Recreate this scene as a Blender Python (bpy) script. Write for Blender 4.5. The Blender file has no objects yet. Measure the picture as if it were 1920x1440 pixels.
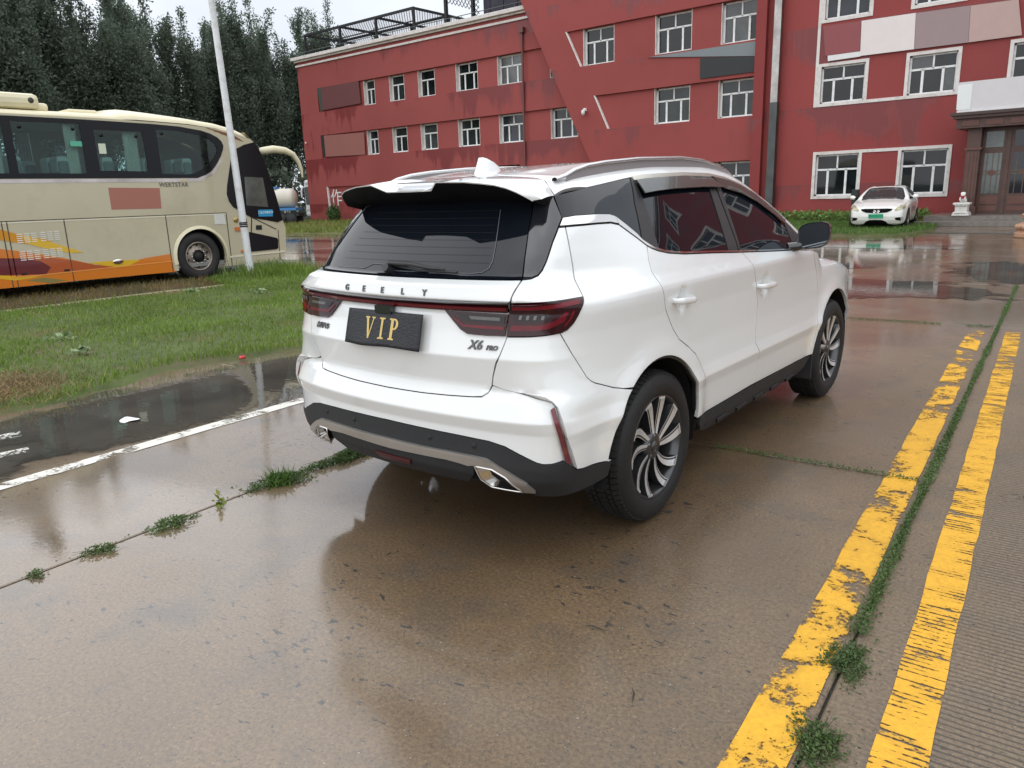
import bpy, bmesh, math, random
import numpy as np
from mathutils import Vector, Matrix
from mathutils.geometry import delaunay_2d_cdt, tessellate_polygon

random.seed(7)
RNG = np.random.default_rng(11)
scene = bpy.context.scene
COL = scene.collection

# ------------------------------------------------------------------ camera
CAM_F = 1421.57 / 1920.0
CAM_YAW, CAM_PITCH, CAM_ROLL, CAM_H = -0.69414, 0.244736, -0.031684, 1.5323
def set_camera():
    y, p, r = CAM_YAW, CAM_PITCH, CAM_ROLL
    f = Vector((math.sin(y) * math.cos(p), math.cos(y) * math.cos(p), -math.sin(p)))
    r0 = Vector((math.cos(y), -math.sin(y), 0)); u0 = r0.cross(f)
    rt = r0 * math.cos(r) + u0 * math.sin(r); up = -r0 * math.sin(r) + u0 * math.cos(r)
    cam = bpy.data.cameras.new('camera'); ob = bpy.data.objects.new('camera', cam)
    COL.objects.link(ob)
    cam.sensor_width = 36.0; cam.lens = 36.0 * CAM_F
    cam.clip_start = .05; cam.clip_end = 2000
    m = Matrix.Identity(4)
    for i in range(3):
        m[i][0] = rt[i]; m[i][1] = up[i]; m[i][2] = -f[i]
    m[2][3] = CAM_H
    ob.matrix_world = m
    scene.camera = ob
set_camera()

# ------------------------------------------------------------------ sky, sun, exposure
SUN_EL, SUN_AZ = math.radians(72), math.radians(195)     # azimuth clockwise from +Y
def set_light():
    w = bpy.data.worlds.new('World'); scene.world = w; w.use_nodes = True
    nt = w.node_tree; nt.nodes.clear()
    N = nt.nodes.new; L = nt.links.new
    out = N('ShaderNodeOutputWorld'); bg = N('ShaderNodeBackground')
    sky = N('ShaderNodeTexSky'); sky.sky_type = 'NISHITA'; sky.sun_disc = False
    sky.sun_elevation = SUN_EL; sky.sun_rotation = SUN_AZ
    sky.air_density = 1.0; sky.dust_density = 3.0; sky.ozone_density = 1.0
    # closed cloud cover: the sky's own light, scattered to an almost even grey white
    bw = N('ShaderNodeHueSaturation'); bw.inputs['Saturation'].default_value = .12
    L(sky.outputs[0], bw.inputs['Color'])
    tc = N('ShaderNodeTexCoord'); mp = N('ShaderNodeMapping'); mp.inputs['Scale'].default_value = (1, 1, 2.2)
    nz = N('ShaderNodeTexNoise'); nz.inputs['Scale'].default_value = 2.6; nz.inputs['Detail'].default_value = 5; nz.inputs['Roughness'].default_value = .5
    L(tc.outputs['Generated'], mp.inputs[0]); L(mp.outputs[0], nz.inputs['Vector'])
    rp = N('ShaderNodeValToRGB')
    rp.color_ramp.elements[0].position = .3; rp.color_ramp.elements[0].color = (5.9, 6.35, 7.1, 1)
    rp.color_ramp.elements[1].position = .7; rp.color_ramp.elements[1].color = (8.1, 8.55, 9.2, 1)
    L(nz.outputs[0], rp.inputs[0])
    mx = N('ShaderNodeMix'); mx.data_type = 'RGBA'; mx.inputs[0].default_value = .86
    L(bw.outputs[0], mx.inputs['A']); L(rp.outputs[0], mx.inputs['B'])
    L(mx.outputs['Result'], bg.inputs['Color']); bg.inputs['Strength'].default_value = .089
    L(bg.outputs[0], out.inputs[0])
    s = bpy.data.lights.new('sun', 'SUN'); s.energy = 1.5; s.angle = math.radians(150); s.color = (1, .985, .965)
    so = bpy.data.objects.new('sun', s); COL.objects.link(so)
    d = Vector((math.sin(SUN_AZ) * math.cos(SUN_EL), math.cos(SUN_AZ) * math.cos(SUN_EL), math.sin(SUN_EL)))
    so.rotation_euler = d.to_track_quat('Z', 'Y').to_euler()
    so.location = (0, -20, 30)
    v = scene.view_settings
    v.view_transform = 'Standard'; v.look = 'None'; v.exposure = 0.66; v.gamma = 1.0; v.use_curve_mapping = False
    c = scene.cycles
    c.use_denoising = True
    c.max_bounces = 8; c.transparent_max_bounces = 12; c.caustics_reflective = False; c.caustics_refractive = False
    c.sample_clamp_indirect = 6
set_light()

# ------------------------------------------------------------------ helpers: materials
MATS = {}
def pm(name, col, rough=.5, metal=0., coat=0., coat_rough=.03, spec=.5, var=0., vscale=6., bump=0., bscale=80., emis=None, estr=1., trans=0., alpha=1., ior=1.45, dirt=None, dscale=2.):
    """principled material with optional colour variation, dirt patches and fine relief, all procedural"""
    if name in MATS: return MATS[name]
    m = bpy.data.materials.new(name); m.use_nodes = True
    nt = m.node_tree; b = nt.nodes['Principled BSDF']; N = nt.nodes.new; L = nt.links.new
    c = tuple(col) + (1,)
    b.inputs['Base Color'].default_value = c; b.inputs['Roughness'].default_value = rough
    b.inputs['Metallic'].default_value = metal; b.inputs['Coat Weight'].default_value = coat
    b.inputs['Coat Roughness'].default_value = coat_rough; b.inputs['Specular IOR Level'].default_value = spec
    b.inputs['IOR'].default_value = ior; b.inputs['Transmission Weight'].default_value = trans; b.inputs['Alpha'].default_value = alpha
    if emis: b.inputs['Emission Color'].default_value = tuple(emis) + (1,); b.inputs['Emission Strength'].default_value = estr
    if var or bump or dirt:
        g = N('ShaderNodeNewGeometry')
    if var or dirt:
        nz = N('ShaderNodeTexNoise'); nz.inputs['Scale'].default_value = vscale; nz.inputs['Detail'].default_value = 6; nz.inputs['Roughness'].default_value = .65
        L(g.outputs['Position'], nz.inputs['Vector'])
        hs = N('ShaderNodeHueSaturation'); hs.inputs['Color'].default_value = c
        mr = N('ShaderNodeMapRange'); mr.inputs[1].default_value = .25; mr.inputs[2].default_value = .75; mr.inputs[3].default_value = 1 - var; mr.inputs[4].default_value = 1 + var
        L(nz.outputs[0], mr.inputs[0]); L(mr.outputs[0], hs.inputs['Value'])
        last = hs.outputs[0]
        if dirt:
            n2 = N('ShaderNodeTexNoise'); n2.inputs['Scale'].default_value = dscale; n2.inputs['Detail'].default_value = 8; n2.inputs['Roughness'].default_value = .7
            L(g.outputs['Position'], n2.inputs['Vector'])
            m2 = N('ShaderNodeMapRange'); m2.inputs[1].default_value = .5; m2.inputs[2].default_value = .72; m2.inputs[4].default_value = .8; m2.clamp = True
            L(n2.outputs[0], m2.inputs[0])
            mx = N('ShaderNodeMix'); mx.data_type = 'RGBA'; mx.inputs['B'].default_value = tuple(dirt) + (1,)
            L(m2.outputs[0], mx.inputs[0]); L(last, mx.inputs['A']); last = mx.outputs['Result']
        L(last, b.inputs['Base Color'])
    if bump:
        nb = N('ShaderNodeTexNoise'); nb.inputs['Scale'].default_value = bscale; nb.inputs['Detail'].default_value = 4
        L(g.outputs['Position'], nb.inputs['Vector'])
        bp = N('ShaderNodeBump'); bp.inputs['Strength'].default_value = bump; bp.inputs['Distance'].default_value = .01
        L(nb.outputs[0], bp.inputs['Height']); L(bp.outputs[0], b.inputs['Normal'])
    MATS[name] = m
    return m

# ------------------------------------------------------------------ helpers: objects and meshes
def tag(o, label=None, cat=None, group=None, kind=None):
    if label: o['label'] = label
    if cat: o['category'] = cat
    if group: o['group'] = group
    if kind: o['kind'] = kind
    return o
def empty(name, loc=(0, 0, 0), rz=0.):
    o = bpy.data.objects.new(name, None); COL.objects.link(o)
    o.location = loc; o.rotation_euler = (0, 0, rz); o.empty_display_size = .2
    return o
def link(name, me, mat=None, parent=None):
    o = bpy.data.objects.new(name, me); COL.objects.link(o)
    if mat is not None:
        me.materials.clear()
        for m in (mat if isinstance(mat, (list, tuple)) else [mat]): me.materials.append(m)
    if parent is not None: o.parent = parent
    return o
def np_mesh(name, V, Fc, smooth=False, normals=None, matidx=None):
    """V (n,3); Fc (m,k) array of equal-size faces, or list of faces"""
    me = bpy.data.meshes.new(name)
    if isinstance(Fc, np.ndarray):
        m, k = Fc.shape
        me.vertices.add(len(V)); me.vertices.foreach_set('co', np.ascontiguousarray(V, dtype=np.float32).ravel())
        me.loops.add(m * k); me.loops.foreach_set('vertex_index', np.ascontiguousarray(Fc, dtype=np.int32).ravel())
        me.polygons.add(m); me.polygons.foreach_set('loop_start', np.arange(0, m * k, k, dtype=np.int32))
        try: me.polygons.foreach_set('loop_total', np.full(m, k, dtype=np.int32))
        except Exception: pass
    else:
        me.from_pydata([tuple(map(float, v)) for v in V], [], [tuple(map(int, f)) for f in Fc])
    if matidx is not None: me.polygons.foreach_set('material_index', np.asarray(matidx, dtype=np.int32))
    me.update(calc_edges=True); me.validate()
    if smooth: me.polygons.foreach_set('use_smooth', np.ones(len(me.polygons), dtype=bool))
    if normals is not None: me.normals_split_custom_set_from_vertices([tuple(map(float, n)) for n in normals])
    return me
class MB:
    """collects shapes into one mesh"""
    def __init__(s): s.v = []; s.f = []; s.m = []; s.sm = []
    def add(s, V, Fc, mi=0, smooth=False):
        o = len(s.v); s.v += [tuple(map(float, p)) for p in V]
        for f in Fc: s.f.append(tuple(int(i) + o for i in f)); s.m.append(mi); s.sm.append(smooth)
        return s
    def box(s, a, b, mi=0, bev=0.):
        x0, y0, z0 = [min(p, q) for p, q in zip(a, b)]; x1, y1, z1 = [max(p, q) for p, q in zip(a, b)]
        if bev <= 0:
            V = [(x0, y0, z0), (x1, y0, z0), (x1, y1, z0), (x0, y1, z0), (x0, y0, z1), (x1, y0, z1), (x1, y1, z1), (x0, y1, z1)]
            return s.add(V, [(0, 3, 2, 1), (4, 5, 6, 7), (0, 1, 5, 4), (1, 2, 6, 5), (2, 3, 7, 6), (3, 0, 4, 7)], mi)
        bm = bmesh.new(); bmesh.ops.create_cube(bm, size=1)
        for v in bm.verts: v.co = Vector(((x0 + x1) / 2 + v.co.x * (x1 - x0), (y0 + y1) / 2 + v.co.y * (y1 - y0), (z0 + z1) / 2 + v.co.z * (z1 - z0)))
        bmesh.ops.bevel(bm, geom=bm.edges[:], offset=min(bev, .45 * min(x1 - x0, y1 - y0, z1 - z0)), segments=2, profile=.5, affect='EDGES')
        bm.verts.index_update()
        s.add([v.co for v in bm.verts], [[v.index for v in f.verts] for f in bm.faces], mi); bm.free(); return s
    def quad(s, a, b, c, d, mi=0): return s.add([a, b, c, d], [(0, 1, 2, 3)], mi)
    def prism(s, poly, d, to3, mi=0, cap0=True):
        """poly: 2D loop; to3(u, v, w) -> 3D; extruded from w=0 to w=d"""
        n = len(poly); V = [to3(u, v, 0) for u, v in poly] + [to3(u, v, d) for u, v in poly]
        tri = tessellate_polygon([[Vector((u, v, 0)) for u, v in poly]])
        Fc = [tuple(t) for t in tri] if cap0 else []
        Fc += [tuple(n + i for i in reversed(t)) for t in tri]
        Fc += [((i + 1) % n, i, n + i, n + (i + 1) % n) for i in range(n)]
        return s.add(V, Fc, mi)
    def tube(s, path, r, seg=8, mi=0, caps=True, smooth=True):
        P = [Vector(p) for p in path]; n = len(P); rs = r if isinstance(r, (list, tuple)) else [r] * n
        V = []; up = None
        for i in range(n):
            t = (P[min(i + 1, n - 1)] - P[max(i - 1, 0)]).normalized()
            if up is None:
                up = Vector((0, 0, 1)) if abs(t.z) < .9 else Vector((1, 0, 0))
            a = (up - t * up.dot(t)).normalized(); b = t.cross(a); up = a
            for k in range(seg):
                q = 2 * math.pi * k / seg
                V.append(P[i] + (a * math.cos(q) + b * math.sin(q)) * rs[i])
        Fc = [(i * seg + k, i * seg + (k + 1) % seg, (i + 1) * seg + (k + 1) % seg, (i + 1) * seg + k) for i in range(n - 1) for k in range(seg)]
        s.add(V, Fc, mi, smooth)
        if caps:
            s.add(V[:seg], [tuple(reversed(range(seg)))], mi); s.add(V[-seg:], [tuple(range(seg))], mi)
        return s
    def lathe(s, prof, seg=24, mi=0, origin=(0, 0, 0), axis='z', smooth=True, a0=0., a1=2 * math.pi):
        """prof: list of (radius, height)"""
        full = abs(a1 - a0 - 2 * math.pi) < 1e-6; ns = seg if full else seg + 1
        V = []; n = len(prof)
        for r, h in prof:
            for k in range(ns):
                q = a0 + (a1 - a0) * k / seg; c, d = r * math.cos(q), r * math.sin(q)
                p = (c, d, h) if axis == 'z' else ((h, c, d) if axis == 'x' else (c, h, d))
                V.append((p[0] + origin[0], p[1] + origin[1], p[2] + origin[2]))
        Fc = [(i * ns + k, i * ns + (k + 1) % ns, (i + 1) * ns + (k + 1) % ns, (i + 1) * ns + k) for i in range(n - 1) for k in range(seg)]
        return s.add(V, Fc, mi, smooth)
    def build(s, name, mat=None, parent=None, loc=None, smooth_angle=None):
        me = bpy.data.meshes.new(name); me.from_pydata(s.v, [], s.f)
        me.polygons.foreach_set('material_index', s.m); me.polygons.foreach_set('use_smooth', s.sm)
        me.update(); me.validate()
        bm = bmesh.new(); bm.from_mesh(me); bmesh.ops.recalc_face_normals(bm, faces=bm.faces[:]); bm.to_mesh(me); bm.free()
        if smooth_angle:
            me.polygons.foreach_set('use_smooth', [True] * len(me.polygons)); me.set_sharp_from_angle(angle=math.radians(smooth_angle))
        o = link(name, me, mat, parent)
        if loc: o.location = loc
        return o
def copy_tree(o, parent=None):
    c = o.copy(); COL.objects.link(c); c.parent = parent
    for ch in list(o.children): copy_tree(ch, c)
    return c
def text_mesh(name, body, size, mat, parent=None, extrude=.002, shear=0., space=1., bold=0., align='CENTER'):
    cu = bpy.data.curves.new(name, 'FONT'); cu.body = body; cu.size = size; cu.extrude = extrude; cu.shear = shear
    cu.space_character = space; cu.offset = bold; cu.align_x = align; cu.align_y = 'CENTER'; cu.resolution_u = 3
    ob = bpy.data.objects.new(name, cu); COL.objects.link(ob)
    dg = bpy.context.evaluated_depsgraph_get(); dg.update()
    me = bpy.data.meshes.new_from_object(ob.evaluated_get(dg))
    bpy.data.objects.remove(ob); bpy.data.curves.remove(cu)
    me.name = name
    return link(name, me, mat, parent)
def lerp(a, b, t): return a + (b - a) * t
# ------------------------------------------------------------------ helpers: plane geometry
def pip(px, py, poly):
    x, y = poly[:, 0], poly[:, 1]; x2, y2 = np.roll(x, -1), np.roll(y, -1)
    ins = np.zeros(len(px), bool)
    for a, b, c, d in zip(x, y, x2, y2):
        if b == d: continue
        k = (b > py) != (d > py)
        ins ^= k & (px < (c - a) * (py - b) / (d - b) + a)
    return ins
def seg_dist(px, py, line, closed=False):
    line = np.asarray(line, float); A = line if closed else line[:-1]; Bq = np.roll(line, -1, 0) if closed else line[1:]
    best = np.full(np.shape(px), 1e9)
    for a, b in zip(A, Bq):
        d = b - a; l2 = max(d @ d, 1e-12)
        t = np.clip(((px - a[0]) * d[0] + (py - a[1]) * d[1]) / l2, 0, 1)
        best = np.minimum(best, np.hypot(px - a[0] - t * d[0], py - a[1] - t * d[1]))
    return best
def inset(poly, g):
    p = np.asarray(poly, float); q = np.roll(p, -1, 0)
    if ((p[:, 0] * q[:, 1] - q[:, 0] * p[:, 1]).sum()) < 0: p = p[::-1].copy()
    if not g: return p
    d = np.roll(p, -1, 0) - p; d /= np.maximum(np.linalg.norm(d, axis=1, keepdims=True), 1e-9)
    n = np.stack([-d[:, 1], d[:, 0]], -1); n0 = np.roll(n, 1, 0)
    m = n + n0; m /= np.maximum((m * n).sum(1, keepdims=True), .35)
    return p + m * g
def densify(p, h):
    out = []
    for a, b in zip(p, np.roll(p, -1, 0)):
        k = max(1, int(np.ceil(np.hypot(*(b - a)) / h)))
        for i in range(k): out.append(a + (b - a) * i / k)
    return np.array(out)
# ------------------------------------------------------------------ the ground
GROT = math.atan(.072)
def nodes_of(m):
    nt = m.node_tree; return nt, nt.nodes.new, nt.links.new
def math_n(N, L, op, a, b=None, c=None, clamp=False):
    n = N('ShaderNodeMath'); n.operation = op; n.use_clamp = clamp
    for i, v in enumerate((a, b, c)):
        if v is None: continue
        if isinstance(v, (int, float)): n.inputs[i].default_value = v
        else: L(v, n.inputs[i])
    return n.outputs[0]
def maprange(N, L, v, a, b, c=0., d=1., smooth=False):
    n = N('ShaderNodeMapRange'); n.clamp = True
    if smooth: n.interpolation_type = 'SMOOTHSTEP'
    for i, q in zip((1, 2, 3, 4), (a, b, c, d)): n.inputs[i].default_value = q
    L(v, n.inputs[0]); return n.outputs[0]
def noise(N, L, vec, scale, detail=5, rough=.55, dist=0.):
    n = N('ShaderNodeTexNoise'); n.inputs['Scale'].default_value = scale; n.inputs['Detail'].default_value = detail
    n.inputs['Roughness'].default_value = rough; n.inputs['Distortion'].default_value = dist
    L(vec, n.inputs['Vector']); return n.outputs[0]
def mixc(N, L, f, a, b):
    n = N('ShaderNodeMix'); n.data_type = 'RGBA'
    if isinstance(f, (int, float)): n.inputs[0].default_value = f
    else: L(f, n.inputs[0])
    for k, v in (('A', a), ('B', b)):
        if isinstance(v, tuple): n.inputs[k].default_value = v + (1,) if len(v) == 3 else v
        else: L(v, n.inputs[k])
    return n.outputs['Result']
def concrete_material(name, far=False):
    m = bpy.data.materials.new(name); m.use_nodes = True; nt, N, L = nodes_of(m); b = nt.nodes['Principled BSDF']
    g = N('ShaderNodeNewGeometry'); vr = N('ShaderNodeVectorRotate'); vr.rotation_type = 'Z_AXIS'; vr.inputs['Angle'].default_value = -GROT
    L(g.outputs['Position'], vr.inputs['Vector']); P = vr.outputs[0]
    sp = N('ShaderNodeSeparateXYZ'); L(P, sp.inputs[0]); A, Bc = sp.outputs[0], sp.outputs[1]
    big = noise(N, L, P, .55, 5, .6, .4); mid = noise(N, L, P, 3.2, 5, .65); fine = noise(N, L, P, 70, 3, .7)
    c = mixc(N, L, maprange(N, L, big, .34, .66, smooth=True), (.105, .067, .034), (.160, .106, .057))
    c = mixc(N, L, maprange(N, L, mid, .5, .75), c, (.085, .066, .047))
    # paler, drier lane to the right
    right = maprange(N, L, A, -1.5, .2, smooth=True)
    c = mixc(N, L, math_n(N, L, 'MULTIPLY', right, .65), c, (.165, .130, .092))
    hs = N('ShaderNodeHueSaturation'); L(c, hs.inputs['Color']); L(maprange(N, L, fine, .25, .75, .55, 1.45), hs.inputs['Value']); c = hs.outputs[0]
    oil = noise(N, L, P, 1.5, 6, .6, .8); c = mixc(N, L, maprange(N, L, oil, .62, .74, 0, .45), c, (.05, .044, .038))
    # leaf crumbs and grit pressed into the surface
    mp = N('ShaderNodeMapping'); mp.inputs['Scale'].default_value = (1.0, 2.1, 1); mp.inputs['Rotation'].default_value = (0, 0, .6); L(P, mp.inputs[0])
    sk = noise(N, L, mp.outputs[0], 17, 4, .62, .5); dens = noise(N, L, P, 1.1, 4, .6)
    sk = math_n(N, L, 'ADD', sk, math_n(N, L, 'MULTIPLY', math_n(N, L, 'SUBTRACT', dens, .5), .42))
    c = mixc(N, L, maprange(N, L, sk, .655, .672), c, (.028, .026, .024))
    sk2 = noise(N, L, P, 120, 1, .5); c = mixc(N, L, maprange(N, L, sk2, .73, .78), c, (.34, .30, .24))
    sk3 = noise(N, L, P, 95, 2, .5); c = mixc(N, L, maprange(N, L, sk3, .635, .68), c, (.05, .045, .04))
    # sawn grooves across the right lane
    wob = noise(N, L, P, 1.7, 3, .5)
    ph = math_n(N, L, 'ADD', math_n(N, L, 'MULTIPLY', Bc, 2 * math.pi / .026), math_n(N, L, 'MULTIPLY', wob, 9.0))
    gr = math_n(N, L, 'SINE', ph); gr = maprange(N, L, gr, .25, .95)
    gm = math_n(N, L, 'MULTIPLY', maprange(N, L, math_n(N, L, 'ADD', A, math_n(N, L, 'MULTIPLY', math_n(N, L, 'SUBTRACT', mid, .5), .5)), -.36, -.05), maprange(N, L, noise(N, L, P, .7, 3), .3, .5, .35, 1.))
    gm = math_n(N, L, 'MULTIPLY', gm, maprange(N, L, Bc, 4.6, 9.0, 1., .15))
    gr = math_n(N, L, 'MULTIPLY', gr, gm)
    c = mixc(N, L, math_n(N, L, 'MULTIPLY', gr, .80), c, (.045, .038, .032))
    L(c, b.inputs['Base Color']); b.inputs['Roughness'].default_value = .62; b.inputs['Specular IOR Level'].default_value = .35
    # thin film of rain: thick on the left and farther up the lane, thin on the right
    wetn = noise(N, L, P, .8, 4, .55, .3)
    wet = math_n(N, L, 'ADD', maprange(N, L, A, -.45, -1.5, 0, 1, True), maprange(N, L, Bc, 6.5, 10.5, 0, 1, True), clamp=True)
    L(math_n(N, L, 'ADD', math_n(N, L, 'MULTIPLY', wet, .78), maprange(N, L, wetn, .3, .7, .06, .22)), b.inputs['Coat Weight'])
    cr = math_n(N, L, 'ADD', maprange(N, L, wetn, .42, .68, .025, .13, True), maprange(N, L, A, -3.3, -1.6, 0, .10, True))
    cr = math_n(N, L, 'ADD', cr, math_n(N, L, 'MULTIPLY', math_n(N, L, 'SUBTRACT', 1., wet), .22)); L(cr, b.inputs['Coat Roughness'])
    b.inputs['Coat IOR'].default_value = 1.78
    h = math_n(N, L, 'ADD', math_n(N, L, 'MULTIPLY', fine, .35), math_n(N, L, 'MULTIPLY', gr, -1.2))
    bp = N('ShaderNodeBump'); bp.inputs['Strength'].default_value = .5; bp.inputs['Distance'].default_value = .004; L(h, bp.inputs['Height']); L(bp.outputs[0], b.inputs['Normal'])
    rip = math_n(N, L, 'ADD', noise(N, L, P, 26, 3, .6), math_n(N, L, 'MULTIPLY', fine, .25))
    b2 = N('ShaderNodeBump'); b2.inputs['Strength'].default_value = .06; b2.inputs['Distance'].default_value = .004; L(rip, b2.inputs['Height']); L(b2.outputs[0], b.inputs['Coat Normal'])
    return m
def water_material():
    m = bpy.data.materials.new('puddle_water'); m.use_nodes = True; nt, N, L = nodes_of(m); b = nt.nodes['Principled BSDF']
    g = N('ShaderNodeNewGeometry'); P = g.outputs['Position']
    c = mixc(N, L, maprange(N, L, noise(N, L, P, 1.3, 5), .35, .65), (.050, .045, .038), (.088, .077, .062)); L(c, b.inputs['Base Color'])
    b.inputs['Roughness'].default_value = .02; b.inputs['IOR'].default_value = 1.4
    uvn = N('ShaderNodeTexCoord'); su = N('ShaderNodeSeparateXYZ'); L(uvn.outputs['UV'], su.inputs[0]); ed = math_n(N, L, 'ADD', su.outputs[0], math_n(N, L, 'MULTIPLY', math_n(N, L, 'SUBTRACT', noise(N, L, P, 2.2, 7, .65), .5), 1.1)); L(maprange(N, L, ed, .72, .90, 1, 0, True), b.inputs['Alpha']); b.inputs['Specular IOR Level'].default_value = .5
    mp = N('ShaderNodeMapping'); mp.inputs['Scale'].default_value = (1, 2.2, 1); L(P, mp.inputs[0])
    b2 = N('ShaderNodeBump'); b2.inputs['Strength'].default_value = .035; b2.inputs['Distance'].default_value = .01; L(noise(N, L, mp.outputs[0], 9, 2, .4), b2.inputs['Height']); L(b2.outputs[0], b.inputs['Normal'])
    return m
def paint_material(name, col, thr, grooves=False):
    """road paint worn through to the concrete: object space, x across, y along"""
    m = bpy.data.materials.new(name); m.use_nodes = True; nt, N, L = nodes_of(m); b = nt.nodes['Principled BSDF']
    tc = N('ShaderNodeTexCoord'); P = tc.outputs['Object']; sp = N('ShaderNodeSeparateXYZ'); L(P, sp.inputs[0]); X, Y = sp.outputs[0], sp.outputs[1]
    g = N('ShaderNodeNewGeometry')
    mp = N('ShaderNodeMapping'); mp.inputs['Scale'].default_value = (1, 2.2 if grooves else .9, 1); L(P, mp.inputs[0])
    n1 = noise(N, L, mp.outputs[0], 5.5, 9, .68, .3); n2 = noise(N, L, P, 45, 4, .7); n3 = noise(N, L, P, .8, 3, .5)
    edge = maprange(N, L, math_n(N, L, 'ABSOLUTE', X), .06, .08, 0, .08)
    wear = math_n(N, L, 'ADD', math_n(N, L, 'MULTIPLY', math_n(N, L, 'SUBTRACT', n1, .5), 1.5), math_n(N, L, 'MULTIPLY', math_n(N, L, 'SUBTRACT', n2, .5), .75))
    wear = math_n(N, L, 'ADD', wear, edge); wear = math_n(N, L, 'ADD', wear, math_n(N, L, 'MULTIPLY', math_n(N, L, 'SUBTRACT', n3, .5), .7))
    wear = math_n(N, L, 'ADD', wear, maprange(N, L, Y, 8.2, 11., 0, .20))
    if grooves:
        ph = math_n(N, L, 'ADD', math_n(N, L, 'MULTIPLY', Y, 2 * math.pi / .026), math_n(N, L, 'MULTIPLY', noise(N, L, P, 1.7, 3, .5), 9.0))
        wear = math_n(N, L, 'ADD', wear, math_n(N, L, 'MULTIPLY', maprange(N, L, math_n(N, L, 'SINE', ph), .1, .95), .17))
    al = maprange(N, L, wear, thr - .03, thr + .08, 1., 0.)
    hs = N('ShaderNodeHueSaturation'); hs.inputs['Color'].default_value = col + (1,); L(maprange(N, L, n2, .3, .7, .82, 1.12), hs.inputs['Value'])
    cc = mixc(N, L, maprange(N, L, n1, .42, .62, 0, .45), hs.outputs[0], (col[0] * .66, col[1] * .64, col[2] * .62 + .006)); L(cc, b.inputs['Base Color'])
    b.inputs['Roughness'].default_value = .5; L(al, b.inputs['Alpha'])
    bp = N('ShaderNodeBump'); bp.inputs['Strength'].default_value = .4; bp.inputs['Distance'].default_value = .003; L(n2, bp.inputs['Height']); L(bp.outputs[0], b.inputs['Normal'])
    return m
CONC = concrete_material('wet_concrete')
JOINT = pm('joint_filler', (.035, .032, .026), .8, var=.4, vscale=9)
def build_ground():
    mb = MB(); mb.quad((-700, -500, -.10), (500, -500, -.10), (500, 900, -.10), (-700, 900, -.10))
    tag(mb.build('ground', pm('damp_earth', (.085, .07, .05), .8, var=.3, vscale=.4, bump=.4, bscale=6)), kind='structure')
    pv = empty('pavement', (0, 0, 0), GROT); tag(pv, kind='structure')
    mb = MB(); mb.quad((-62, -14, -.016), (30, -14, -.016), (30, 40, -.016), (-62, 40, -.016)); bed = mb.build('joint_bed', JOINT, pv)
    rr = random.Random(3)
    def slab(quad, g=.0055):
        c = (sum(p[0] for p in quad) / 4, sum(p[1] for p in quad) / 4); q = []
        for p in quad:
            q.append((p[0] + math.copysign(g, c[0] - p[0]) - c[0], p[1] + math.copysign(g, c[1] - p[1]) - c[1]))
        e = .006; qi = [(a - math.copysign(e, a), b - math.copysign(e, b)) for a, b in q]
        mb = MB(); V = [(a, b, -.05) for a, b in q] + [(a, b, -.004) for a, b in q] + [(a, b, 0) for a, b in qi]
        mb.add(V, [(i, (i + 1) % 4, 4 + (i + 1) % 4, 4 + i) for i in range(4)] + [(4 + i, 4 + (i + 1) % 4, 8 + (i + 1) % 4, 8 + i) for i in range(4)] + [(8, 9, 10, 11)])
        o = mb.build('concrete_slab', CONC, pv); o.location = (c[0], c[1], rr.uniform(-.0015, .0015))
        o.rotation_euler = (rr.uniform(-.0006, .0006), rr.uniform(-.0006, .0006), 0)
    ce = [-7.4, -3.45, -.415, 2.6, 5.6, 8.6, 11.6, 14.6, 17.6]; re = [-6.2, -.95, 4.285, 9.5, 13.45]
    for a0, a1 in zip(ce, ce[1:]):
        for b0, b1 in zip(re, re[1:]): slab([(a0, b0), (a1, b0), (a1, b1), (a0, b1)])
    sk = lambda a, b: a + .235 * (b - 13.45)
    c2 = [-12.2, -9.2, -6.1, -3.1, .0, 3.1, 6.2, 9.3, 12.4]; r2 = [13.45, 18.6, 23.8, 28.9, 34.2]
    for a0, a1 in zip(c2, c2[1:]):
        for b0, b1 in zip(r2, r2[1:]): slab([(sk(a0, b0), b0), (sk(a1, b0), b0), (sk(a1, b1), b1), (sk(a0, b1), b1)])
    c3 = [-52 + 5.4 * k for k in range(8)] + [-12.25]; r3 = [-8, -2.8, 2.4, 7.6, 12.8, 18, 23.2, 28.4, 33.6]
    for a0, a1 in zip(c3, c3[1:]):
        for b0, b1 in zip(r3, r3[1:]):
            if a0 > -15 and b1 < 13: continue
            slab([(a0, b0), (a1, b0), (a1, b1), (a0, b1)])
    for b0, b1 in ((9.9, 13.45),): 
        for a0, a1 in ((-12.25, -9.8), (-9.8, -7.4)): slab([(a0, b0), (a1, b0), (a1, b1), (a0, b1)])
    # painted lines
    def line(name, p0, p1, w, mat, label, cat):
        d = Vector((p1[0] - p0[0], p1[1] - p0[1])); n = max(8, int(d.length * 6)); mb = MB(); r = random.Random(5); V = []
        for i in range(n + 1):
            y = d.length * i / n; V += [(-w / 2 + r.uniform(-.004, .004), y, 0), (w / 2 + r.uniform(-.004, .004), y, 0)]
        mb.add(V, [(2 * i, 2 * i + 1, 2 * i + 3, 2 * i + 2) for i in range(n)]); o = mb.build(name, mat); o.location = (p0[0], p0[1], .004)
        o.rotation_euler = (0, 0, math.atan2(d.y, d.x) - math.pi / 2); return tag(o, kind='structure')
    ye = (.70, .37, .014)
    line('yellow_line', (-.335, -2.0), (-1.235, 9.12), .155, paint_material('worn_yellow_paint', ye, .08), '', '')
    line('yellow_line', (-.005, -2.0), (-.92, 9.17), .135, paint_material('worn_yellow_paint_on_grooves', ye, .17, True), '', '')
    wp = paint_material('worn_white_paint', (.70, .68, .62), .08)
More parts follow.
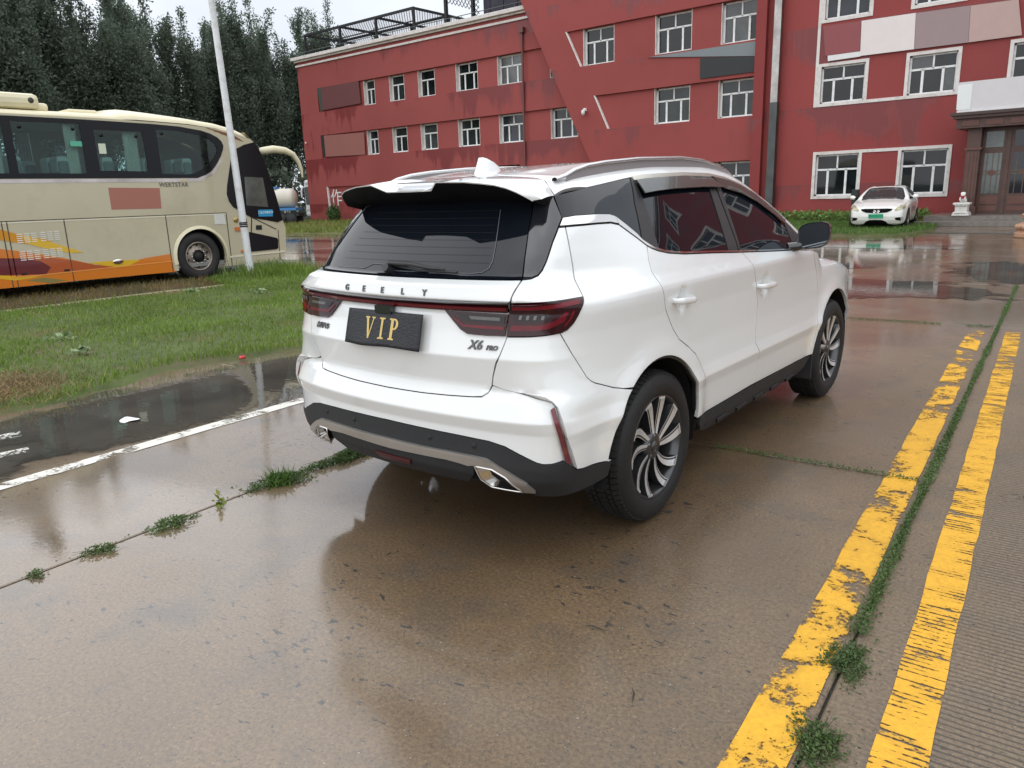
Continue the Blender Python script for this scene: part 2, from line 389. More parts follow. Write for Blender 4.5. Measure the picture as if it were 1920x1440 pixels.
    line('white_line', (-4.62, -3.0), (-5.12, 5.4), .125, wp, '', '')
    wq = paint_material('faded_white_paint', (.66, .65, .60), -.10); line('white_mark', (-6.02, 1.45), (-5.95, 1.72), .15, wq, '', ''); line('white_mark', (-5.55, 1.38), (-5.50, 1.62), .12, wq, '', '')
    # puddles
    wm = water_material(); rp = random.Random(8)
    def puddle(cx, cy, rx, ry, rot=0., seed=0, rough=.22):
        r = random.Random(seed); ph = [r.uniform(0, 6.3) for _ in range(9)]; n = 90; pts = []
        for i in range(n):
            a = 2 * math.pi * i / n; k = 1 + sum(rough / (j + 1.3) * math.sin((j + 2) * a + ph[j]) for j in range(9))
            u, v = rx * k * math.cos(a), ry * k * math.sin(a); pts.append((u * math.cos(rot) - v * math.sin(rot), u * math.sin(rot) + v * math.cos(rot), 0))
        mb = MB(); mb.add([(0, 0, 0)] + pts, [(0, 1 + i, 1 + (i + 1) % n) for i in range(n)]); o = mb.build('puddle', wm); uv = o.data.uv_layers.new(name='uv')
        for lp in o.data.loops: uv.data[lp.index].uv = (0 if o.data.vertices[lp.vertex_index].co.length < 1e-6 else 1, 0)
        o.location = (cx, cy, .0035 + .0001 * seed); tag(o, kind='structure')
    puddle(-5.8, 3.1, .95, 2.7, GROT, 1, .12); puddle(-5.65, .4, .85, 1.6, GROT, 2, .15)
    puddle(-3.3, 12.2, 2.0, 1.5, .15, 3, .14); puddle(-1.1, 15.6, 1.7, 2.5, 0, 4, .15); puddle(-5.2, 20.5, 2.4, .7, .1, 5); puddle(-5.0, 15.2, 1.6, .5, .1, 6)
    puddle(-20, 14.5, 3.5, 1.1, .3, 7); puddle(-26, 18.5, 5, .9, .1, 8); puddle(-17.5, 12.6, 1.8, .5, .2, 9); puddle(-34, 20.5, 6, .6, .1, 10); puddle(-3.5, 26.6, 2.2, .6, .1, 11)
build_ground()

# ------------------------------------------------------------------ grass and weeds
def blade_material(name, ca, cb, straw=None, sscale=1.1, s0=.55, s1=.68, thin=.3):
    m = bpy.data.materials.new(name); m.use_nodes = True; nt, N, L = nodes_of(m); b = nt.nodes['Principled BSDF']
    g = N('ShaderNodeNewGeometry'); c = mixc(N, L, g.outputs['Random Per Island'], ca, cb)
    big = noise(N, L, g.outputs['Position'], .9, 3)
    hs = N('ShaderNodeHueSaturation'); L(c, hs.inputs['Color']); L(maprange(N, L, big, .3, .7, .75, 1.2), hs.inputs['Value']); c = hs.outputs[0]
    if straw: c = mixc(N, L, maprange(N, L, noise(N, L, g.outputs['Position'], sscale, 4, .6), s0, s1), c, straw)
    L(c, b.inputs['Base Color']); b.inputs['Roughness'].default_value = .55
    if thin:
        tl = N('ShaderNodeBsdfTranslucent'); L(c, tl.inputs[0]); mx = N('ShaderNodeMixShader'); mx.inputs[0].default_value = thin; out = nt.nodes['Material Output']; L(b.outputs[0], mx.inputs[1]); L(tl.outputs[0], mx.inputs[2]); L(mx.outputs[0], out.inputs[0])
    return m
def blades(name, pts, h0, h1, w, mat, lean=.5, rng=RNG, kind='stuff', label=None, cat=None):
    n = len(pts); a = rng.uniform(0, 2 * np.pi, n); hh = rng.uniform(h0, h1, n) * rng.uniform(.6, 1.2, n); ln = rng.uniform(.1, lean, n) * hh; b = rng.uniform(0, 2 * np.pi, n)
    ww = w * rng.uniform(.6, 1.3, n); dx, dy = np.cos(a) * ww / 2, np.sin(a) * ww / 2
    z = pts[:, 2]; P0 = np.stack([pts[:, 0] - dx, pts[:, 1] - dy, z - .01], -1); P1 = np.stack([pts[:, 0] + dx, pts[:, 1] + dy, z - .01], -1)
    mx, my = np.cos(b) * ln * .35, np.sin(b) * ln * .35
    P2 = np.stack([pts[:, 0] + mx + dx * .8, pts[:, 1] + my + dy * .8, z + hh * .6], -1); P3 = np.stack([pts[:, 0] + mx - dx * .8, pts[:, 1] + my - dy * .8, z + hh * .6], -1)
    P4 = np.stack([pts[:, 0] + np.cos(b) * ln, pts[:, 1] + np.sin(b) * ln, z + hh], -1)
    V = np.stack([P0, P1, P2, P3, P4], 1).reshape(-1, 3); i = np.arange(n)[:, None] * 5
    Fc = np.concatenate([i + np.array([[0, 1, 2]]), i + np.array([[0, 2, 3]]), i + np.array([[3, 2, 4]])], 1).reshape(-1, 3)
    me = np_mesh(name, V, Fc); o = link(name, me, mat); tag(o, label, cat, kind=kind); return o
def scatter(poly, n, rng=RNG, dens=None):
    poly = np.array(poly, float); lo, hi = poly.min(0), poly.max(0); out = []
    tot = 0
    while tot < n:
        q = rng.uniform(lo, hi, (n * 2, 2)); q = q[pip(q[:, 0], q[:, 1], poly)]
        if dens is not None: q = q[rng.uniform(0, 1, len(q)) < dens(q)]
        out.append(q); tot += len(q)
    return np.concatenate(out)[:n]
def vnoise(q, sc, seed=0):
    """cheap smooth value noise in the plane"""
    p = q * sc; i = np.floor(p).astype(int); f = p - i; f = f * f * (3 - 2 * f)
    def h(a, b): v = np.sin(a * 127.1 + b * 311.7 + seed * 74.7) * 43758.5453; return v - np.floor(v)
    return (h(i[:, 0], i[:, 1]) * (1 - f[:, 0]) + h(i[:, 0] + 1, i[:, 1]) * f[:, 0]) * (1 - f[:, 1]) + (h(i[:, 0], i[:, 1] + 1) * (1 - f[:, 0]) + h(i[:, 0] + 1, i[:, 1] + 1) * f[:, 0]) * f[:, 1]
def rough_poly(poly, amp, step, seed):
    r = random.Random(seed); p = densify(np.array(poly, float), step); return np.array([(x + r.uniform(-amp, amp), y + r.uniform(-amp, amp)) for x, y in p])
def soil_sheet(name, poly, z, mat, bumpz=.02, step=.35, seed=0):
    poly = np.array(poly, float); lo, hi = poly.min(0), poly.max(0); nx, ny = [max(4, int(v / step)) for v in (hi - lo)]
    gx, gy = np.meshgrid(np.linspace(lo[0], hi[0], nx), np.linspace(lo[1], hi[1], ny)); q = np.stack([gx.ravel(), gy.ravel()], -1); q = q[pip(q[:, 0], q[:, 1], poly)]; q = q[seg_dist(q[:, 0], q[:, 1], poly, True) > step * .3]
    nb = len(poly); al = np.concatenate([poly, q]); r = delaunay_2d_cdt([Vector(p) for p in al], [(i, (i + 1) % nb) for i in range(nb)], [], 0, 1e-6)
    V = np.array([(v[0], v[1]) for v in r[0]]); T = [f for f in r[2] if len(f) == 3]; T = np.array(T); cen = V[T].mean(1); T = T[pip(cen[:, 0], cen[:, 1], poly)]
    d = seg_dist(V[:, 0], V[:, 1], poly, True); zz = z * np.clip(d / .25, 0, 1) - .012 * (d < 1e-4) + .008 + bumpz * (vnoise(V, 1.3, seed) - .3) * np.clip(d / .5, 0, 1)
    a = V[T]; flip = ((a[:, 1, 0] - a[:, 0, 0]) * (a[:, 2, 1] - a[:, 0, 1]) - (a[:, 1, 1] - a[:, 0, 1]) * (a[:, 2, 0] - a[:, 0, 0])) < 0; T[flip] = T[flip][:, ::-1]
    me = np_mesh(name, np.stack([V[:, 0], V[:, 1], zz], -1), T, True); o = link(name, me, mat); return tag(o, kind='structure')
def leaf_cloud(mb_pts, rng, size, up=.4):
    """one small four-cornered leaf at each point -> V, F"""
    n = len(mb_pts); d = rng.normal(size=(n, 3)); d[:, 2] = np.abs(d[:, 2]) * up + .1; d /= np.linalg.norm(d, axis=1, keepdims=True)
    s = np.cross(d, rng.normal(size=(n, 3))); s /= np.linalg.norm(s, axis=1, keepdims=True); L_ = (size * rng.uniform(.6, 1.4, n))[:, None]
    p0 = mb_pts; p1 = p0 + d * L_ * .5 + s * L_ * .24; p2 = p0 + d * L_; p3 = p0 + d * L_ * .5 - s * L_ * .24
    V = np.stack([p0, p1, p2, p3], 1).reshape(-1, 3); return V, np.arange(4 * n).reshape(n, 4)
def build_greens():
    soil = pm('lawn_soil', (.07, .095, .025), .9, var=.4, vscale=2.5, dirt=(.13, .095, .055), dscale=1.2, bump=.5, bscale=30)
    gm = blade_material('lawn_blades', (.115, .20, .024), (.215, .31, .055), (.32, .26, .10), 1.05, .60, .76)
    med = rough_poly([(-6.35, -9), (-6.5, .5), (-6.6, 1.8), (-6.72, 2.6), (-7.02, 3.25), (-6.88, 4.0), (-6.8, 4.7), (-6.95, 7), (-7.2, 9.2), (-8.2, 10.1), (-11, 10.3), (-14.2, 10.0), (-14.95, 9.3), (-15.0, 8.6), (-14.6, 7.9), (-13.15, 7.6), (-13.05, 3), (-12.9, -9)], .05, .3, 4)
    soil_sheet('lawn', med, .05, soil, .05, .35, 1)
    inner = med
    def dn(q): return np.clip(.25 + 1.1 * vnoise(q, .9, 2) , 0, 1) * np.clip(seg_dist(q[:, 0], q[:, 1], inner, True) / .12 + .6, 0, 1)
    cl = np.array([(-6.6, -1.5), (-15.1, -1.5), (-15.1, 10.4), (-6.6, 10.4)])
    q = scatter(inner, 135000, RNG, dn); q = q[q[:, 1] > -.5]
    bald = ((q[:, 0] + 7.4) / .65) ** 2 + ((q[:, 1] - 2.0) / .55) ** 2 < 1; q = q[~bald | (RNG.uniform(0, 1, len(q)) < .12)]
    z = .045 + .05 * (vnoise(q, 1.3, 1) - .3)
    blades('lawn_grass', np.column_stack([q, z]), .03, .085, .010, gm, .9)
    dry = blade_material('hay', (.30, .22, .10), (.22, .15, .06)); qq = RNG.normal(size=(5200, 2)) * np.array([.34, .30]) + np.array([-7.45, 1.95])
    o = blades('mown_hay', np.column_stack([qq, .05 + .03 * RNG.uniform(0, 1, len(qq))]), .01, .05, .008, dry, 4.)
    # strip of dry turf beyond the kerb, beside the coach
    st = rough_poly([(-13.45, -6), (-13.5, 7.75), (-14.7, 8.2), (-17.8, 8.6), (-17.8, -6)], .04, .4, 6)
    soil_sheet('verge', st, .03, pm('verge_soil', (.06, .05, .028), .9, var=.4, vscale=2, bump=.5, bscale=30), .03, .5, 3)
    q = scatter(st[:, :], 26000, RNG); q = q[(q[:, 1] > 1)]
    blades('verge_grass', np.column_stack([q, .03 + .03 * (vnoise(q, 1.3, 3) - .3)]), .03, .09, .010, blade_material('verge_blades', (.13, .12, .03), (.20, .17, .05), (.26, .18, .07), 1.4, .45, .6), .9)
    mb = MB()
    kb = pm('kerb_concrete', (.30, .24, .17), .8, var=.2, vscale=6, bump=.3, bscale=60)
    for k in range(14): 
        y0 = -6 + k * .98; o = MB().box((-13.42, y0, -.05), (-13.24, y0 + .965, .055 + .006 * math.sin(k * 2.3)), 0, .01).build('kerb_stone', kb); o['kind'] = 'structure'
    # grass before the right-hand wing and before the left wing
    rg = rough_poly([(-17, 25.6), (-12, 25.4), (-8.6, 24.95), (-6.9, 24.5), (-5.9, 25.0), (-5.5, 26.2), (-5.45, 28.5), (-5.75, 31), (-6.3, 33.2), (-6.4, 33.9), (-17, 33.9)], .06, .4, 9)
    soil_sheet('front_lawn', rg, .06, soil, .05, .5, 5); q = scatter(rg, 34000)
    blades('front_lawn_grass', np.column_stack([q, .045 + .05 * (vnoise(q, 1.3, 5) - .3)]), .05, .13, .018, blade_material('front_blades', (.07, .15, .025), (.13, .23, .045)), .7)
    q = scatter(rough_poly([(-17, 32.6), (-6.6, 32.6), (-6.6, 33.9), (-17, 33.9)], .05, .5, 2), 2600); V, Fc = leaf_cloud(np.column_stack([q, RNG.uniform(.12, .42, len(q))]), RNG, .16, .6)
    o = link('wall_foot_weeds', np_mesh('wall_foot_weeds', V, Fc), blade_material('wall_weed_leaf', (.10, .20, .04), (.19, .30, .08))); tag(o, kind='stuff')
    lg = rough_poly([(-75, 21.2), (-40, 21.6), (-28, 23.0), (-22, 23.6), (-22, 34.4), (-47.5, 34.5), (-75, 33.5)], .1, .8, 12)
    soil_sheet('far_lawn', lg, .06, pm('far_lawn_soil', (.11, .12, .03), .9, var=.3, vscale=1.5), .05, 1.2, 6); q = scatter(lg, 42000); q = q[q[:, 0] < -24]
    blades('far_lawn_grass', np.column_stack([q, np.full(len(q), .05)]), .10, .30, .045, blade_material('far_blades', (.13, .18, .03), (.22, .25, .06), (.26, .23, .08), .4, .5, .7), .6)
    # weeds rooted in the joints
    wl = blade_material('weed_leaf', (.06, .115, .03), (.12, .185, .055)); wy = blade_material('weed_leaf_yellow', (.16, .22, .03), (.24, .28, .05))
    stem = blade_material('weed_stem', (.06, .07, .03), (.10, .09, .04))
    def weed(x, y, rx, ry, h, n, leaf, label, stems=0, rot=0., mat=wl, grassy=0, seed=1):
        rng = np.random.default_rng(seed); w = empty('weed', (x, y, 0)); tag(w, label, 'weed', 'weeds growing in the pavement joints')
        a = rng.uniform(0, 2 * np.pi, n); r = np.sqrt(rng.uniform(0, 1, n)) * (.62 + .25 * np.sin(2 * a + seed) + .22 * np.sin(3 * a + 2.1 * seed) + .18 * np.sin(7 * a + seed)) + .12 * np.abs(rng.normal(size=n)) ** 2; u, v = r * np.cos(a) * rx, r * np.sin(a) * ry; c, s_ = math.cos(rot), math.sin(rot)
        p = np.column_stack([u * c - v * s_, u * s_ + v * c, h * rng.uniform(0, 1, n) ** 1.3 * np.clip(1.1 - r * .8, .1, 1)]); V, Fc = leaf_cloud(p, rng, leaf)
        link('leaves', np_mesh('leaves', V, Fc), mat, w)
        mb = MB()
        for k in range(max(stems, 4)):
            a = rng.uniform(0, 6.28); d = rng.uniform(.5, 1.25); e = np.array([math.cos(a) * rx * d, math.sin(a) * ry * d]); e = (e[0] * c - e[1] * s_, e[0] * s_ + e[1] * c)
            mb.tube([(0, 0, 0), (e[0] * .5, e[1] * .5, h * .5), (e[0], e[1], h * rng.uniform(.2, .8))], [.0016, .0013, .0006], 4)
        mb.build('stems', stem, w)
        if grassy:
            q = np.column_stack([rng.normal(size=(grassy, 2)) * .035, np.zeros(grassy)]); o = blades('grass_blades', q, .04, .095, .007, blade_material('tuft_blades', (.06, .14, .02), (.12, .22, .035)), 1.1, rng); o.parent = w; del o['kind']
    weed(-.58, 2.38, .070, .15, .028, 1500, .012, 'low green weed mat beside the left yellow line, upper of two clumps', 12, .05, seed=2)
    weed(-.53, 1.93, .085, .13, .03, 1300, .012, 'shaggy weed clump with dry stems at the bottom right, nearest of all', 26, .1, seed=3)
    weed(-3.51, .97, .05, .035, .03, 140, .014, 'tiny weed sprig in the left joint, farthest left', 5, .3, seed=4)
    weed(-3.52, 1.24, .10, .05, .04, 330, .014, 'small sprawling weed in the left joint, second from left', 8, 1.2, seed=5)
    weed(-3.53, 1.58, .13, .06, .05, 700, .014, 'fern-like weed patch in the left joint, third from left', 10, 1.4, seed=6)
    weed(-3.555, 1.86, .03, .03, .07, 26, .035, 'yellowish seedling standing alone in the left joint', 3, 0, wy, seed=7)
    weed(-3.58, 2.24, .17, .10, .06, 1500, .016, 'bright grass tuft with weeds in the left joint, left of the rear bumper', 10, 1.3, grassy=260, seed=8)
    weed(-3.60, 2.75, .36, .09, .055, 3000, .016, 'long green weed strip running under the rear bumper', 16, 1.64, seed=9)
    # moss-like strip of weeds filling the long joint between the yellow lines
    t = RNG.uniform(2.55, 13.2, 24000); wd = np.where(t > 9.4, .014, .014) * (.25 + 1.0 * vnoise(np.column_stack([t, t * 0]), 2.1, 3) * vnoise(np.column_stack([t, t * 0]), .8, 6) * 1.6)
    x = -.413 - .0715 * t + RNG.normal(size=len(t)) * wd; V, Fc = leaf_cloud(np.column_stack([x, t, RNG.uniform(0, .03, len(t))]), RNG, .013)
    o = link('joint_weeds', np_mesh('joint_weeds', V, Fc), wl); tag(o, kind='stuff')
    for (x0, y0, x1, y1, n) in ((-2.05, 4.14, .9, 4.35, 2600), (-2.6, 9.28, -.2, 9.46, 2400), (-4.1, 13.3, -2.9, 20., 900)):
        t = RNG.uniform(0, 1, n); m_ = vnoise(np.column_stack([t * 9, t * 0 + x0]), 1, 4); k = m_ > .35; t = t[k]
        V, Fc = leaf_cloud(np.column_stack([x0 + (x1 - x0) * t + RNG.normal(size=len(t)) * .004, y0 + (y1 - y0) * t + RNG.normal(size=len(t)) * .012, RNG.uniform(0, .02, len(t))]), RNG, .012)
        o = link('joint_weeds', np_mesh('joint_weeds', V, Fc), wl); tag(o, kind='stuff')
    # broad-leaved weeds standing in the lawn
    for k, (x, y, s, lb) in enumerate(((-9.4, 3.3, .22, 'pale broad-leaved weed lying in the middle of the lawn'), (-11.2, 7.0, .20, 'broad-leaved weed clump in the lawn near the lamp pole'), (-12.6, 6.6, .18, 'tall pale weed beside the kerb before the coach wheel'), (-8.3, 3.1, .16, 'dark leafy weed in the lawn before the hay patch'))):
        rng = np.random.default_rng(40 + k); w = empty('weed', (x, y, .03)); tag(w, lb, 'weed', 'broad-leaved weeds in the lawn'); n = 26
        p = np.column_stack([rng.normal(size=(n, 2)) * s * .35, rng.uniform(.03, .10, n)]); V, Fc = leaf_cloud(p, rng, .085, .35); link('leaves', np_mesh('leaves', V, Fc), pm('broad_leaf_%d' % (k % 2), (.20, .27, .13) if k != 3 else (.05, .11, .02), .5, var=.2), w)
    q = np.column_stack([RNG.normal(size=(2600, 2)) * np.array([.5, .35]) + np.array([-14.1, 9.3]), np.full(2600, .05)]); blades('pole_foot_grass', q, .10, .34, .012, gm, .7)
    # litter
    mb = MB(); r = random.Random(4)
    V = [(.05 * math.cos(a) * (1 + .3 * math.sin(3 * a)), .03 * math.sin(a), .006 + .008 * math.sin(2 * a + 1)) for a in [i * math.pi / 8 for i in range(16)]]; mb.add(V + [(0, 0, .018)], [(i, (i + 1) % 16, 16) for i in range(16)])
    o = mb.build('paper_scrap', pm('paper', (.75, .76, .75), .6)); o.location = (-5.62, 2.33, .004); o.scale = (1.5, 2.2, 1); tag(o, 'crumpled white paper scrap lying in the dark puddle', 'litter')
    mb = MB(); mb.lathe([(0, .055), (.03, .052), (.05, .03), (.045, .008), (0, 0)], 14); 
    for v_i, v in enumerate(mb.v): mb.v[v_i] = (v[0] * (1 + .25 * math.sin(v_i)), v[1] * 1.3, v[2] * (1 + .2 * math.cos(v_i * 2.1)))
    mb.m = [0 if i % 14 < 6 else 1 for i in range(len(mb.f))]
    o = mb.build('fruit_rind', [pm('rind_red', (.55, .06, .06), .4), pm('rind_yellow', (.62, .60, .16), .4)]); o.location = (-6.86, 4.02, .012); o.scale = (.62, .62, .62); tag(o, 'red and yellow scrap lying at the lawn edge', 'litter')
    tw = pm('wet_twig', (.03, .027, .022), .5)
    for k, (x, y, a, l) in enumerate(((-1.35, 2.05, .2, .04), (-1.05, 1.8, -1.0, .035), (-2.75, .56, .8, .04))):
        mb = MB(); mb.tube([(-l, 0, .003), (-.2 * l, .006, .004), (l, -.003, .003)], [.0012, .0028, .001], 5); o = mb.build('twig', tw); o.location = (x, y, .004); o.rotation_euler = (0, 0, a); tag(o, 'thin dark wet twig lying on the concrete behind the white car', 'twig', 'twigs scattered on the wet concrete')
# ------------------------------------------------------------------ the red building
def wall_material(name, base, wetc, streak=.55, seed=0., ledge=1.28):
    m = bpy.data.materials.new(name); m.use_nodes = True; nt, N, L = nodes_of(m); b = nt.nodes['Principled BSDF']
    g = N('ShaderNodeNewGeometry'); P = g.outputs['Position']; sp = N('ShaderNodeSeparateXYZ'); L(P, sp.inputs[0]); X, Z = sp.outputs[0], sp.outputs[2]
    big = noise(N, L, P, .16, 4, .55); hs = N('ShaderNodeHueSaturation'); hs.inputs['Color'].default_value = base + (1,)
    L(maprange(N, L, big, .3, .7, .88, 1.12), hs.inputs['Value']); c = hs.outputs[0]
    # rain has run down from ledges: soaked paint, long vertical tongues
    mp = N('ShaderNodeMapping'); mp.inputs['Scale'].default_value = (1, 1, .10); mp.inputs['Location'].default_value = (seed, 0, 0); L(P, mp.inputs[0])
    st = noise(N, L, mp.outputs[0], 1.3, 7, .66, .2); patchy = noise(N, L, P, .17, 4, .55)
    zf = math_n(N, L, 'FRACT', math_n(N, L, 'DIVIDE', math_n(N, L, 'SUBTRACT', Z, ledge), 3.11))       # 1 just under each window ledge
    led = maprange(N, L, zf, .40, 1.0, -.20, .13)
    k = math_n(N, L, 'ADD', math_n(N, L, 'ADD', st, led), math_n(N, L, 'MULTIPLY', math_n(N, L, 'SUBTRACT', patchy, .5), 1.5))
    c = mixc(N, L, maprange(N, L, k, streak - .03, streak + .07, 0, .85), c, wetc)
    fn = noise(N, L, P, 22, 4, .7); hs2 = N('ShaderNodeHueSaturation'); L(c, hs2.inputs['Color']); L(maprange(N, L, fn, .2, .8, .93, 1.07), hs2.inputs['Value'])
    L(hs2.outputs[0], b.inputs['Base Color']); L(maprange(N, L, k, streak, streak + .03, .75, .42), b.inputs['Roughness'])
    bp = N('ShaderNodeBump'); bp.inputs['Strength'].default_value = .25; bp.inputs['Distance'].default_value = .02; L(fn, bp.inputs['Height']); L(bp.outputs[0], b.inputs['Normal'])
    return m
def facade(outer, holes, y, depth, name, mat, parent, back=None):
    """wall plate facing -Y with real openings and reveals; outer polygon and holes in (x, z)"""
    outer = [tuple(p) for p in outer]; pts = [Vector(p) for p in outer]; ed = [(i, (i + 1) % len(outer)) for i in range(len(outer))]
    for h in holes:
        o = len(pts); pts += [Vector(p) for p in h]; ed += [(o + i, o + (i + 1) % len(h)) for i in range(len(h))]
    r = delaunay_2d_cdt(pts, ed, [], 0, 1e-6); V = np.array([(v[0], v[1]) for v in r[0]]); T = np.array([f for f in r[2] if len(f) == 3]); c = V[T].mean(1)
    k = pip(c[:, 0], c[:, 1], np.array(outer))
    for h in holes: k &= ~pip(c[:, 0], c[:, 1], np.array(h))
    mb = MB(); mb.add([(x, y, z) for x, z in V], T[k])
    for loop in list(holes) + [outer]:
        n = len(loop); mb.add([(x, y, z) for x, z in loop] + [(x, y + depth, z) for x, z in loop], [(i, (i + 1) % n, n + (i + 1) % n, n + i) for i in range(n)])
    return mb.build(name, mat, parent)
def rect(x0, x1, z0, z1): return [(x0, z0), (x1, z0), (x1, z1), (x0, z1)]
WIN = {}
def window(parent, x0, x1, z0, z1, y, wide=True, blind=False, seed=0):
    """white casement: frame mesh with its panes as sub-parts; y is the plane of the frame's face"""
    w, h = x1 - x0, z1 - z0; key = (round(w, 1), round(h, 1), wide)
    fr = pm('window_frame_white', (.78, .79, .78), .45, var=.05, vscale=3, dirt=(.5, .48, .44), dscale=5)
    gl = pm('window_glass_%d' % int(abs(x0 * 7.3 + z0 * 3.1) % 3), [(.010, .013, .014), (.022, .028, .028), (.016, .020, .026)][int(abs(x0 * 7.3 + z0 * 3.1) % 3)], .03, spec=.42, ior=1.5, var=.7, vscale=1.1); gc = pm('window_glass_curtained', (.10, .105, .105), .05, spec=.6, ior=1.5, var=.4, vscale=2.)
    t = .075; tz = z0 + h * .63
    bars = [(x0, x0 + t, z0, z1), (x1 - t, x1, z0, z1), (x0, x1, z0, z0 + t), (x0, x1, z1 - t, z1), (x0, x1, tz - .03, tz + .045)]
    if wide:
        m1, m2 = x0 + w * .29, x0 + w * .71; bars += [(m1 - .045, m1 + .045, z0, tz), (m2 - .045, m2 + .045, z0, tz), (x0 + w / 2 - .03, x0 + w / 2 + .03, tz, z1)]
        panes = [(x0, m1, z0, tz), (m1, m2, z0, tz), (m2, x1, z0, tz), (x0, x0 + w / 2, tz, z1), (x0 + w / 2, x1, tz, z1)]
    else:
        m1 = x0 + w * .40; bars += [(m1 - .04, m1 + .04, z0, tz)]; panes = [(x0, m1, z0, tz), (m1, x1, z0, tz), (x0, x1, tz, z1)]
    cx, cz = (x0 + x1) / 2, (z0 + z1) / 2
    mb = MB()
    for i, (a, b, c, d) in enumerate(bars):
        if i < 4 : mb.box((a - cx, 0, c - cz), (b - cx, .07, d - cz))
        else: mb.box((a - cx, -.004, c - cz), (b - cx, .066, d - cz))
    o = mb.build('window', fr, parent); o.location = (cx, y, cz)
    rw = random.Random(int(x0 * 100) + int(z0 * 37)); pale = rw.random() < .3
    gsh = pm('window_glass_shade', (.05, .055, .056), .04, spec=.6, ior=1.5, var=.6, vscale=2.)
    for (a, b, c, d) in panes:
        mb = MB(); mb.quad((a - cx + .02, .035, c - cz + .02), (b - cx - .02, .035, c - cz + .02), (b - cx - .02, .035, d - cz - .02), (a - cx + .02, .035, d - cz - .02)); mb.build('pane', gc if blind else (gsh if pale and rw.random() < .5 else gl), o)
    return o
def reveal(parent, x0, x1, z0, z1, ya, yb, mat):
    mb = MB(); mb.box((x0 - .004, ya, z0), (x0 + .02, yb, z1)); mb.box((x1 - .02, ya, z0), (x1 + .004, yb, z1)); mb.box((x0 + .02, ya - .03, z0 - .03), (x1 - .02, yb, z0 + .018)); return mb.build('window_reveal', mat, parent)
def build_building():
    red = wall_material('red_render', (.295, .056, .050), (.185, .028, .029), .60, 0., 1.47); red2 = wall_material('red_render_wing', (.295, .060, .054), (.180, .028, .030), .56, 30.); red3 = wall_material('red_render_entrance_wing', (.270, .045, .041), (.170, .024, .025), .58, 70., 1.55)
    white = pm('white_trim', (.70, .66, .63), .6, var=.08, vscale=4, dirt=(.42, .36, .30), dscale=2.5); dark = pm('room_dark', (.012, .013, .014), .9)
    B = empty('red_building', (-20, 34.7, 0)); tag(B, 'long red three-storey building with white windows and a slanting central wing', 'building')
    B.location = (0, 0, 0)
    def part(mb, name, mat): return mb.build(name, mat, B)
    # ---- left wing
    Y = 34.7; bands = [[(-45.55, 7.49), (-13, 7.49), (-13, 9.05), (-45.55, 9.05)], [(-45.6, 4.38), (-13, 4.38), (-13, 5.95), (-45.6, 5.95)], [(-45.35, .70), (-36.2, .70), (-36.2, 2.46), (-45.4, 2.46)], rect(-34.4, -27.8, .05, 3.17)]
    facade(rect(-47.6, -12.9, -.1, 10.95), bands, Y, .14, 'wall', red2, B)
    up = [(-40.81, -39.72), (-38.32, -36.95), (-35.71, -34.27), (-32.52, -30.81), (-29.32, -27.52), (-25.66, -23.9)]
    extra = [(-44.9, -43.8), (-42.9, -41.8)]
    for z0, z1, zz in ((7.49, 9.05, 0), (4.38, 5.95, 1)):
        hs = [rect(a, b, z0 + .012, z1 - .012) for a, b in up]
        facade(rect(-45.62, -12.95, z0 - .02, z1 + .02), hs, Y + .13, .3, 'band_wall', red2, B)
        for i, (a, b) in enumerate(up): window(B, a + .02, b - .02, z0 + .02, z1 - .02, Y + .36, i > 2, zz == 0 and i == 4); reveal(B, a, b, z0 + .012, z1 - .012, Y + .12, Y + .40, white)
    facade(rect(-45.42, -36.15, .68, 2.48), [], Y + .13, .1, 'band_wall', red2, B)
    mb = MB(); mb.add([(-45.40, Y - .02, 2.45), (-45.30, Y - .02, 2.45), (-45.22, Y - .02, .72), (-45.32, Y - .02, .72)] + [(-45.40, Y + .1, 2.45), (-45.30, Y + .1, 2.45), (-45.22, Y + .1, .72), (-45.32, Y + .1, .72)], [(0, 1, 2, 3), (0, 4, 5, 1), (1, 5, 6, 2), (2, 6, 7, 3), (3, 7, 4, 0)]); part(mb, 'white_edge_strip', white)
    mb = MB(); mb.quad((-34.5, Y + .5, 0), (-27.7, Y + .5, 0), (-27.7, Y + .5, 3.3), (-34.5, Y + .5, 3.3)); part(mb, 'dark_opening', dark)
    ch = text_mesh('wall_character', '作', 1.25, pm('white_character', (.74, .72, .70), .6), B, .015); ch.location = (-44.55, Y + .11, 1.62); ch.rotation_euler = (math.pi / 2, 0, 0)
    for zz0, zz1, pr in ((10.62, 10.74, .08), (10.92, 11.03, .14), (11.03, 11.24, .30)):
        mb = MB(); mb.box((-47.6 - pr, Y - pr, zz0), (-14, Y + .02, zz1), 0, .02 if pr > .2 else 0.); part(mb, 'cornice', white)
    mb = MB(); mb.box((-47.6, Y + .6, -.1), (-13.2, Y + 13, 10.9)); mb.box((-47.6, Y + .142, -.1), (-47.3, Y + .62, 10.9)); part(mb, 'body', red2)
    mb = MB(); mb.box((-47.9, Y - .02, 11.02), (-14, Y + 13, 11.10)); part(mb, 'roof_slab', pm('roof_felt', (.1, .1, .1), .8))
    mb = MB(); mb.tube([(-27.35, Y - .09, 10.05), (-27.36, Y - .09, .1)], .06, 8); mb.box((-27.5, Y - .2, 9.95), (-27.2, Y - .0, 10.22)); part(mb, 'down_pipe', pm('pipe_red', (.16, .06, .055), .5))
    mb = MB(); mb.tube([(-47.6, Y + .15, 11.55), (-14, Y + .15, 11.55)], .022, 6); 
    for k in range(18): mb.tube([(-47.5 + k * 1.95, Y + .15, 11.2), (-47.5 + k * 1.95, Y + .15, 11.55)], .018, 5)
    part(mb, 'roof_railing', pm('rail_steel', (.12, .13, .13), .4, .7))
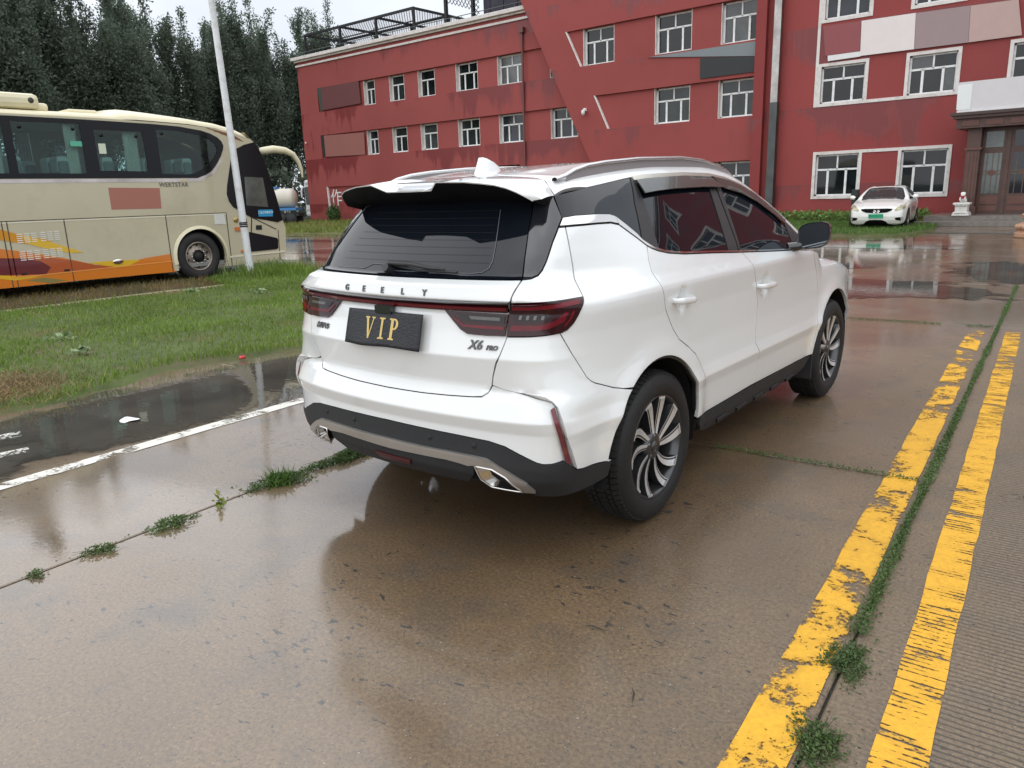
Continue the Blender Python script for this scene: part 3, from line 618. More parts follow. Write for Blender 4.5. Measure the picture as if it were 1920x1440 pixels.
    # sign boards on the left wing
    def board(name, poly, y, col, label, cat='sign', d=.05):
        m = pm('board_' + name + '_%02x%02x' % (int(col[0] * 255), int(col[2] * 255)), col, .55, var=.03, vscale=3); mb = MB(); mb.prism(poly, d, lambda u, v, w: (u, y + w, v)); o = mb.build(name, m); return tag(o, label, cat, 'blank boards fixed to the red building')
    board('sign_board', [(-45.1, 7.57), (-41.05, 7.66), (-41.12, 9.05), (-45.12, 9.06)], Y - .02, (.135, .046, .046), 'dark maroon blank board between the upper windows at the left wing end')
    board('sign_board', [(-45.35, 7.55), (-45.1, 7.56), (-45.12, 9.06), (-45.55, 9.05)], Y - .015, (.05, .065, .05), 'narrow dark green board left of the maroon board')
    board('sign_board', [(-45.2, 4.50), (-41.0, 4.42), (-40.95, 5.83), (-45.22, 5.92)], Y - .02, (.29, .115, .098), 'dull reddish blank board left of the middle-row windows')
    board('sign_board', [(-45.42, 4.52), (-45.2, 4.50), (-45.22, 5.92), (-45.6, 5.93)], Y - .015, (.022, .028, .028), 'narrow black board left of the dull reddish board')
    mb = MB(); mb.lathe([(0, 0), (.06, .01), (.08, .06), (.03, .1), (0, .1)], 10); o = mb.build('wall_sensor', white, B); o.location = (-47.2, Y - .08, 5.55); o.rotation_euler = (math.pi / 2, 0, 0)
    # ---- roof frames with wire mesh
    steel = pm('dark_steel', (.028, .028, .03), .5, .4)
    def mesh_mat():
        m = bpy.data.materials.new('wire_mesh'); m.use_nodes = True; nt, N, L = nodes_of(m); b = nt.nodes['Principled BSDF']; b.inputs['Base Color'].default_value = (.03, .03, .033, 1)
        tc = N('ShaderNodeTexCoord'); mp = N('ShaderNodeMapping'); mp.inputs['Rotation'].default_value = (0, 0, math.pi / 4); L(tc.outputs['UV'], mp.inputs[0]); sp = N('ShaderNodeSeparateXYZ'); L(mp.outputs[0], sp.inputs[0])
        def ln(v): return math_n(N, L, 'LESS_THAN', math_n(N, L, 'ABSOLUTE', math_n(N, L, 'SUBTRACT', math_n(N, L, 'FRACT', v), .5)), .115)
        a = math_n(N, L, 'MAXIMUM', ln(sp.outputs[0]), ln(sp.outputs[1])); L(a, b.inputs['Alpha']); return m
    wm = mesh_mat()
    def panel(c0, c1, c2, c3, parent, cell=.22):
        me = np_mesh('mesh_panel', np.array([c0, c1, c2, c3], float), [(0, 1, 2, 3)]); uv = me.uv_layers.new(name='uv'); a = (Vector(c1) - Vector(c0)).length / cell; b = (Vector(c3) - Vector(c0)).length / cell
        for i, q in enumerate(((0, 0), (a, 0), (a, b), (0, b))): uv.data[i].uv = q
        return link('mesh_panel', me, wm, parent)
    G = empty('roof_frame', (-41, 38, 11.1)); tag(G, 'low dark steel frame with wire mesh top on the roof edge', 'roof frame')
    xs_ = [-46.9, -43.1, -39.5, -36.05]; ys_ = [35.1, 38.2, 41.3]; zt = 12.66
    off = Vector(G.location)
    def gbar(p, q, r, parent): return MB().box((min(p[0], q[0]) - r - parent.location.x, min(p[1], q[1]) - r - parent.location.y, min(p[2], q[2]) - r - parent.location.z), (max(p[0], q[0]) + r - parent.location.x, max(p[1], q[1]) + r - parent.location.y, max(p[2], q[2]) + r - parent.location.z)).build('beam', steel, parent)
    for x in xs_:
        gbar((x, ys_[0], zt), (x, ys_[-1], zt), .065, G)
        for y in ys_: gbar((x, y, 11.1), (x, y, zt - .07), .07, G)
    for y in ys_: gbar((xs_[0], y, zt + .003), (xs_[-1], y, zt + .003), .068, G)
    gbar((xs_[0], ys_[0], 11.95), (xs_[-1], ys_[0], 11.95), .03, G)
    for i in range(3):
        for j in range(2): 
            c = [(xs_[i], ys_[j]), (xs_[i + 1], ys_[j]), (xs_[i + 1], ys_[j + 1]), (xs_[i], ys_[j + 1])]; panel(*[tuple(Vector((a, b, zt + .03)) - off) for a, b in c], G, .16)
    H = empty('roof_shelter', (-27, 38, 11.1)); tag(H, 'tall dark roof shelter with wire mesh wall behind the slanting wing', 'roof shelter'); offh = Vector(H.location)
    for x in (-33.8, -31.65): 
        for y in (35.6, 40.5): gbar((x, y, 11.1), (x, y, 15.5), .09, H)
    gbar((-33.8, 35.6, 14.6), (-31.65, 35.6, 14.6), .06, H)
    panel(*[tuple(Vector(p) - offh) for p in ((-33.72, 35.62, 12.62), (-31.72, 35.62, 11.92), (-31.72, 35.62, 15.5), (-33.72, 35.62, 15.5))], H, .2)
    panel(*[tuple(Vector(p) - offh) for p in ((-31.56, 35.62, 11.3), (-31.2, 35.62, 11.3), (-31.2, 35.62, 15.5), (-31.56, 35.62, 15.5))], H, .2)
    mb = MB()
    for k in range(14): mb.box((-31.2 + k * .5 - offh.x, 36.0 - offh.y + .03 * (k % 2), 0), (-30.72 + k * .5 - offh.x, 41 - offh.y, 4.6))
    mb.build('cladding', pm('shelter_dark', (.045, .042, .06), .7, var=.5, vscale=1.2), H)
    # ---- slanting central wing
    Y = 34.0; e = lambda z: -20.98 - .5215 * z
    outer = [(e(-.1), -.1), (-13.92, -.1), (-13.92, 15.2), (e(15.2), 15.2)]
    b1 = [(-23.16, 7.68), (-13.97, 7.68), (-13.97, 9.42), (-24.05, 9.42)]; b2 = [(-21.55, 4.58), (-13.97, 4.58), (-13.97, 6.22), (-22.36, 6.22)]; b3 = [(-19.9, .95), (-13.97, .95), (-13.97, 2.70), (-20.8, 2.70)]
    facade(outer, [b1, b2, b3], Y, .14, 'wall', red, B)
    for (bb, ws) in ((b1, [(-23.05, -21.24), (-18.99, -17.13), (-15.71, -13.99)]), (b2, [(-18.99, -17.15), (-15.74, -13.99)]), (b3, [(-18.9, -17.1), (-15.72, -13.99)])):
        z0, z1 = bb[0][1], bb[2][1]; facade([(bb[3][0] - .02, z0 - .02), (-13.94, z0 - .02), (-13.94, z1 + .02), (bb[3][0] - .02, z1 + .02)], [rect(a, b, z0 + .012, z1 - .012) for a, b in ws], Y + .13, .3, 'band_wall', red, B)
        for a, b in ws: window(B, a + .02, b - .02, z0 + .02, z1 - .02, Y + .33, True); reveal(B, a, b, z0 + .012, z1 - .012, Y + .12, Y + .38, white)
        mb = MB(); (xa, za), (xb, zb) = bb[0], bb[3]; mb.add([(xa, Y - .015, za), (xa + .07, Y - .015, za), (xb + .07, Y - .015, zb), (xb, Y - .015, zb), (xa, Y + .12, za), (xa + .07, Y + .12, za), (xb + .07, Y + .12, zb), (xb, Y + .12, zb)], [(0, 1, 2, 3), (1, 5, 6, 2), (0, 3, 7, 4), (3, 2, 6, 7)]); part(mb, 'white_edge_strip', white)
    mb = MB(); mb.prism([(e(-.1) + .03, -.1), (-13.95, -.1), (-13.95, 15.1), (e(15.1) + .03, 15.1)], 12, lambda u, v, w: (u, Y + .58 + w, v)); part(mb, 'body', red)
    mb = MB(); mb.prism([(e(0) , -.1), (e(15.2), 15.2), (e(15.2) + .4, 15.2), (e(0) + .4, -.1)], .74, lambda u, v, w: (u + .012, Y + .01 + w, v)); part(mb, 'slanting_edge', red)
    board('sign_board', [(-19.27, 7.62), (-13.98, 7.00), (-13.98, 7.60)], Y - .06, (.20, .225, .235), 'light grey triangular board under the upper windows of the slanting wing')
    board('sign_board', [(-16.58, 6.37), (-13.96, 6.37), (-13.96, 6.98), (-16.6, 7.27)], Y - .055, (.026, .027, .028), 'black blank board under the grey triangular board')
    cam = MB(); cam.box((-.07, -.12, -.02), (.07, 0, .12)); cam.tube([(0, -.08, .03), (0, -.22, .03)], .03, 8); cam.lathe([(0, -.24), (.07, -.20), (.095, -.12), (.095, -.02), (.05, .03), (0, .03)], 14, 0, (0, -.24, .0)); o = cam.build('security_camera', pm('camera_white', (.75, .75, .74), .4)); o.location = (-22.85, Y, 5.55); tag(o, 'white security camera on the slanting wing wall', 'camera')
    # ---- entrance wing
    Y = 33.95; cols = [(-11.3, -9.35), (-8.0, -6.12), (-4.62, -2.75), (-1.25, .62), (2.1, 3.97), (5.45, 7.32), (8.8, 10.67), (12.15, 14.02), (15.5, 17.37), (18.85, 20.72)]
    rows = [(.95, 2.87), (4.66, 6.33), (7.87, 9.62), (11.1, 12.8), (14.3, 16.0)]
    hs = []; wl = []
    for r, (z0, z1) in enumerate(rows):
        for a, b in cols:
            if r == 0 and -6 < a < 4: continue
            hs.append(rect(a + .1, b - .1, z0 + .1, z1 - .1)); wl.append((a + .11, b - .11, z0 + .11, z1 - .11))
    facade([(-13.52, -.1), (24, -.1), (24, 17.3), (-13.52, 17.3)], hs, Y, .22, 'wall', red3, B)
    mb = MB(); mb.box((-13.95, Y - .25, -.1), (-13.50, Y + .3, 15)); part(mb, 'pilaster', wall_material('red_pilaster', (.24, .035, .033), (.17, .025, .025), .55, 9.))
    for (a, b, c, d) in wl: window(B, a, b, c, d, Y + .09, True)
    for r, (z0, z1) in enumerate(rows):
        for a, b in cols:
            if r == 0 and -6 < a < 4: continue
            mb = MB()
            for q in ((a, a + .12, z0, z1), (b - .12, b, z0, z1), (a + .12, b - .12, z1 - .12, z1), (a + .12, b - .12, z0, z0 + .12)): mb.box((q[0], Y - .035, q[2]), (q[1], Y + .03, q[3]))
            part(mb, 'window_surround', white)
        if r < 2:
            zz = z0 if r == 1 else z1 - .12
            for (a, b), (c, d) in zip(cols, cols[1:]):
                if b < -6.2: mb = MB(); mb.box((b + .001, Y - .03, zz), (c - .001, Y + .02, zz + .12)); part(mb, 'trim_band', white)
    mb = MB(); mb.box((-11.42, Y - .033, 4.66), (-11.302, Y + .02, 9.6)); part(mb, 'trim_band', white)
    mb = MB(); mb.box((-13.5, Y + .25, -.1), (24, Y + 12, 17.25)); part(mb, 'body', red3)
    for zz0, zz1, pr in ((16.75, 16.86, .08), (17.05, 17.16, .14), (17.16, 17.4, .32)): 
        mb = MB(); mb.box((-13.5, Y - pr, zz0), (24 + pr, Y + .02, zz1)); part(mb, 'cornice', white)
    mb = MB(); mb.box((-13.16, Y - .34, .02), (-12.84, Y - .06, 5.0)); 
    part(mb, 'duct', pm('duct_dull', (.075, .08, .078), .35, .6, var=.3, vscale=2)); mb = MB(); mb.box((-13.15, Y - .33, 5.002), (-12.85, Y - .07, 15)); part(mb, 'duct', pm('duct_bright', (.30, .285, .27), .22, .9, var=.35, vscale=1.6, bump=.3, bscale=3))
    board('sign_board', [(-11.05, 6.62), (-9.71, 6.62), (-9.75, 7.73), (-11.2, 7.75)], Y - .09, (.27, .072, .078), 'dark red blank board, leftmost of the row on the entrance wing')
    board('sign_board', [(-10.93, 6.40), (-9.68, 6.42), (-9.69, 6.61), (-10.95, 6.61)], Y - .09, (.74, .74, .73), 'small white strip under the dark red board')
    board('sign_board', [(-9.69, 6.44), (-7.75, 6.43), (-7.80, 7.71), (-9.73, 7.73)], Y - .095, (.75, .68, .66), 'off-white blank board in the row on the entrance wing')
    board('sign_board', [(-7.74, 6.43), (-5.95, 6.42), (-6.0, 7.67), (-7.79, 7.70)], Y - .092, (.32, .235, .235), 'greyish mauve blank board in the row on the entrance wing')
    board('sign_board', [(-5.94, 6.42), (-4.30, 6.43), (-4.53, 7.63), (-5.99, 7.66)], Y - .094, (.47, .33, .30), 'pinkish blank board, rightmost of the row on the entrance wing')
    # ---- porch
    Pq = empty('entrance_porch', (-1.2, 32, 0)); tag(Pq, 'dark brown carved entrance porch with glazed doors and steps', 'porch'); ox, oy = -1.2, 32.
    br = pm('porch_brown', (.085, .045, .036), .42, var=.25, vscale=3, bump=.2, bscale=30); br2 = pm('porch_red_brown', (.12, .05, .038), .4, var=.25, vscale=3)
    def pb(name, a, b, mat=br, bev=0.): return MB().box((a[0] - ox, a[1] - oy, a[2]), (b[0] - ox, b[1] - oy, b[2]), 0, bev).build(name, mat, Pq)
    pb('beam', (-5.62, 31.45, 3.28), (3.2, 33.9, 3.60), br); pb('cornice', (-5.72, 31.30, 3.602), (3.3, 33.92, 3.70)); pb('cornice', (-5.80, 31.2, 3.702), (3.4, 33.92, 3.80), pm('porch_edge', (.06, .035, .03), .4))
    for k in range(12): pb('beam_tile', (-5.45 + k * .72, 31.425, 3.34), (-4.93 + k * .72, 31.447, 3.55), br2, .01)
    pb('floor', (-6.2, 30.55, .172), (3.9, 33.9, .345), pm('step_granite', (.16, .14, .12), .35, var=.35, vscale=7, coat=.5, coat_rough=.2)); pb('step', (-6.4, 30.15, 0), (4.1, 30.548, .17), MATS['step_granite'], .01); pb('floor_base', (-6.2, 30.56, 0), (3.9, 33.9, .171), MATS['step_granite'])
    for x in (-5.28, 2.5):
        pb('column', (x, 31.75, .35), (x + .42, 32.15, 3.28)); pb('column_base', (x - .06, 31.69, .346), (x + .48, 32.2, .62), br, .02); pb('column_head', (x - .05, 31.7, 2.55), (x + .47, 32.2, 2.63), br2)
        for k in range(3): pb('flute', (x + .07 + k * .11, 31.735, .7), (x + .12 + k * .11, 31.752, 2.5), br2)
    gd = pm('door_glass_dark', (.010, .012, .02), .04, spec=.6); gg = pm('door_glass_grey', (.12, .14, .135), .08, spec=.6, var=.25, vscale=4); br3 = pm('brass_bar', (.12, .085, .055), .35, .6)
    def bay(x0, x1, glass, lab):
        D = pb(lab, (x0, 32.12, .35), (x1, 32.2, 3.27), br)
        def sub(name, a, b, mat): return MB().box((a[0] - ox, a[1] - oy, a[2]), (b[0] - ox, b[1] - oy, b[2])).build(name, mat, D)
        sub('pane', (x0 + .1, 32.105, 1.05), (x1 - .1, 32.119, 2.42), glass); sub('pane', (x0 + .1, 32.105, 2.62), (x1 - .1, 32.119, 3.15), glass); sub('panel', (x0 + .08, 32.10, .45), (x1 - .08, 32.119, .62), br2); sub('panel', (x0 + .08, 32.10, .68), (x1 - .08, 32.119, .95), br2)
        for t in (.18, .5, .82): xx = x0 + .1 + (x1 - x0 - .2) * t; sub('bar', (xx - .012, 32.09, 1.05), (xx + .012, 32.104, 2.42), br3)
        sub('bar', (x0 + .1, 32.088, 1.70), (x1 - .1, 32.103, 1.73), br3); sub('bar', (x0 + .1, 32.088, 1.80), (x1 - .1, 32.103, 1.83), br3)
        xm = (x0 + x1) / 2; mb = MB(); mb.prism([(xm - ox - .13, 1.765), (xm - ox, 1.64), (xm - ox + .13, 1.765), (xm - ox, 1.89)], .02, lambda u, v, w: (u, 32.078 - oy + w, v)); mb.build('rosette', br2, D)
    bay(-4.85, -4.12, gg, 'sidelight'); bay(-4.0, -3.05, gd, 'door'); bay(-2.95, -2.0, gd, 'door'); bay(-1.9, -.95, gd, 'door'); bay(-.85, .1, gd, 'door'); bay(.2, 1.15, gd, 'door'); bay(1.3, 2.2, gg, 'sidelight')
    for x in (-4.06, -3.0, -1.95, -.9, .15, 1.22): pb('mullion', (x - .06, 32.08, .35), (x + .06, 32.118, 3.27), br)
    chx = text_mesh('brush_character', '北', .40, pm('teal_character', (.30, .42, .38), .5), Pq, .006, shear=.2); chx.location = (-3.38 - ox, 32.10 - oy, 2.88); chx.rotation_euler = (math.pi / 2, 0, 0)
    board('sign_board', [(-5.62, 3.86), (3.2, 3.82), (3.2, 4.84), (-5.66, 4.80)], 31.4, (.62, .60, .605), 'large pale grey blank board above the entrance porch', d=.25)
    board('sign_board', [(-5.66, 3.9), (-5.24, 3.9), (-5.24, 4.72), (-5.68, 4.72)], 31.385, (.74, .77, .76), 'small white panel at the left end of the porch board', d=.012)
    pb('fascia', (-5.64, 31.36, 3.803), (3.2, 31.7, 3.86), pm('fascia_white', (.68, .67, .66), .5))
    # ---- guardian lion on its pedestal
    st = pm('white_marble', (.70, .69, .66), .55, var=.12, vscale=14, dirt=(.38, .35, .3), dscale=9)
    Ls = empty('stone_lion', (-5.05, 30.75, .345)); tag(Ls, 'small white stone lion with red ribbon on a moulded pedestal beside the steps', 'statue')
    mb = MB(); 
    for (hw, z0, z1) in ((.26, 0, .07), (.235, .071, .12), (.2, .121, .16), (.185, .161, .33), (.21, .331, .37), (.25, .371, .44)): mb.box((-hw, -hw, z0), (hw, hw, z1), 0, .012)
    for k in range(5): mb.lathe([(0, -.03), (.028, -.02), (.035, 0), (.028, .02), (0, .03)], 8, 0, (-.16 + .08 * k, -.245, .10)); mb.lathe([(0, -.025), (.024, -.016), (.03, 0), (.024, .016), (0, .025)], 8, 0, (-.16 + .08 * k, -.225, .35))
    mb.build('pedestal', st, Ls)
    me = bpy.data.meshes.new('lion_body'); bm = bmesh.new()
    pts = [(0, .10, .50), (0, .03, .56), (0, -.03, .64), (0, -.05, .72), (0, -.085, .735), (.07, -.10, .50), (.06, -.06, .60), (-.07, -.10, .50), (-.06, -.06, .60), (.065, -.03, .785), (-.065, -.03, .785), (.10, .08, .48), (-.10, .08, .48), (0, .13, .58)]
    ed = [(0, 1), (1, 2), (2, 3), (3, 4), (2, 6), (6, 5), (2, 8), (8, 7), (3, 9), (3, 10), (0, 11), (0, 12), (0, 13)]; rd = [.085, .085, .075, .085, .05, .035, .04, .035, .04, .028, .028, .05, .05, .03]
    vs_ = [bm.verts.new(p) for p in pts]; [bm.edges.new((vs_[a], vs_[b])) for a, b in ed]; bm.to_mesh(me); bm.free(); o = link('lion_body', me, st, Ls); sk = o.modifiers.new('skin', 'SKIN'); o.modifiers.new('sub', 'SUBSURF').levels = 2; o.modifiers['sub'].render_levels = 2
    for i, v in enumerate(me.skin_vertices[0].data): v.radius = (rd[i], rd[i])
    me.skin_vertices[0].data[0].use_root = True
    mb = MB(); mb.lathe([(.075, -.02), (.09, 0), (.075, .02)], 16, 0, (0, -.05, .655)); mb.lathe([(0, -.05), (.05, -.03), (.055, 0), (.03, .03), (0, .03)], 10, 0, (0, -.125, .62)); mb.build('red_ribbon', pm('ribbon_red', (.35, .015, .03), .6), Ls)
    mb = MB(); mb.lathe([(0, 0), (.62, 0), (.64, .03), (.64, .12), (.58, .15), (.55, .18), (.60, .24), (.62, .30), (.58, .36), (.46, .40), (.44, .46), (.50, .52), (.52, .60), (.44, .66), (.0, .66)], 32, smooth=False)
    for k in range(22): a = 2 * math.pi * k / 22; mb.lathe([(0, -.08), (.06, -.05), (.075, 0), (.06, .05), (0, .08)], 7, 0, (.575 * math.cos(a), .575 * math.sin(a), .28))
    o = mb.build('stone_planter', pm('pink_sandstone', (.46, .27, .17), .6, var=.2, vscale=8, dirt=(.25, .14, .09), dscale=4)); o.location = (-2.12, 24.7, 0); tag(o, 'round carved sandstone planter at the right picture edge', 'planter')
    mb = MB(); mb.box((-.11, -.11, 0), (.11, .11, 1.32), 0, .02); mb.box((-.13, -.13, 1.1), (.13, .13, 1.2)); o = mb.build('post', pm('dark_green_post', (.02, .028, .026), .5)); o.location = (-8.72, 31.2, 0); tag(o, 'dark green square post behind the white sedan', 'post')
# ------------------------------------------------------------------ trees, pole
def poplar(seed, H=20., spread=3.1, limbs=17, leaves=30000):
    rng = np.random.default_rng(seed); P = []; mb = MB()
    mb.tube([(0, 0, -.1), (.1, .05, H * .3), (.05, -.05, H * .6), (0, 0, H * .93)], [.26, .19, .11, .02], 8)
    segs = [((0, 0, H * .25), (0, 0, H))]
    for k in range(limbs):
        a = 2.4 * k + rng.uniform(-.4, .4); z0 = H * rng.uniform(.10, .62); l = H * rng.uniform(.20, .40) * (1.1 - .5 * z0 / H); s = spread * rng.uniform(.5, 1.) * (1.12 - .75 * z0 / H)
        x1, y1 = math.cos(a) * s, math.sin(a) * s; p0 = (0, 0, z0); p1 = (x1 * .75, y1 * .75, z0 + l * .45); p2 = (x1, y1, z0 + l)
        mb.tube([p0, p1, p2], [.07, .04, .01], 5); segs += [(p0, p1), (p1, p2)]
        for q in range(3):   # upright side shoots
            t = rng.uniform(.3, 1.); b = tuple(np.array(p1) * (1 - t) + np.array(p2) * t); e = (b[0] + rng.uniform(-.7, .7), b[1] + rng.uniform(-.7, .7), b[2] + H * rng.uniform(.07, .15)); segs.append((b, e)); mb.tube([b, e], [.02, .006], 4)
    w = np.array([np.linalg.norm(np.array(b) - np.array(a)) for a, b in segs]); w[0] *= .9; c = rng.choice(len(segs), leaves, p=w / w.sum()); t = rng.uniform(0, 1, leaves)
    A = np.array([s[0] for s in segs])[c]; Bq = np.array([s[1] for s in segs])[c]; tz = np.clip((A[:, 2] * (1 - t) + Bq[:, 2] * t) / H, 0, 1)
    rad = (.62 * (1 - tz * .72))[:, None]; p = A + (Bq - A) * t[:, None] + rng.normal(size=(leaves, 3)) * rad * np.array([1, 1, .9])
    p = p[p[:, 2] > .6]; V, Fc = leaf_cloud(p, rng, .24, 1.0)
    return np_mesh('crown', V, Fc), mb
def build_trees():
    lm = blade_material('poplar_leaf', (.088, .125, .092), (.16, .20, .142), thin=.5); bark = pm('poplar_bark', (.10, .095, .08), .85, var=.3, vscale=4, bump=.5, bscale=12)
    var = []
    for k in range(5):
        cr, mb = poplar(100 + k, 20 + (k % 3) * 1.2, 3.1 + .3 * (k % 2)); var.append((cr, mb))
    trunks = [None] * 5
    spots = []
    y = -6.
    i = 0
    rr = random.Random(21)
    while y < 62: spots.append((-66 + rr.uniform(-1.2, 1.2), y, 0)); y += rr.uniform(2.5, 3.4)
    y = -10.
    while y < 70: spots.append((-72 + rr.uniform(-1.2, 1.2), y, 1)); y += rr.uniform(3.8, 5.2)
    names = {0: 'poplar in the front row of the tree belt behind the coach', 1: 'poplar in the rear row of the tree belt behind the coach'}
    for i, (x, y, row) in enumerate(spots):
        k = rr.randrange(5); t = empty('poplar_tree', (x, y, 0), rr.uniform(0, 6.3)); s = rr.uniform(.86, 1.12) * (1.12 if y < 27 else .90) * (1.04 if row else 1.)
        t.scale = (s, s, s); tag(t, 'tall dark green ' + names[row], 'tree', names[row] + 's')
        c = link('crown', var[k][0], None, t)
        if not var[k][0].materials: var[k][0].materials.append(lm)
        if trunks[k] is None: trunks[k] = var[k][1].build('trunk', bark, t)
        else: o = trunks[k].copy(); COL.objects.link(o); o.parent = t
    # dark undergrowth closing the foot of the belt
    n = 9000; p = np.column_stack([RNG.uniform(-68, -61, n), RNG.uniform(-6, 60, n), RNG.uniform(0, 1, n) ** 1.2 * 4.2]); V, Fc = leaf_cloud(p, RNG, .6, .8); o = link('undergrowth', np_mesh('undergrowth', V, Fc), lm); tag(o, kind='stuff')
    # small bush at the foot of the left wing
    b = empty('bush', (-43.2, 33.4, 0)); tag(b, 'small round bush at the foot of the left red wing', 'bush'); rng = np.random.default_rng(5); n = 900; d = rng.normal(size=(n, 3)); d /= np.linalg.norm(d, axis=1, keepdims=True); p = d * rng.uniform(.3, 1, n)[:, None] * np.array([.55, .5, .6]) + np.array([0, 0, .6]); V, Fc = leaf_cloud(p, rng, .17, .8)
    link('leaves', np_mesh('leaves', V, Fc), blade_material('bush_leaf', (.05, .10, .03), (.10, .17, .05)), b); MB().tube([(0, 0, 0), (0, 0, .5)], [.04, .02], 6).build('stem', bark, b)
    # leaning lamp pole
    po = empty('lamp_pole', (-14.55, 8.95, 0)); tag(po, 'tall white lamp pole leaning left in the grass before the coach', 'pole'); pw = pm('pole_white', (.68, .70, .72), .4, var=.06, vscale=3, dirt=(.45, .42, .36), dscale=7)
    mb = MB(); mb.tube([(0, 0, -.1), (0, 0, 3), (0, 0, 9.5)], [.078, .068, .048], 20); o = mb.build('shaft', pw, po); mb = MB(); mb.tube([(0, 0, .0), (0, 0, .28)], [.088, .086], 20); mb.build('base_sleeve', pw, po)
    mb = MB()
    for z in (1.06, 1.10, 1.135): mb.lathe([(.078, z - .014), (.086, z), (.078, z + .014)], 18)
    mb.tube([(.08, -.02, 1.12), (.20, -.04, 1.13), (.22, -.05, 1.22)], .006, 5); mb.build('cable_tie', pm('tie_black', (.015, .015, .015), .6), po)
    d = Vector((math.cos(CAM_YAW), -math.sin(CAM_YAW), 0)); po.rotation_mode = 'QUATERNION'; po.rotation_quaternion = Vector((0, 0, 1)).rotation_difference((Vector((0, 0, 1)) - d * .030).normalized())
    mb = MB(); mb.tube([(0, 0, 9.4), (0, .0, 9.6), (.5, .2, 9.8), (1.3, .5, 9.85)], .035, 8); mb.box((1.1, .35, 9.80), (1.8, .8, 9.9), 0, .03); mb.build('lamp_head', pw, po)
# ------------------------------------------------------------------ car body surface
def pch(x,xs,ys):
    # monotone-ish cubic (catmull/pchip) interpolation, vectorised
    xs=np.asarray(xs,float);ys=np.asarray(ys,float);h=np.diff(xs);d=np.diff(ys)/h
    m=np.zeros_like(ys);m[0]=d[0];m[-1]=d[-1]
    w1=2*h[1:]+h[:-1];w2=h[1:]+2*h[:-1]
    ok=d[:-1]*d[1:]>0
    with np.errstate(divide='ignore',invalid='ignore'):
        m[1:-1]=np.where(ok,(w1+w2)/(w1/d[:-1]+w2/d[1:]),0)
    x=np.clip(x,xs[0],xs[-1]);i=np.clip(np.searchsorted(xs,x)-1,0,len(h)-1)
    t=(x-xs[i])/h[i];t2=t*t;t3=t2*t
    return (2*t3-3*t2+1)*ys[i]+(t3-2*t2+t)*h[i]*m[i]+(-2*t3+3*t2)*ys[i+1]+(t3-t2)*h[i]*m[i+1]
def lin(x,xs,ys): return np.interp(x,xs,ys)
def sstep(a,b,x):
    t=np.clip((x-a)/(b-a),0,1)
    return t*t*(3-2*t)
def smax(a,b,k): return .5*(a+b+np.sqrt((a-b)**2+k*k))-0*k
def soft(fn,z,w):  # soften a piecewise-linear function of z
    o=0.
    for dz,wt in ((-1,.06),(-.66,.12),(-.33,.2),(0,.24),(.33,.2),(.66,.12),(1,.06)): o=o+wt*fn(z+dz*w)
    return o
XR_Z=[.24,.32,.40,.46,.60,.655,.745,.765,.90,1.00,1.085,1.115,1.128,1.185,1.215,1.42,1.60,1.7]
XR_X=[-.62,-.80,-.86,-.872,-.874,-.894,-.858,-.838,-.872,-.846,-.832,-.845,-.866,-.853,-.76,-.585,-.435,-.36]
W_Z=[.24,.33,.42,.55,.61,.67,.80,.99,1.10,1.12,1.17,1.205,1.235,1.40,1.60,1.70]
W_Y=[.82,.862,.880,.895,.910,.900,.895,.904,.918,.915,.884,.868,.853,.755,.635,.57]
def xr(z): return soft(lambda q:lin(q,XR_Z,XR_X),z,.007)
def wz(z): return soft(lambda q:lin(q,W_Z,W_Y),z,.007)
TX=[-.95,-.6,-.2,.4,1.6,2.4,2.9,3.2,3.45,3.6]
TW=[-.03,-.018,-.004,0,0,0,-.008,-.04,-.13,-.22]
TG=[-.10,-.066,-.03,0,0,-.02,-.06,-.1,-.2,-.3]   # greenhouse taper
def side(x,z):
    g=sstep(1.06,1.24,z)
    arch=0
    for ax in (0.,2.67):
        r=np.hypot(x-ax,z-.37); arch=arch+.016*np.exp(-((r-.43)/.07)**2)*(z<1.0)
    rc=sstep(0.,-.6,x)*pch(z,[.72,.9,1.1,1.2,1.3,1.42,1.6],[0,-.015,-.02,-.065,-.03,.015,.02])
    return wz(z)+rc+pch(x,TX,TW)*(1-g)+pch(x,TX,TG)*g+arch
RX=[-.9,-.6,-.3,.1,.6,1.0,1.35,1.7,2.0,2.28,2.45]
RZ=[1.55,1.592,1.630,1.664,1.692,1.695,1.665,1.53,1.35,1.14,1.0]
BX=[1.6,2.0,2.3,2.7,3.1,3.4,3.5,3.7]
BZ=[1.13,1.10,1.075,1.05,.98,.90,.84,.5]
def top(x,y):
    rf=pch(x,RX,RZ)-.07*y*y-.12*np.maximum(np.abs(y)-.45,0)**2
    bn=np.where(x>1.6,pch(x,BX,BZ)-.05*y*y,0)
    return np.maximum(rf,bn)
def xf(z): return pch(z,[.2,.35,.6,.85,.95,1.1,1.7],[3.40,3.52,3.57,3.52,3.42,3.2,2.0])
def F(x,y,z):
    ay=np.abs(y)
    fr=xr(z)+.13*y*y+.10*np.maximum(ay-.5,0)**2-x
    fs=ay-side(x,z)
    kc=.10+.05*sstep(.7,.95,z)-.03*sstep(1.15,1.3,z)
    a=smax(fr,fs,kc)
    ff=x-(xf(z)-.25*y*y)
    a=smax(a,ff,.12)
    ft=(z-top(x,y))*.9
    return smax(a,ft,.05)
XA=.3;SC=1.8
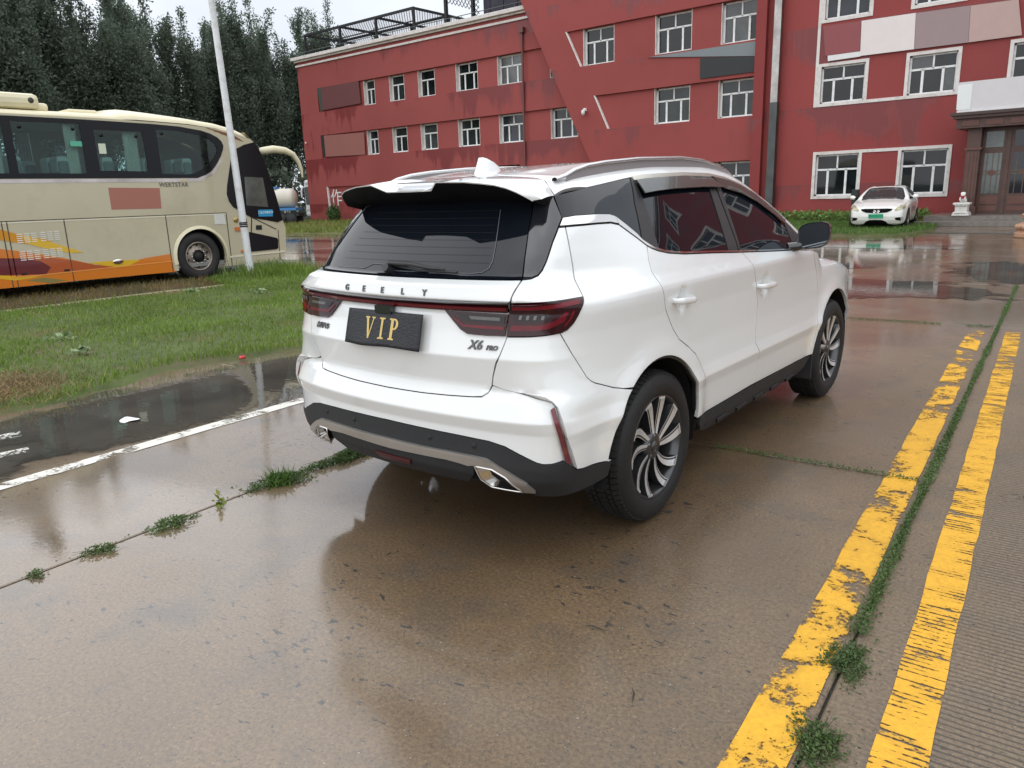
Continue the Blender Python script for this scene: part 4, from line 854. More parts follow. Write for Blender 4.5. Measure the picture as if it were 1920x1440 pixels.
def pos(s,z,side_sign=-1):
    """surface point for parameter s (metres round the flank) at height z; s=-SC is the rear centre line"""
    s=np.asarray(s,float);z=np.asarray(z,float)
    th=np.clip((1+s/SC),-1,1)*np.pi/2
    bx=np.where(s>0,XA+np.minimum(s,3.0),XA)
    thf=np.clip((s-3.0)/.9,0,1)*np.pi/2
    dx=np.where(s<0,-np.cos(th),np.sin(thf));dy=np.where(s<0,np.sin(th),np.cos(thf))*side_sign
    lo=np.full(s.shape,.2);hi=np.full(s.shape,2.2)
    for _ in range(34):
        m=.5*(lo+hi);o=F(bx+m*dx,m*dy,z)>0
        hi=np.where(o,m,hi);lo=np.where(o,lo,m)
    t=.5*(lo+hi)
    return np.stack([bx+t*dx,t*dy,z],-1)
def sparam(x,y,z):
    ay=np.abs(y)
    return np.where(x<XA,(np.arctan2(ay,XA-x)/(np.pi/2)-1)*SC,x-XA)
def grad(p):
    e=2e-3;x,y,z=p[...,0],p[...,1],p[...,2]
    g=np.stack([F(x+e,y,z)-F(x-e,y,z),F(x,y+e,z)-F(x,y-e,z),F(x,y,z+e)-F(x,y,z-e)],-1)
    return g/np.linalg.norm(g,axis=-1,keepdims=True)
def topz(x,y):
    lo=np.full(np.shape(x),.6);hi=np.full(np.shape(x),2.)
    for _ in range(34):
        m=.5*(lo+hi);o=F(x,y,m)>0
        hi=np.where(o,m,hi);lo=np.where(o,lo,m)
    return .5*(lo+hi)
# ------------------------------------------------------------------ the white sport utility car
def patch(name, poly, mat, parent, off=0., gap=.0032, res=.034, sign=-1, disp=None, thick=.02, fn='side', fine=None, local=None):
    poly = inset(poly, gap); bd = densify(poly, res * .6)
    lo, hi = poly.min(0), poly.max(0)
    lev = list(np.arange(lo[1] + res * .4, hi[1], res * .75))
    if fn == 'side' and thick:      # rows of points hug the body's creases
        for zc, w_ in ((.61, .009), (.655, .009), (.90, .009), (1.11, .014), (1.1215, .012), (1.186, .010)):
            lev = [z_ for z_ in lev if abs(z_ - zc) > w_ + .004] + [zc - w_, zc - w_ * .5, zc, zc + w_ * .5, zc + w_]
    lev = sorted(z_ for z_ in lev if lo[1] < z_ < hi[1]); srow = np.arange(lo[0] + res * .4, hi[0], res)
    rows_ = [np.stack([srow, np.full(len(srow), z_)], -1) for z_ in lev]
    if fine is not None:            # (centre a, centre b, radius, step): denser points there
        ff = []
        for ca, cb, r, st in fine:
            rows_ = [q_[np.hypot(q_[:, 0] - ca, q_[:, 1] - cb) > r] for q_ in rows_]
            fx, fy = np.meshgrid(np.arange(ca - r, ca + r, st), np.arange(cb - r, cb + r, st)); fq = np.stack([fx.ravel(), fy.ravel()], -1); ff.append(fq[np.hypot(fq[:, 0] - ca, fq[:, 1] - cb) < r])
    nb = len(bd); plist = [bd]; edges = [(i, (i + 1) % nb) for i in range(nb)]; cnt = nb
    for q_ in rows_:
        if not len(q_): continue
        k_ = pip(q_[:, 0], q_[:, 1], poly); q_ = q_[k_]
        if len(q_): q_ = q_[seg_dist(q_[:, 0], q_[:, 1], poly, True) > res * .22]
        if not len(q_): continue
        mid_ = (q_[1:] + q_[:-1]) / 2; ok_ = (np.diff(q_[:, 0]) < res * 1.5) & (seg_dist(mid_[:, 0], mid_[:, 1], poly, True) > res * .15) & pip(mid_[:, 0], mid_[:, 1], poly) if len(q_) > 1 else []
        edges += [(cnt + i, cnt + i + 1) for i in range(len(q_) - 1) if ok_[i]]
        plist.append(q_); cnt += len(q_)
    if fine is not None: plist += ff
    allp = np.concatenate(plist)
    r = delaunay_2d_cdt([Vector(p) for p in allp], edges, [], 0, 1e-6)
    V2 = np.array([(v[0], v[1]) for v in r[0]]); T = np.array([f for f in r[2] if len(f) == 3])
    cen = V2[T].mean(1); T = T[pip(cen[:, 0], cen[:, 1], poly)]
    def S0(a, b):
        if fn == 'side': P = pos(a, b, sign)
        else: P = np.stack([a, b, topz(a, b)], -1)
        N = grad(P); o = off + (disp(a, b) if disp is not None else 0.)
        return P + N * (np.asarray(o) * np.ones(len(P)))[:, None], N
    P, N = S0(V2[:, 0], V2[:, 1])
    if disp is not None:
        e = .004; Pa = S0(V2[:, 0] + e, V2[:, 1])[0] - S0(V2[:, 0] - e, V2[:, 1])[0]; Pb = S0(V2[:, 0], V2[:, 1] + e)[0] - S0(V2[:, 0], V2[:, 1] - e)[0]
        N2 = np.cross(Pa, Pb); N2 /= np.maximum(np.linalg.norm(N2, axis=1, keepdims=True), 1e-9)
        N2 *= np.sign((N2 * N).sum(1, keepdims=True)); N = N2
    fnrm = np.cross(P[T[:, 1]] - P[T[:, 0]], P[T[:, 2]] - P[T[:, 0]])
    fl = (fnrm * N[T[:, 0]]).sum(1) < 0; T[fl] = T[fl][:, ::-1]
    # rolled edge
    E = {}
    for t in T:
        for i in range(3):
            a, b = int(t[i]), int(t[(i + 1) % 3]); key = (min(a, b), max(a, b))
            if key in E: E[key] = None
            else: E[key] = (a, b)
    VV = [P]; NN = [N]; FF = [tuple(t) for t in T]; base = len(P)
    be = [v for v in E.values() if v is not None]
    if thick and be:
        a = np.array([x[0] for x in be]); b = np.array([x[1] for x in be]); d = P[b] - P[a]
        on = np.cross(d, N[a]); on /= np.maximum(np.linalg.norm(on, axis=1, keepdims=True), 1e-9)
        n = len(be)
        VV += [P[a], P[b], P[b] - N[b] * thick, P[a] - N[a] * thick]; NN += [on] * 4
        FF += [(base + i, base + 3 * n + i, base + 2 * n + i, base + n + i) for i in range(n)]
    me = np_mesh(name, np.concatenate(VV), FF, True, np.concatenate(NN))
    return link(name, me, mat, parent)
def mir(pl): return [(-2 * SC - s, z) for s, z in reversed(pl)]
def sym_poly(half):
    """half outline from the centre line round the right side back to the centre line"""
    return list(half) + [(-2 * SC - s, z) for s, z in reversed(half) if abs(s + SC) > 1e-6]
def xs(x, z):
    x = np.asarray(x, float); z = np.asarray(z, float)
    return sparam(x, side(x, z), z)
def arch_pts(cxx, r, a0, a1, n=26, cz=.37):
    t = np.radians(np.linspace(a0, a1, n)); X = cxx + r * np.cos(t); Z = cz + r * np.sin(t)
    return [(float(s), float(z)) for s, z in zip(xs(X, Z), Z)]
DOOR_R = [(-.383, 1.29), (-.416, 1.233), (-.426, 1.181), (-.40, 1.126), (-.345, 1.012), (-.245, .908), (-.166, .848), (-.028, .79), (.044, .748), (.1, .684), (.14, .613), (.163, .56), (.162, .463), (.147, .403)]
DOOR_M = [(.655, 1.193), (.704, 1.135), (.745, 1.07), (.801, .995), (.845, .889), (.848, .786), (.828, .719), (.834, .667), (.878, .612), (.90, .559), (.884, .488), (.844, .412)]
DOOR_F = [(1.735, 1.12), (1.80, 1.054), (1.885, .969), (1.95, .842), (1.947, .686), (1.93, .567), (1.915, .469), (1.892, .40)]
STRIP_LO = [(-.581, 1.39), (-.518, 1.36), (-.45, 1.327), (-.381, 1.291), (-.34, 1.277), (-.291, 1.265), (-.187, 1.249), (.001, 1.234), (.275, 1.218), (.655, 1.193), (1.1, 1.166), (1.47, 1.145)]
STRIP_UP = [(-.596, 1.427), (-.511, 1.385), (-.44, 1.345), (-.406, 1.318), (-.355, 1.296), (-.313, 1.282), (-.213, 1.263), (-.095, 1.251), (.283, 1.228), (.65, 1.203), (1.1, 1.176), (1.455, 1.155)]
GARN_T = [(-.965, 1.433), (-.898, 1.439), (-.74, 1.440), (-.643, 1.436), (-.596, 1.427)]
GARN_B = [(-.987, 1.398), (-.906, 1.40), (-.757, 1.401), (-.65, 1.40), (-.581, 1.39)]
DP_R = [(-1.0, 1.523), (-.965, 1.434), (-.989, 1.396), (-1.018, 1.342), (-1.05, 1.268), (-1.068, 1.235), (-1.085, 1.217), (-1.113, 1.208), (-1.146, 1.206)]
DP_L = [(-1.105, 1.503), (-1.115, 1.44), (-1.128, 1.372), (-1.14, 1.278), (-1.146, 1.208)]
WIN_T = [(-.996, 1.527), (-.762, 1.556), (-.455, 1.581), (-.18, 1.598), (.16, 1.611), (.446, 1.618), (.753, 1.613), (.95, 1.592), (1.10, 1.558), (1.25, 1.503), (1.42, 1.405), (1.56, 1.30), (1.66, 1.21), (1.70, 1.155)]
Q_REAR = [(-.954, 1.398), (-.943, 1.331), (-.930, 1.239), (-.929, 1.192), (-.918, 1.159), (-.91, 1.13)]
LAMP_OUT = [(-.91, 1.13), (-.916, 1.11), (-.936, 1.073), (-.958, 1.038), (-.983, 1.014), (-1.011, 1.003)]
LAMP_BOT = [(-1.363, .988), (-1.28, .986), (-1.201, .988), (-1.12, .991), (-1.061, .996), (-1.011, 1.003)]
LAMP_IN = [(-1.477, 1.083), (-1.43, 1.037), (-1.395, 1.005), (-1.363, .988)]
Q_BUMP = [(-1.011, 1.003), (-.966, .914), (-.907, .81), (-.887, .79), (-.867, .777), (-.774, .737), (-.71, .719), (-.662, .708)]
GATE_R = [(-1.146, 1.206), (-1.16, 1.184), (-1.172, 1.164), (-1.180, 1.146), (-1.185, 1.122), (-1.194, 1.056), (-1.201, .985), (-1.226, .922), (-1.246, .881), (-1.26, .828), (-1.268, .784), (-1.283, .757), (-1.308, .741), (-1.351, .735)]
GATE_B = [(-1.351, .735), (-1.458, .729), (-1.594, .724), (-1.8, .722)]
BUMP_B = [(-1.8, .574), (-1.6, .571), (-1.411, .567), (-1.283, .561), (-1.218, .547), (-1.127, .503), (-1.10, .490), (-1.08, .485), (-1.051, .485), (-1.004, .490)]
FOLD = [(-1.225, .775), (-1.138, .762), (-1.065, .748), (-1.043, .738), (-1.028, .718), (-.966, .452)]
SIL_T = [(-1.8, .495), (-1.6, .492), (-1.47, .494), (-1.344, .492), (-1.295, .487), (-1.26, .474), (-1.201, .443), (-1.136, .401), (-1.105, .358)]
SIL_B = [(-1.105, .350), (-1.150, .346), (-1.154, .353), (-1.217, .417), (-1.268, .445), (-1.341, .448), (-1.371, .440), (-1.41, .446), (-1.474, .451), (-1.605, .449), (-1.8, .445)]

def build_suv():
    paint = pm('white_paint', (.755, .775, .77), .18, coat=1., coat_rough=.02, var=.012, vscale=3)
    gloss = pm('gloss_black', (.012, .013, .016), .12, coat=1., coat_rough=.02)
    glass = pm('tinted_glass', (.006, .008, .012), .02, spec=.42, coat=0., coat_rough=.015, ior=1.5)
    satin = pm('satin_black_trim', (.022, .022, .023), .42, bump=.15, bscale=500)
    clad = pm('grained_plastic', (.018, .019, .021), .55, var=.12, vscale=5, bump=.35, bscale=700)
    dark = pm('car_void', (.004, .004, .005), .9)
    chrome = pm('chrome', (.72, .70, .68), .08, 1.)
    silver = pm('silver_plastic', (.42, .40, .37), .3, .7, var=.06, vscale=9)
    rubber = pm('tyre_rubber', (.009, .009, .009), .62, var=.25, vscale=12, bump=.25, bscale=220)
    lampred = pm('lamp_red', (.13, .004, .010), .12, coat=.2, spec=.35, var=.25, vscale=14)
    lampdeep = pm('lamp_deep_red', (.026, .002, .004), .08, coat=.25, spec=.35)
    lampblk = pm('lamp_smoked', (.010, .005, .006), .06, coat=.2, spec=.35)
    reflred = pm('reflector_red', (.16, .006, .014), .18, coat=1., bump=.5, bscale=900)
    visorm = pm('visor_smoke', (.045, .048, .043), .16, coat=.6)
    car = empty('sport_utility_car', (-2.5216, 3.01322, 0), math.radians(90.96163))
    tag(car, 'white sport utility car with black rear window and VIP plate, nearest the camera', 'car')

    archR = arch_pts(-.02, .428, 4, 176, 34); archRf = [p for p in archR]
    def dish(c):
        return lambda a, b: -.017 * np.exp(-(np.hypot((a - c[0]) / .050, (b - c[1]) / .056)) ** 4)
    hr, hf = (-.15, 1.034), (.935, .986)
    for sg in (-1, 1):
        P = lambda n, pl, m, **k: patch(n, pl, m, car, sign=sg, **k)
        # doors
        top_r = [p for p in STRIP_LO if -.385 < p[0] < .66]
        P('door', top_r + DOOR_M[1:] + [(.5, .405), (.147, .400)] + DOOR_R[:-1][::-1][:-1], paint, disp=dish(hr), fine=[(hr[0], hr[1], .075, .008)])
        top_f = [p for p in STRIP_LO if p[0] > .654]
        P('door', top_f + [(1.62, 1.133)] + DOOR_F + [(1.4, .405)] + DOOR_M[::-1][:-1], paint, disp=dish(hf), fine=[(hf[0], hf[1], .075, .008)])
        # rear quarter, corner and front wing
        q = [p for p in GARN_B[1:]]; q[0] = (-.954, 1.3985)
        arc = arch_pts(-.02, .428, 4, 127, 26)
        P('quarter_panel', q + GARN_B[2:][:0] + [(-.518, 1.36), (-.45, 1.327), (-.381, 1.291)] + DOOR_R[1:] + arc + Q_BUMP[::-1][1:-1] + LAMP_OUT[::-1] + Q_REAR[::-1][1:-1], paint)
        P('corner_panel', [(-.987, 1.397)] + DP_R[3:] + GATE_R[1:5] + [(-1.088, 1.125), (-.997, 1.128), (-.91, 1.13)] + Q_REAR[::-1][1:] , paint)
        arcf = arch_pts(2.66, .432, 6, 176, 34)
        P('front_wing', [(1.735, 1.12), (2.0, 1.075), (2.3, 1.035), (2.6, .985), (2.85, .92), (3.0, .86), (3.0, .60), (2.9, .50), (2.80, .43)] + arcf + DOOR_F[::-1][:-1], paint)
        # glass house
        P('quarter_glass', [p for p in WIN_T if p[0] < -.2] + [(-.20, 1.596), (-.315, 1.479), (-.406, 1.318)] + STRIP_UP[:3][::-1] + GARN_T[::-1][1:], glass, off=-.003)
        P('pillar_trim', [(-.20, 1.596), (-.12, 1.60), (-.155, 1.55), (-.263, 1.271), (-.313, 1.282), (-.355, 1.296), (-.406, 1.318), (-.315, 1.479)], satin)
        P('door_glass', [(-.12, 1.60), (.16, 1.611), (.446, 1.618), (.66, 1.616), (.69, 1.595), (.49, 1.213), (.283, 1.228), (-.095, 1.251), (-.213, 1.263), (-.263, 1.271), (-.155, 1.55)], glass, off=-.004)
        P('pillar_trim', [(.66, 1.616), (.775, 1.61), (.615, 1.205), (.49, 1.213), (.69, 1.595)], satin)
        P('pillar_trim', [(.785, 1.61), (.85, 1.603), (.65, 1.203), (.622, 1.205)], satin)
        P('door_glass', [(.85, 1.603), (.95, 1.592), (1.10, 1.558), (1.25, 1.503), (1.42, 1.405), (1.50, 1.345), (1.43, 1.157), (1.1, 1.176), (.65, 1.203)], glass, off=-.004)
        P('pillar_trim', [(1.50, 1.345), (1.56, 1.30), (1.66, 1.21), (1.70, 1.155), (1.68, 1.13), (1.47, 1.147), (1.43, 1.157)], satin)
        P('rear_pillar', DP_R + DP_L[::-1][1:], gloss, off=.002, disp=lambda a, b: -.006 * np.exp(-(((a + 1.07) / .03) ** 2)) * sstep(1.5, 1.47, b) * sstep(1.30, 1.45, b))
        P('chrome_garnish', GARN_T + GARN_B[::-1], chrome, off=.005, res=.02)
        P('belt_strip', STRIP_UP + [(1.68, 1.142), (1.68, 1.128)] + STRIP_LO[::-1], chrome, off=.004, gap=.001, res=.02)
        wt = [p for p in WIN_T if -.19 < p[0] < 1.5]
        P('window_strip', [(a, b - .003) for a, b in wt] + [(a - .003, b - .021) for a, b in wt[::-1]], pm('strip_steel', (.62, .60, .52), .22, .8), off=.007, gap=0, res=.02)
        # rain visors stand proud of the glass
        vs = lambda a, b: .016 * sstep(0, .07, 1.60 - b)
        P('rain_visor', [(-.165, 1.575), (.16, 1.588), (.446, 1.594), (.735, 1.591), (.81, 1.525), (.55, 1.53), (.2, 1.525), (-.185, 1.506)], visorm, off=.008, disp=lambda a, b: .02 * np.clip((1.6 - b) / .09, 0, 1), thick=.006, gap=0)
        P('rain_visor', [(.755, 1.59), (.95, 1.568), (1.10, 1.534), (1.25, 1.479), (1.42, 1.381), (1.50, 1.318), (1.45, 1.30), (1.36, 1.355), (1.2, 1.438), (1.02, 1.495), (.83, 1.524)], visorm, off=.014, disp=None, thick=.006, gap=0)
        # tail lamps: outer half on the body, inner half on the tailgate
        P('tail_lamp', [(-1.184, 1.122), (-1.088, 1.125), (-.997, 1.128), (-.913, 1.13)] + LAMP_OUT[1:] + LAMP_BOT[::-1][1:4] + [(-1.196, 1.056)], lampdeep, off=.008, res=.02)
        P('lamp_light_bar', [(-1.18, 1.117), (-1.088, 1.12), (-.997, 1.123), (-.93, 1.124), (-.935, 1.104), (-1.0, 1.10), (-1.09, 1.096), (-1.182, 1.095)], lampred, off=.0105, res=.02, thick=.003)
        P('lamp_reflector', [(-1.172, 1.078), (-1.06, 1.085), (-1.035, 1.075), (-1.055, 1.058), (-1.08, 1.05), (-1.172, 1.048)], lampblk, off=.0105, res=.015, thick=.003)
        for k in range(4):
            P('lamp_bulb', [(-1.15 + k * .026, 1.073), (-1.14 + k * .026, 1.074), (-1.144 + k * .026, 1.058), (-1.154 + k * .026, 1.057)], pm('lamp_led', (.16, .15, .15), .3), off=.012, res=.01, gap=0, thick=.002)
        P('lamp_light_bar', [(-1.185, 1.037), (-1.08, 1.04), (-1.03, 1.055), (-.99, 1.09), (-.975, 1.085), (-.995, 1.045), (-1.05, 1.02), (-1.1, 1.012), (-1.19, 1.01)], lampred, off=.0105, res=.02, thick=.003)
        P('lamp_light_bar', [(-.965, 1.092), (-.952, 1.088), (-.968, 1.055), (-.995, 1.022), (-1.003, 1.03), (-.982, 1.058)], lampred, off=.0108, res=.02, thick=.003)
        P('tail_lamp', [(-1.188, 1.08), (-1.477, 1.083)] + LAMP_IN[1:] + [(-1.28, .986), (-1.203, .988), (-1.196, 1.04)], lampdeep, off=.010, res=.02)
        P('lamp_reflector', [(-1.20, 1.072), (-1.42, 1.074), (-1.39, 1.048), (-1.37, 1.04), (-1.203, 1.038)], lampblk, off=.0128, res=.02, thick=.003)
        P('lamp_lens', [(-1.22, 1.066), (-1.36, 1.067), (-1.345, 1.048), (-1.22, 1.047)], pm('lamp_grey', (.045, .042, .038), .2, coat=1., var=.3, vscale=60), off=.0138, res=.02, thick=.002)
        P('lamp_light_bar', [(-1.205, 1.032), (-1.375, 1.032), (-1.425, 1.062), (-1.435, 1.055), (-1.38, 1.016), (-1.206, 1.012)], lampred, off=.0128, res=.02, thick=.003)
        # bumper corner with its proud blade above the red reflector
        arcb = arch_pts(-.02, .428, 128, 173, 12)
        foldlow = FOLD[1:]
        P('bumper_corner', FOLD + [(-.94, .445), (-.822, .428), (-.782, .42)] + arcb[::-1] + Q_BUMP[::-1] + LAMP_BOT[::-1][1:4] + [(-1.226, .922), (-1.243, .881), (-1.259, .828), (-1.266, .79)], paint, gap=.0012, res=.03, thick=.06,
          disp=lambda a, b: .018 * np.exp(-(seg_dist(a, b, foldlow) / .085) ** 2) * sstep(-1.24, -1.05, a + 0 * b))
        P('rear_reflector', [(-1.05, .712), (-1.036, .722), (-.972, .462), (-.998, .486)], reflred, off=-.002, res=.02, thick=.004, gap=0)
        # exhaust finisher, sensors
        ring = [(-1.341, .448), (-1.268, .445), (-1.217, .417), (-1.154, .353), (-1.21, .353), (-1.283, .356), (-1.321, .393)]
        R0 = np.array(densify(inset(ring, 0), .02)); p0 = pos(R0[:, 0], R0[:, 1], sg); n0 = grad(p0); p0 = p0 + n0 * .016
        c2 = R0.mean(0) + np.array([.012, .006]); R1 = c2 + (R0 - c2) * .66; p1 = pos(R1[:, 0], R1[:, 1], sg) + n0 * .016 + np.array([.05, 0, .004])
        nn = len(p0); mb = MB(); mb.add(list(p0) + list(p1), [(i, (i + 1) % nn, nn + (i + 1) % nn, nn + i) for i in range(nn)], 0, True); mb.add(list(p1), [tuple(range(nn))], 1)
        ex = mb.build('exhaust_tip', [chrome if False else pm('brushed_steel', (.55, .53, .5), .18, 1.), dark], car)
        mb = MB(); mb.tube(list(p0) + [p0[0]], .0045, 6); mb.build('rim', chrome, ex)
        for ss in (-1.345, -1.56):
            pc = pos(np.array([ss]), np.array([.532 if ss > -1.5 else .535]), sg)[0]; ng = grad(pc[None])[0]; qd = Vector(ng).to_track_quat('Z', 'Y')
            mb = MB(); mb.lathe([(0, .008), (.008, .008), (.0085, .004)], 16); mb.lathe([(.0085, .006), (.012, .007), (.0125, .0)], 16, 1)
            o = mb.build('parking_sensor', [clad, gloss], car); o.location = Vector(pc) + Vector(ng) * .0005; o.rotation_mode = 'QUATERNION'; o.rotation_quaternion = qd
        # sill
        sl = [(.13, .398), (.5, .403), (1.0, .408), (1.5, .405), (1.895, .395)]
        P('sill_cover', sl + [(1.84, .30), (1.75, .285), (.30, .275), (.22, .30), (.135, .36)], clad, off=.004)
        for k in range(5):
            a = .42 + k * .27
            P('sill_rib', [(a, .315), (a + .13, .318), (a + .115, .292), (a + .02, .29)], clad, off=.013, res=.03, gap=0)
        P('wing_liner_edge', arch_pts(-.02, .428, 10, 170, 30) + arch_pts(-.02, .418, 170, 10, 30), satin, off=-.012, gap=0, res=.03)
        # handles
        for hc, ln in ((hr, .128), (hf, .13)):
            n = 15; mb = MB(); rows = []
            for i in range(n):
                t = i / (n - 1) * 2 - 1; s_ = hc[0] + t * ln; z_ = hc[1] + .003 - t * .006
                pc = pos(np.array([s_]), np.array([z_]), sg)[0]; ng = grad(pc[None])[0]
                rise = .036 * (1 - abs(t) ** 5) ** .5 if abs(t) < 1 else 0.
                hw = .0165 * (1 - .35 * abs(t) ** 3)
                up = Vector((0, 0, 1)); ngv = Vector(ng); c = Vector(pc) + ngv * (rise - .004)
                rows.append([c + up * (hw * math.cos(q)) + ngv * (.0105 * math.sin(q)) for q in [2 * math.pi * k / 12 for k in range(12)]])
            V = [p for r in rows for p in r]
            mb.add(V, [(i * 12 + k, i * 12 + (k + 1) % 12, (i + 1) * 12 + (k + 1) % 12, (i + 1) * 12 + k) for i in range(n - 1) for k in range(12)], 0, True)
            mb.add(rows[0], [tuple(range(12))]); mb.add(rows[-1], [tuple(range(12))])
            mb.build('door_handle', paint, car)
        # roof rail
        rp = [(-.33, 1.590, .545), (-.27, 1.604, .553), (-.2, 1.628, .556), (-.1, 1.648, .557), (.05, 1.664, .558), (.36, 1.684, .56), (.82, 1.696, .56), (1.1, 1.686, .557), (1.3, 1.661, .552), (1.45, 1.632, .545), (1.54, 1.60, .54)]
        mb = MB(); V = []
        for x_, z_, y_ in rp:
            for dy, dz in ((-.014, -.006), (-.012, .004), (0, .008), (.012, .004), (.014, -.006), (0, -.01)): V.append((x_, sg * (y_ + dy), z_ + dz))
        n = len(rp)
        mb.add(V, [(i * 6 + k, i * 6 + (k + 1) % 6, (i + 1) * 6 + (k + 1) % 6, (i + 1) * 6 + k) for i in range(n - 1) for k in range(6)], 0, True)
        rl = mb.build('roof_rail', pm('rail_silver', (.62, .62, .62), .25, .85), car)
        web = [(x_, z_ - .004) for x_, z_, y_ in rp[1:-1]]
        mb = MB(); xv = np.array([p[0] for p in web]); zb = topz(xv, np.full(len(xv), sg * .562)) - .01
        mb.add([(x_, sg * .562, z_) for x_, z_ in web] + [(x_, sg * .566, zz) for (x_, _), zz in zip(web, zb)], [(i, i + 1, len(web) + i + 1, len(web) + i) for i in range(len(web) - 1)])
        mb.build('web', pm('rail_grey', (.30, .29, .29), .35, .3), rl)
        # door mirror
        mb = MB(); nu, nv = 20, 14; V = []
        for i in range(nu):
            a = 2 * math.pi * i / nu
            for j in range(nv):
                t = j / (nv - 1); sc = (1 - max(0, t - .25) ** 2.2 * 1.55) if t > .25 else 1.
                sc = max(sc, .12) * (1 if j < nv - 1 else .5)
                ca, sa = math.cos(a), math.sin(a); e = .62
                yy = .104 * math.copysign(abs(ca) ** e, ca) * sc; zz = .078 * math.copysign(abs(sa) ** e, sa) * sc
                V.append((1.70 + .115 * t - .10 * yy, sg * (1.005 + yy * .95), 1.238 + zz + .012 * (yy / .1)))
        mb.add(V, [(i * nv + j, i * nv + j + 1, ((i + 1) % nu) * nv + j + 1, ((i + 1) % nu) * nv + j) for i in range(nu) for j in range(nv - 1)], 0, True)
        mb.m = [1 if (sum(V[v][2] for v in f) / 4) > 1.285 else 0 for f in mb.f]
        mb.add([V[i * nv + nv - 1] for i in range(nu)], [tuple(range(nu))], 0)
        mr = mb.build('door_mirror', [gloss, paint], car)
        mb = MB(); cz = [(V[i * nv][0] + .001, sg * 1.005 + (V[i * nv][1] - sg * 1.005) * .9, 1.238 + (V[i * nv][2] - 1.238) * .9) for i in range(nu)]
        mb.add(cz, [tuple(range(nu))]); mb.build('mirror_glass', pm('mirror_glass', (.16, .18, .20), .03, 1.), mr)
        mb = MB(); mb.add([V[i * nv] for i in range(nu)] + cz, [(i, (i + 1) % nu, nu + (i + 1) % nu, nu + i) for i in range(nu)]); mb.build('rim', gloss, mr)
        mb = MB(); mb.tube([(1.68, sg * .86, 1.165), (1.72, sg * .91, 1.17), (1.755, sg * .96, 1.19)], [.03, .028, .025], 10); mb.build('mirror_foot', gloss, mr)
        # headlamp and fog surround, for the side that turns away from us
        P('headlamp', [(2.80, .93), (3.0, .86), (3.35, .84), (3.45, .80), (3.4, .74), (3.0, .76), (2.88, .80)], pm('headlamp_glass', (.45, .47, .5), .08, coat=1.), off=.004)
    # full-width panels
    patch('tailgate', sym_poly([(-1.8, 1.205)] + GATE_R + GATE_B[1:]), paint, car, res=.036)
    def fdisp(a, b):
        ar = np.where(a > -SC, a, -2 * SC - a); return -.016 * np.exp(-(seg_dist(ar, b, FOLD[1:]) / .06) ** 2) * sstep(-1.2, -1.03, ar)
    patch('rear_bumper', sym_poly([(-1.8, .722)] + GATE_B[::-1][1:] + [(-1.308, .739), (-1.283, .755), (-1.266, .785)] + FOLD + BUMP_B[::-1]), paint, car, disp=fdisp, res=.034, gap=.0012, thick=.06)
    clb = [(-1.8, .340), (-1.40, .343), (-1.355, .40), (-1.346, .458), (-1.263, .455), (-1.208, .427), (-1.135, .355), (-1.115, .322), (-1.0, .325), (-.88, .332), (-.80, .352)]
    patch('bumper_cladding', sym_poly(BUMP_B + [(-.975, .462), (-.964, .447), (-.94, .442), (-.822, .425), (-.785, .417)] + clb[::-1]), clad, car, off=.005, res=.034, gap=.002)
    patch('skid_trim', sym_poly(SIL_T + SIL_B), silver, car, off=.016, res=.03, disp=lambda a, b: .004 * sstep(.47, .49, b))
    patch('fog_lamp', sym_poly([(-1.8, .41), (-1.68, .412), (-1.70, .375), (-1.8, .372)]), pm('fog_red', (.06, .005, .008), .3), car, off=.010, res=.03)
    lb = [(-1.8, 1.113), (-1.62, 1.115), (-1.508, 1.117), (-1.188, 1.121), (-1.189, 1.084), (-1.477, 1.084), (-1.63, 1.083), (-1.8, 1.083)]
    patch('light_bar', sym_poly(lb), lampdeep, car, off=.014, res=.03)
    patch('light_bar_glow_strip', sym_poly([(-1.8, 1.107), (-1.5, 1.111), (-1.195, 1.115), (-1.195, 1.094), (-1.5, 1.092), (-1.8, 1.091)]), lampred, car, off=.0165, res=.03, thick=.003)
    patch('light_bar_trim', sym_poly([(-1.8, 1.122), (-1.5, 1.125), (-1.188, 1.129), (-1.188, 1.124), (-1.5, 1.119), (-1.8, 1.1165)]), gloss, car, off=.010, res=.03, gap=0)
    gl = patch('rear_window', sym_poly([(-1.8, 1.53), (-1.4, 1.525), (-1.106, 1.503)] + DP_L[1:] + [(-1.3, 1.208), (-1.5, 1.207), (-1.8, 1.207)]), glass, car, off=-.002, res=.034)
    # heater wires and tint outline
    hw = pm('heater_wire', (.028, .028, .03), .6)
    def wire(a0, a1, r=.0009, n=24, name='heater_wire'):
        t = np.linspace(0, 1, n); s_ = a0[0] + (a1[0] - a0[0]) * t; z_ = a0[1] + (a1[1] - a0[1]) * t
        return [tuple(p) for p in (pos(s_, z_) + grad(pos(s_, z_)) * .0005)]
    for k in range(8):
        z_ = 1.265 + k * .029; mb = MB(); mb.tube(wire((-1.30, z_), (-2.30, z_)), .00042, 4); mb.build('heater_wire', hw, gl)
    ol = [(-1.286, 1.47), (-1.280, 1.332), (-1.283, 1.271), (-1.295, 1.245), (-1.325, 1.228), (-1.38, 1.223), (-1.80, 1.222), (-1.86, 1.224), (-1.90, 1.244), (-2.02, 1.246), (-2.07, 1.226), (-2.30, 1.223)]
    mb = MB(); o2 = np.array(densify(np.array(ol), .03))[:-30] if False else np.array(ol); pp = pos(o2[:, 0], o2[:, 1]); mb.tube([tuple(p) for p in pp + grad(pp) * .001], .0014, 5); mb.build('tint_outline', pm('tint_line', (.16, .17, .18), .5), gl)
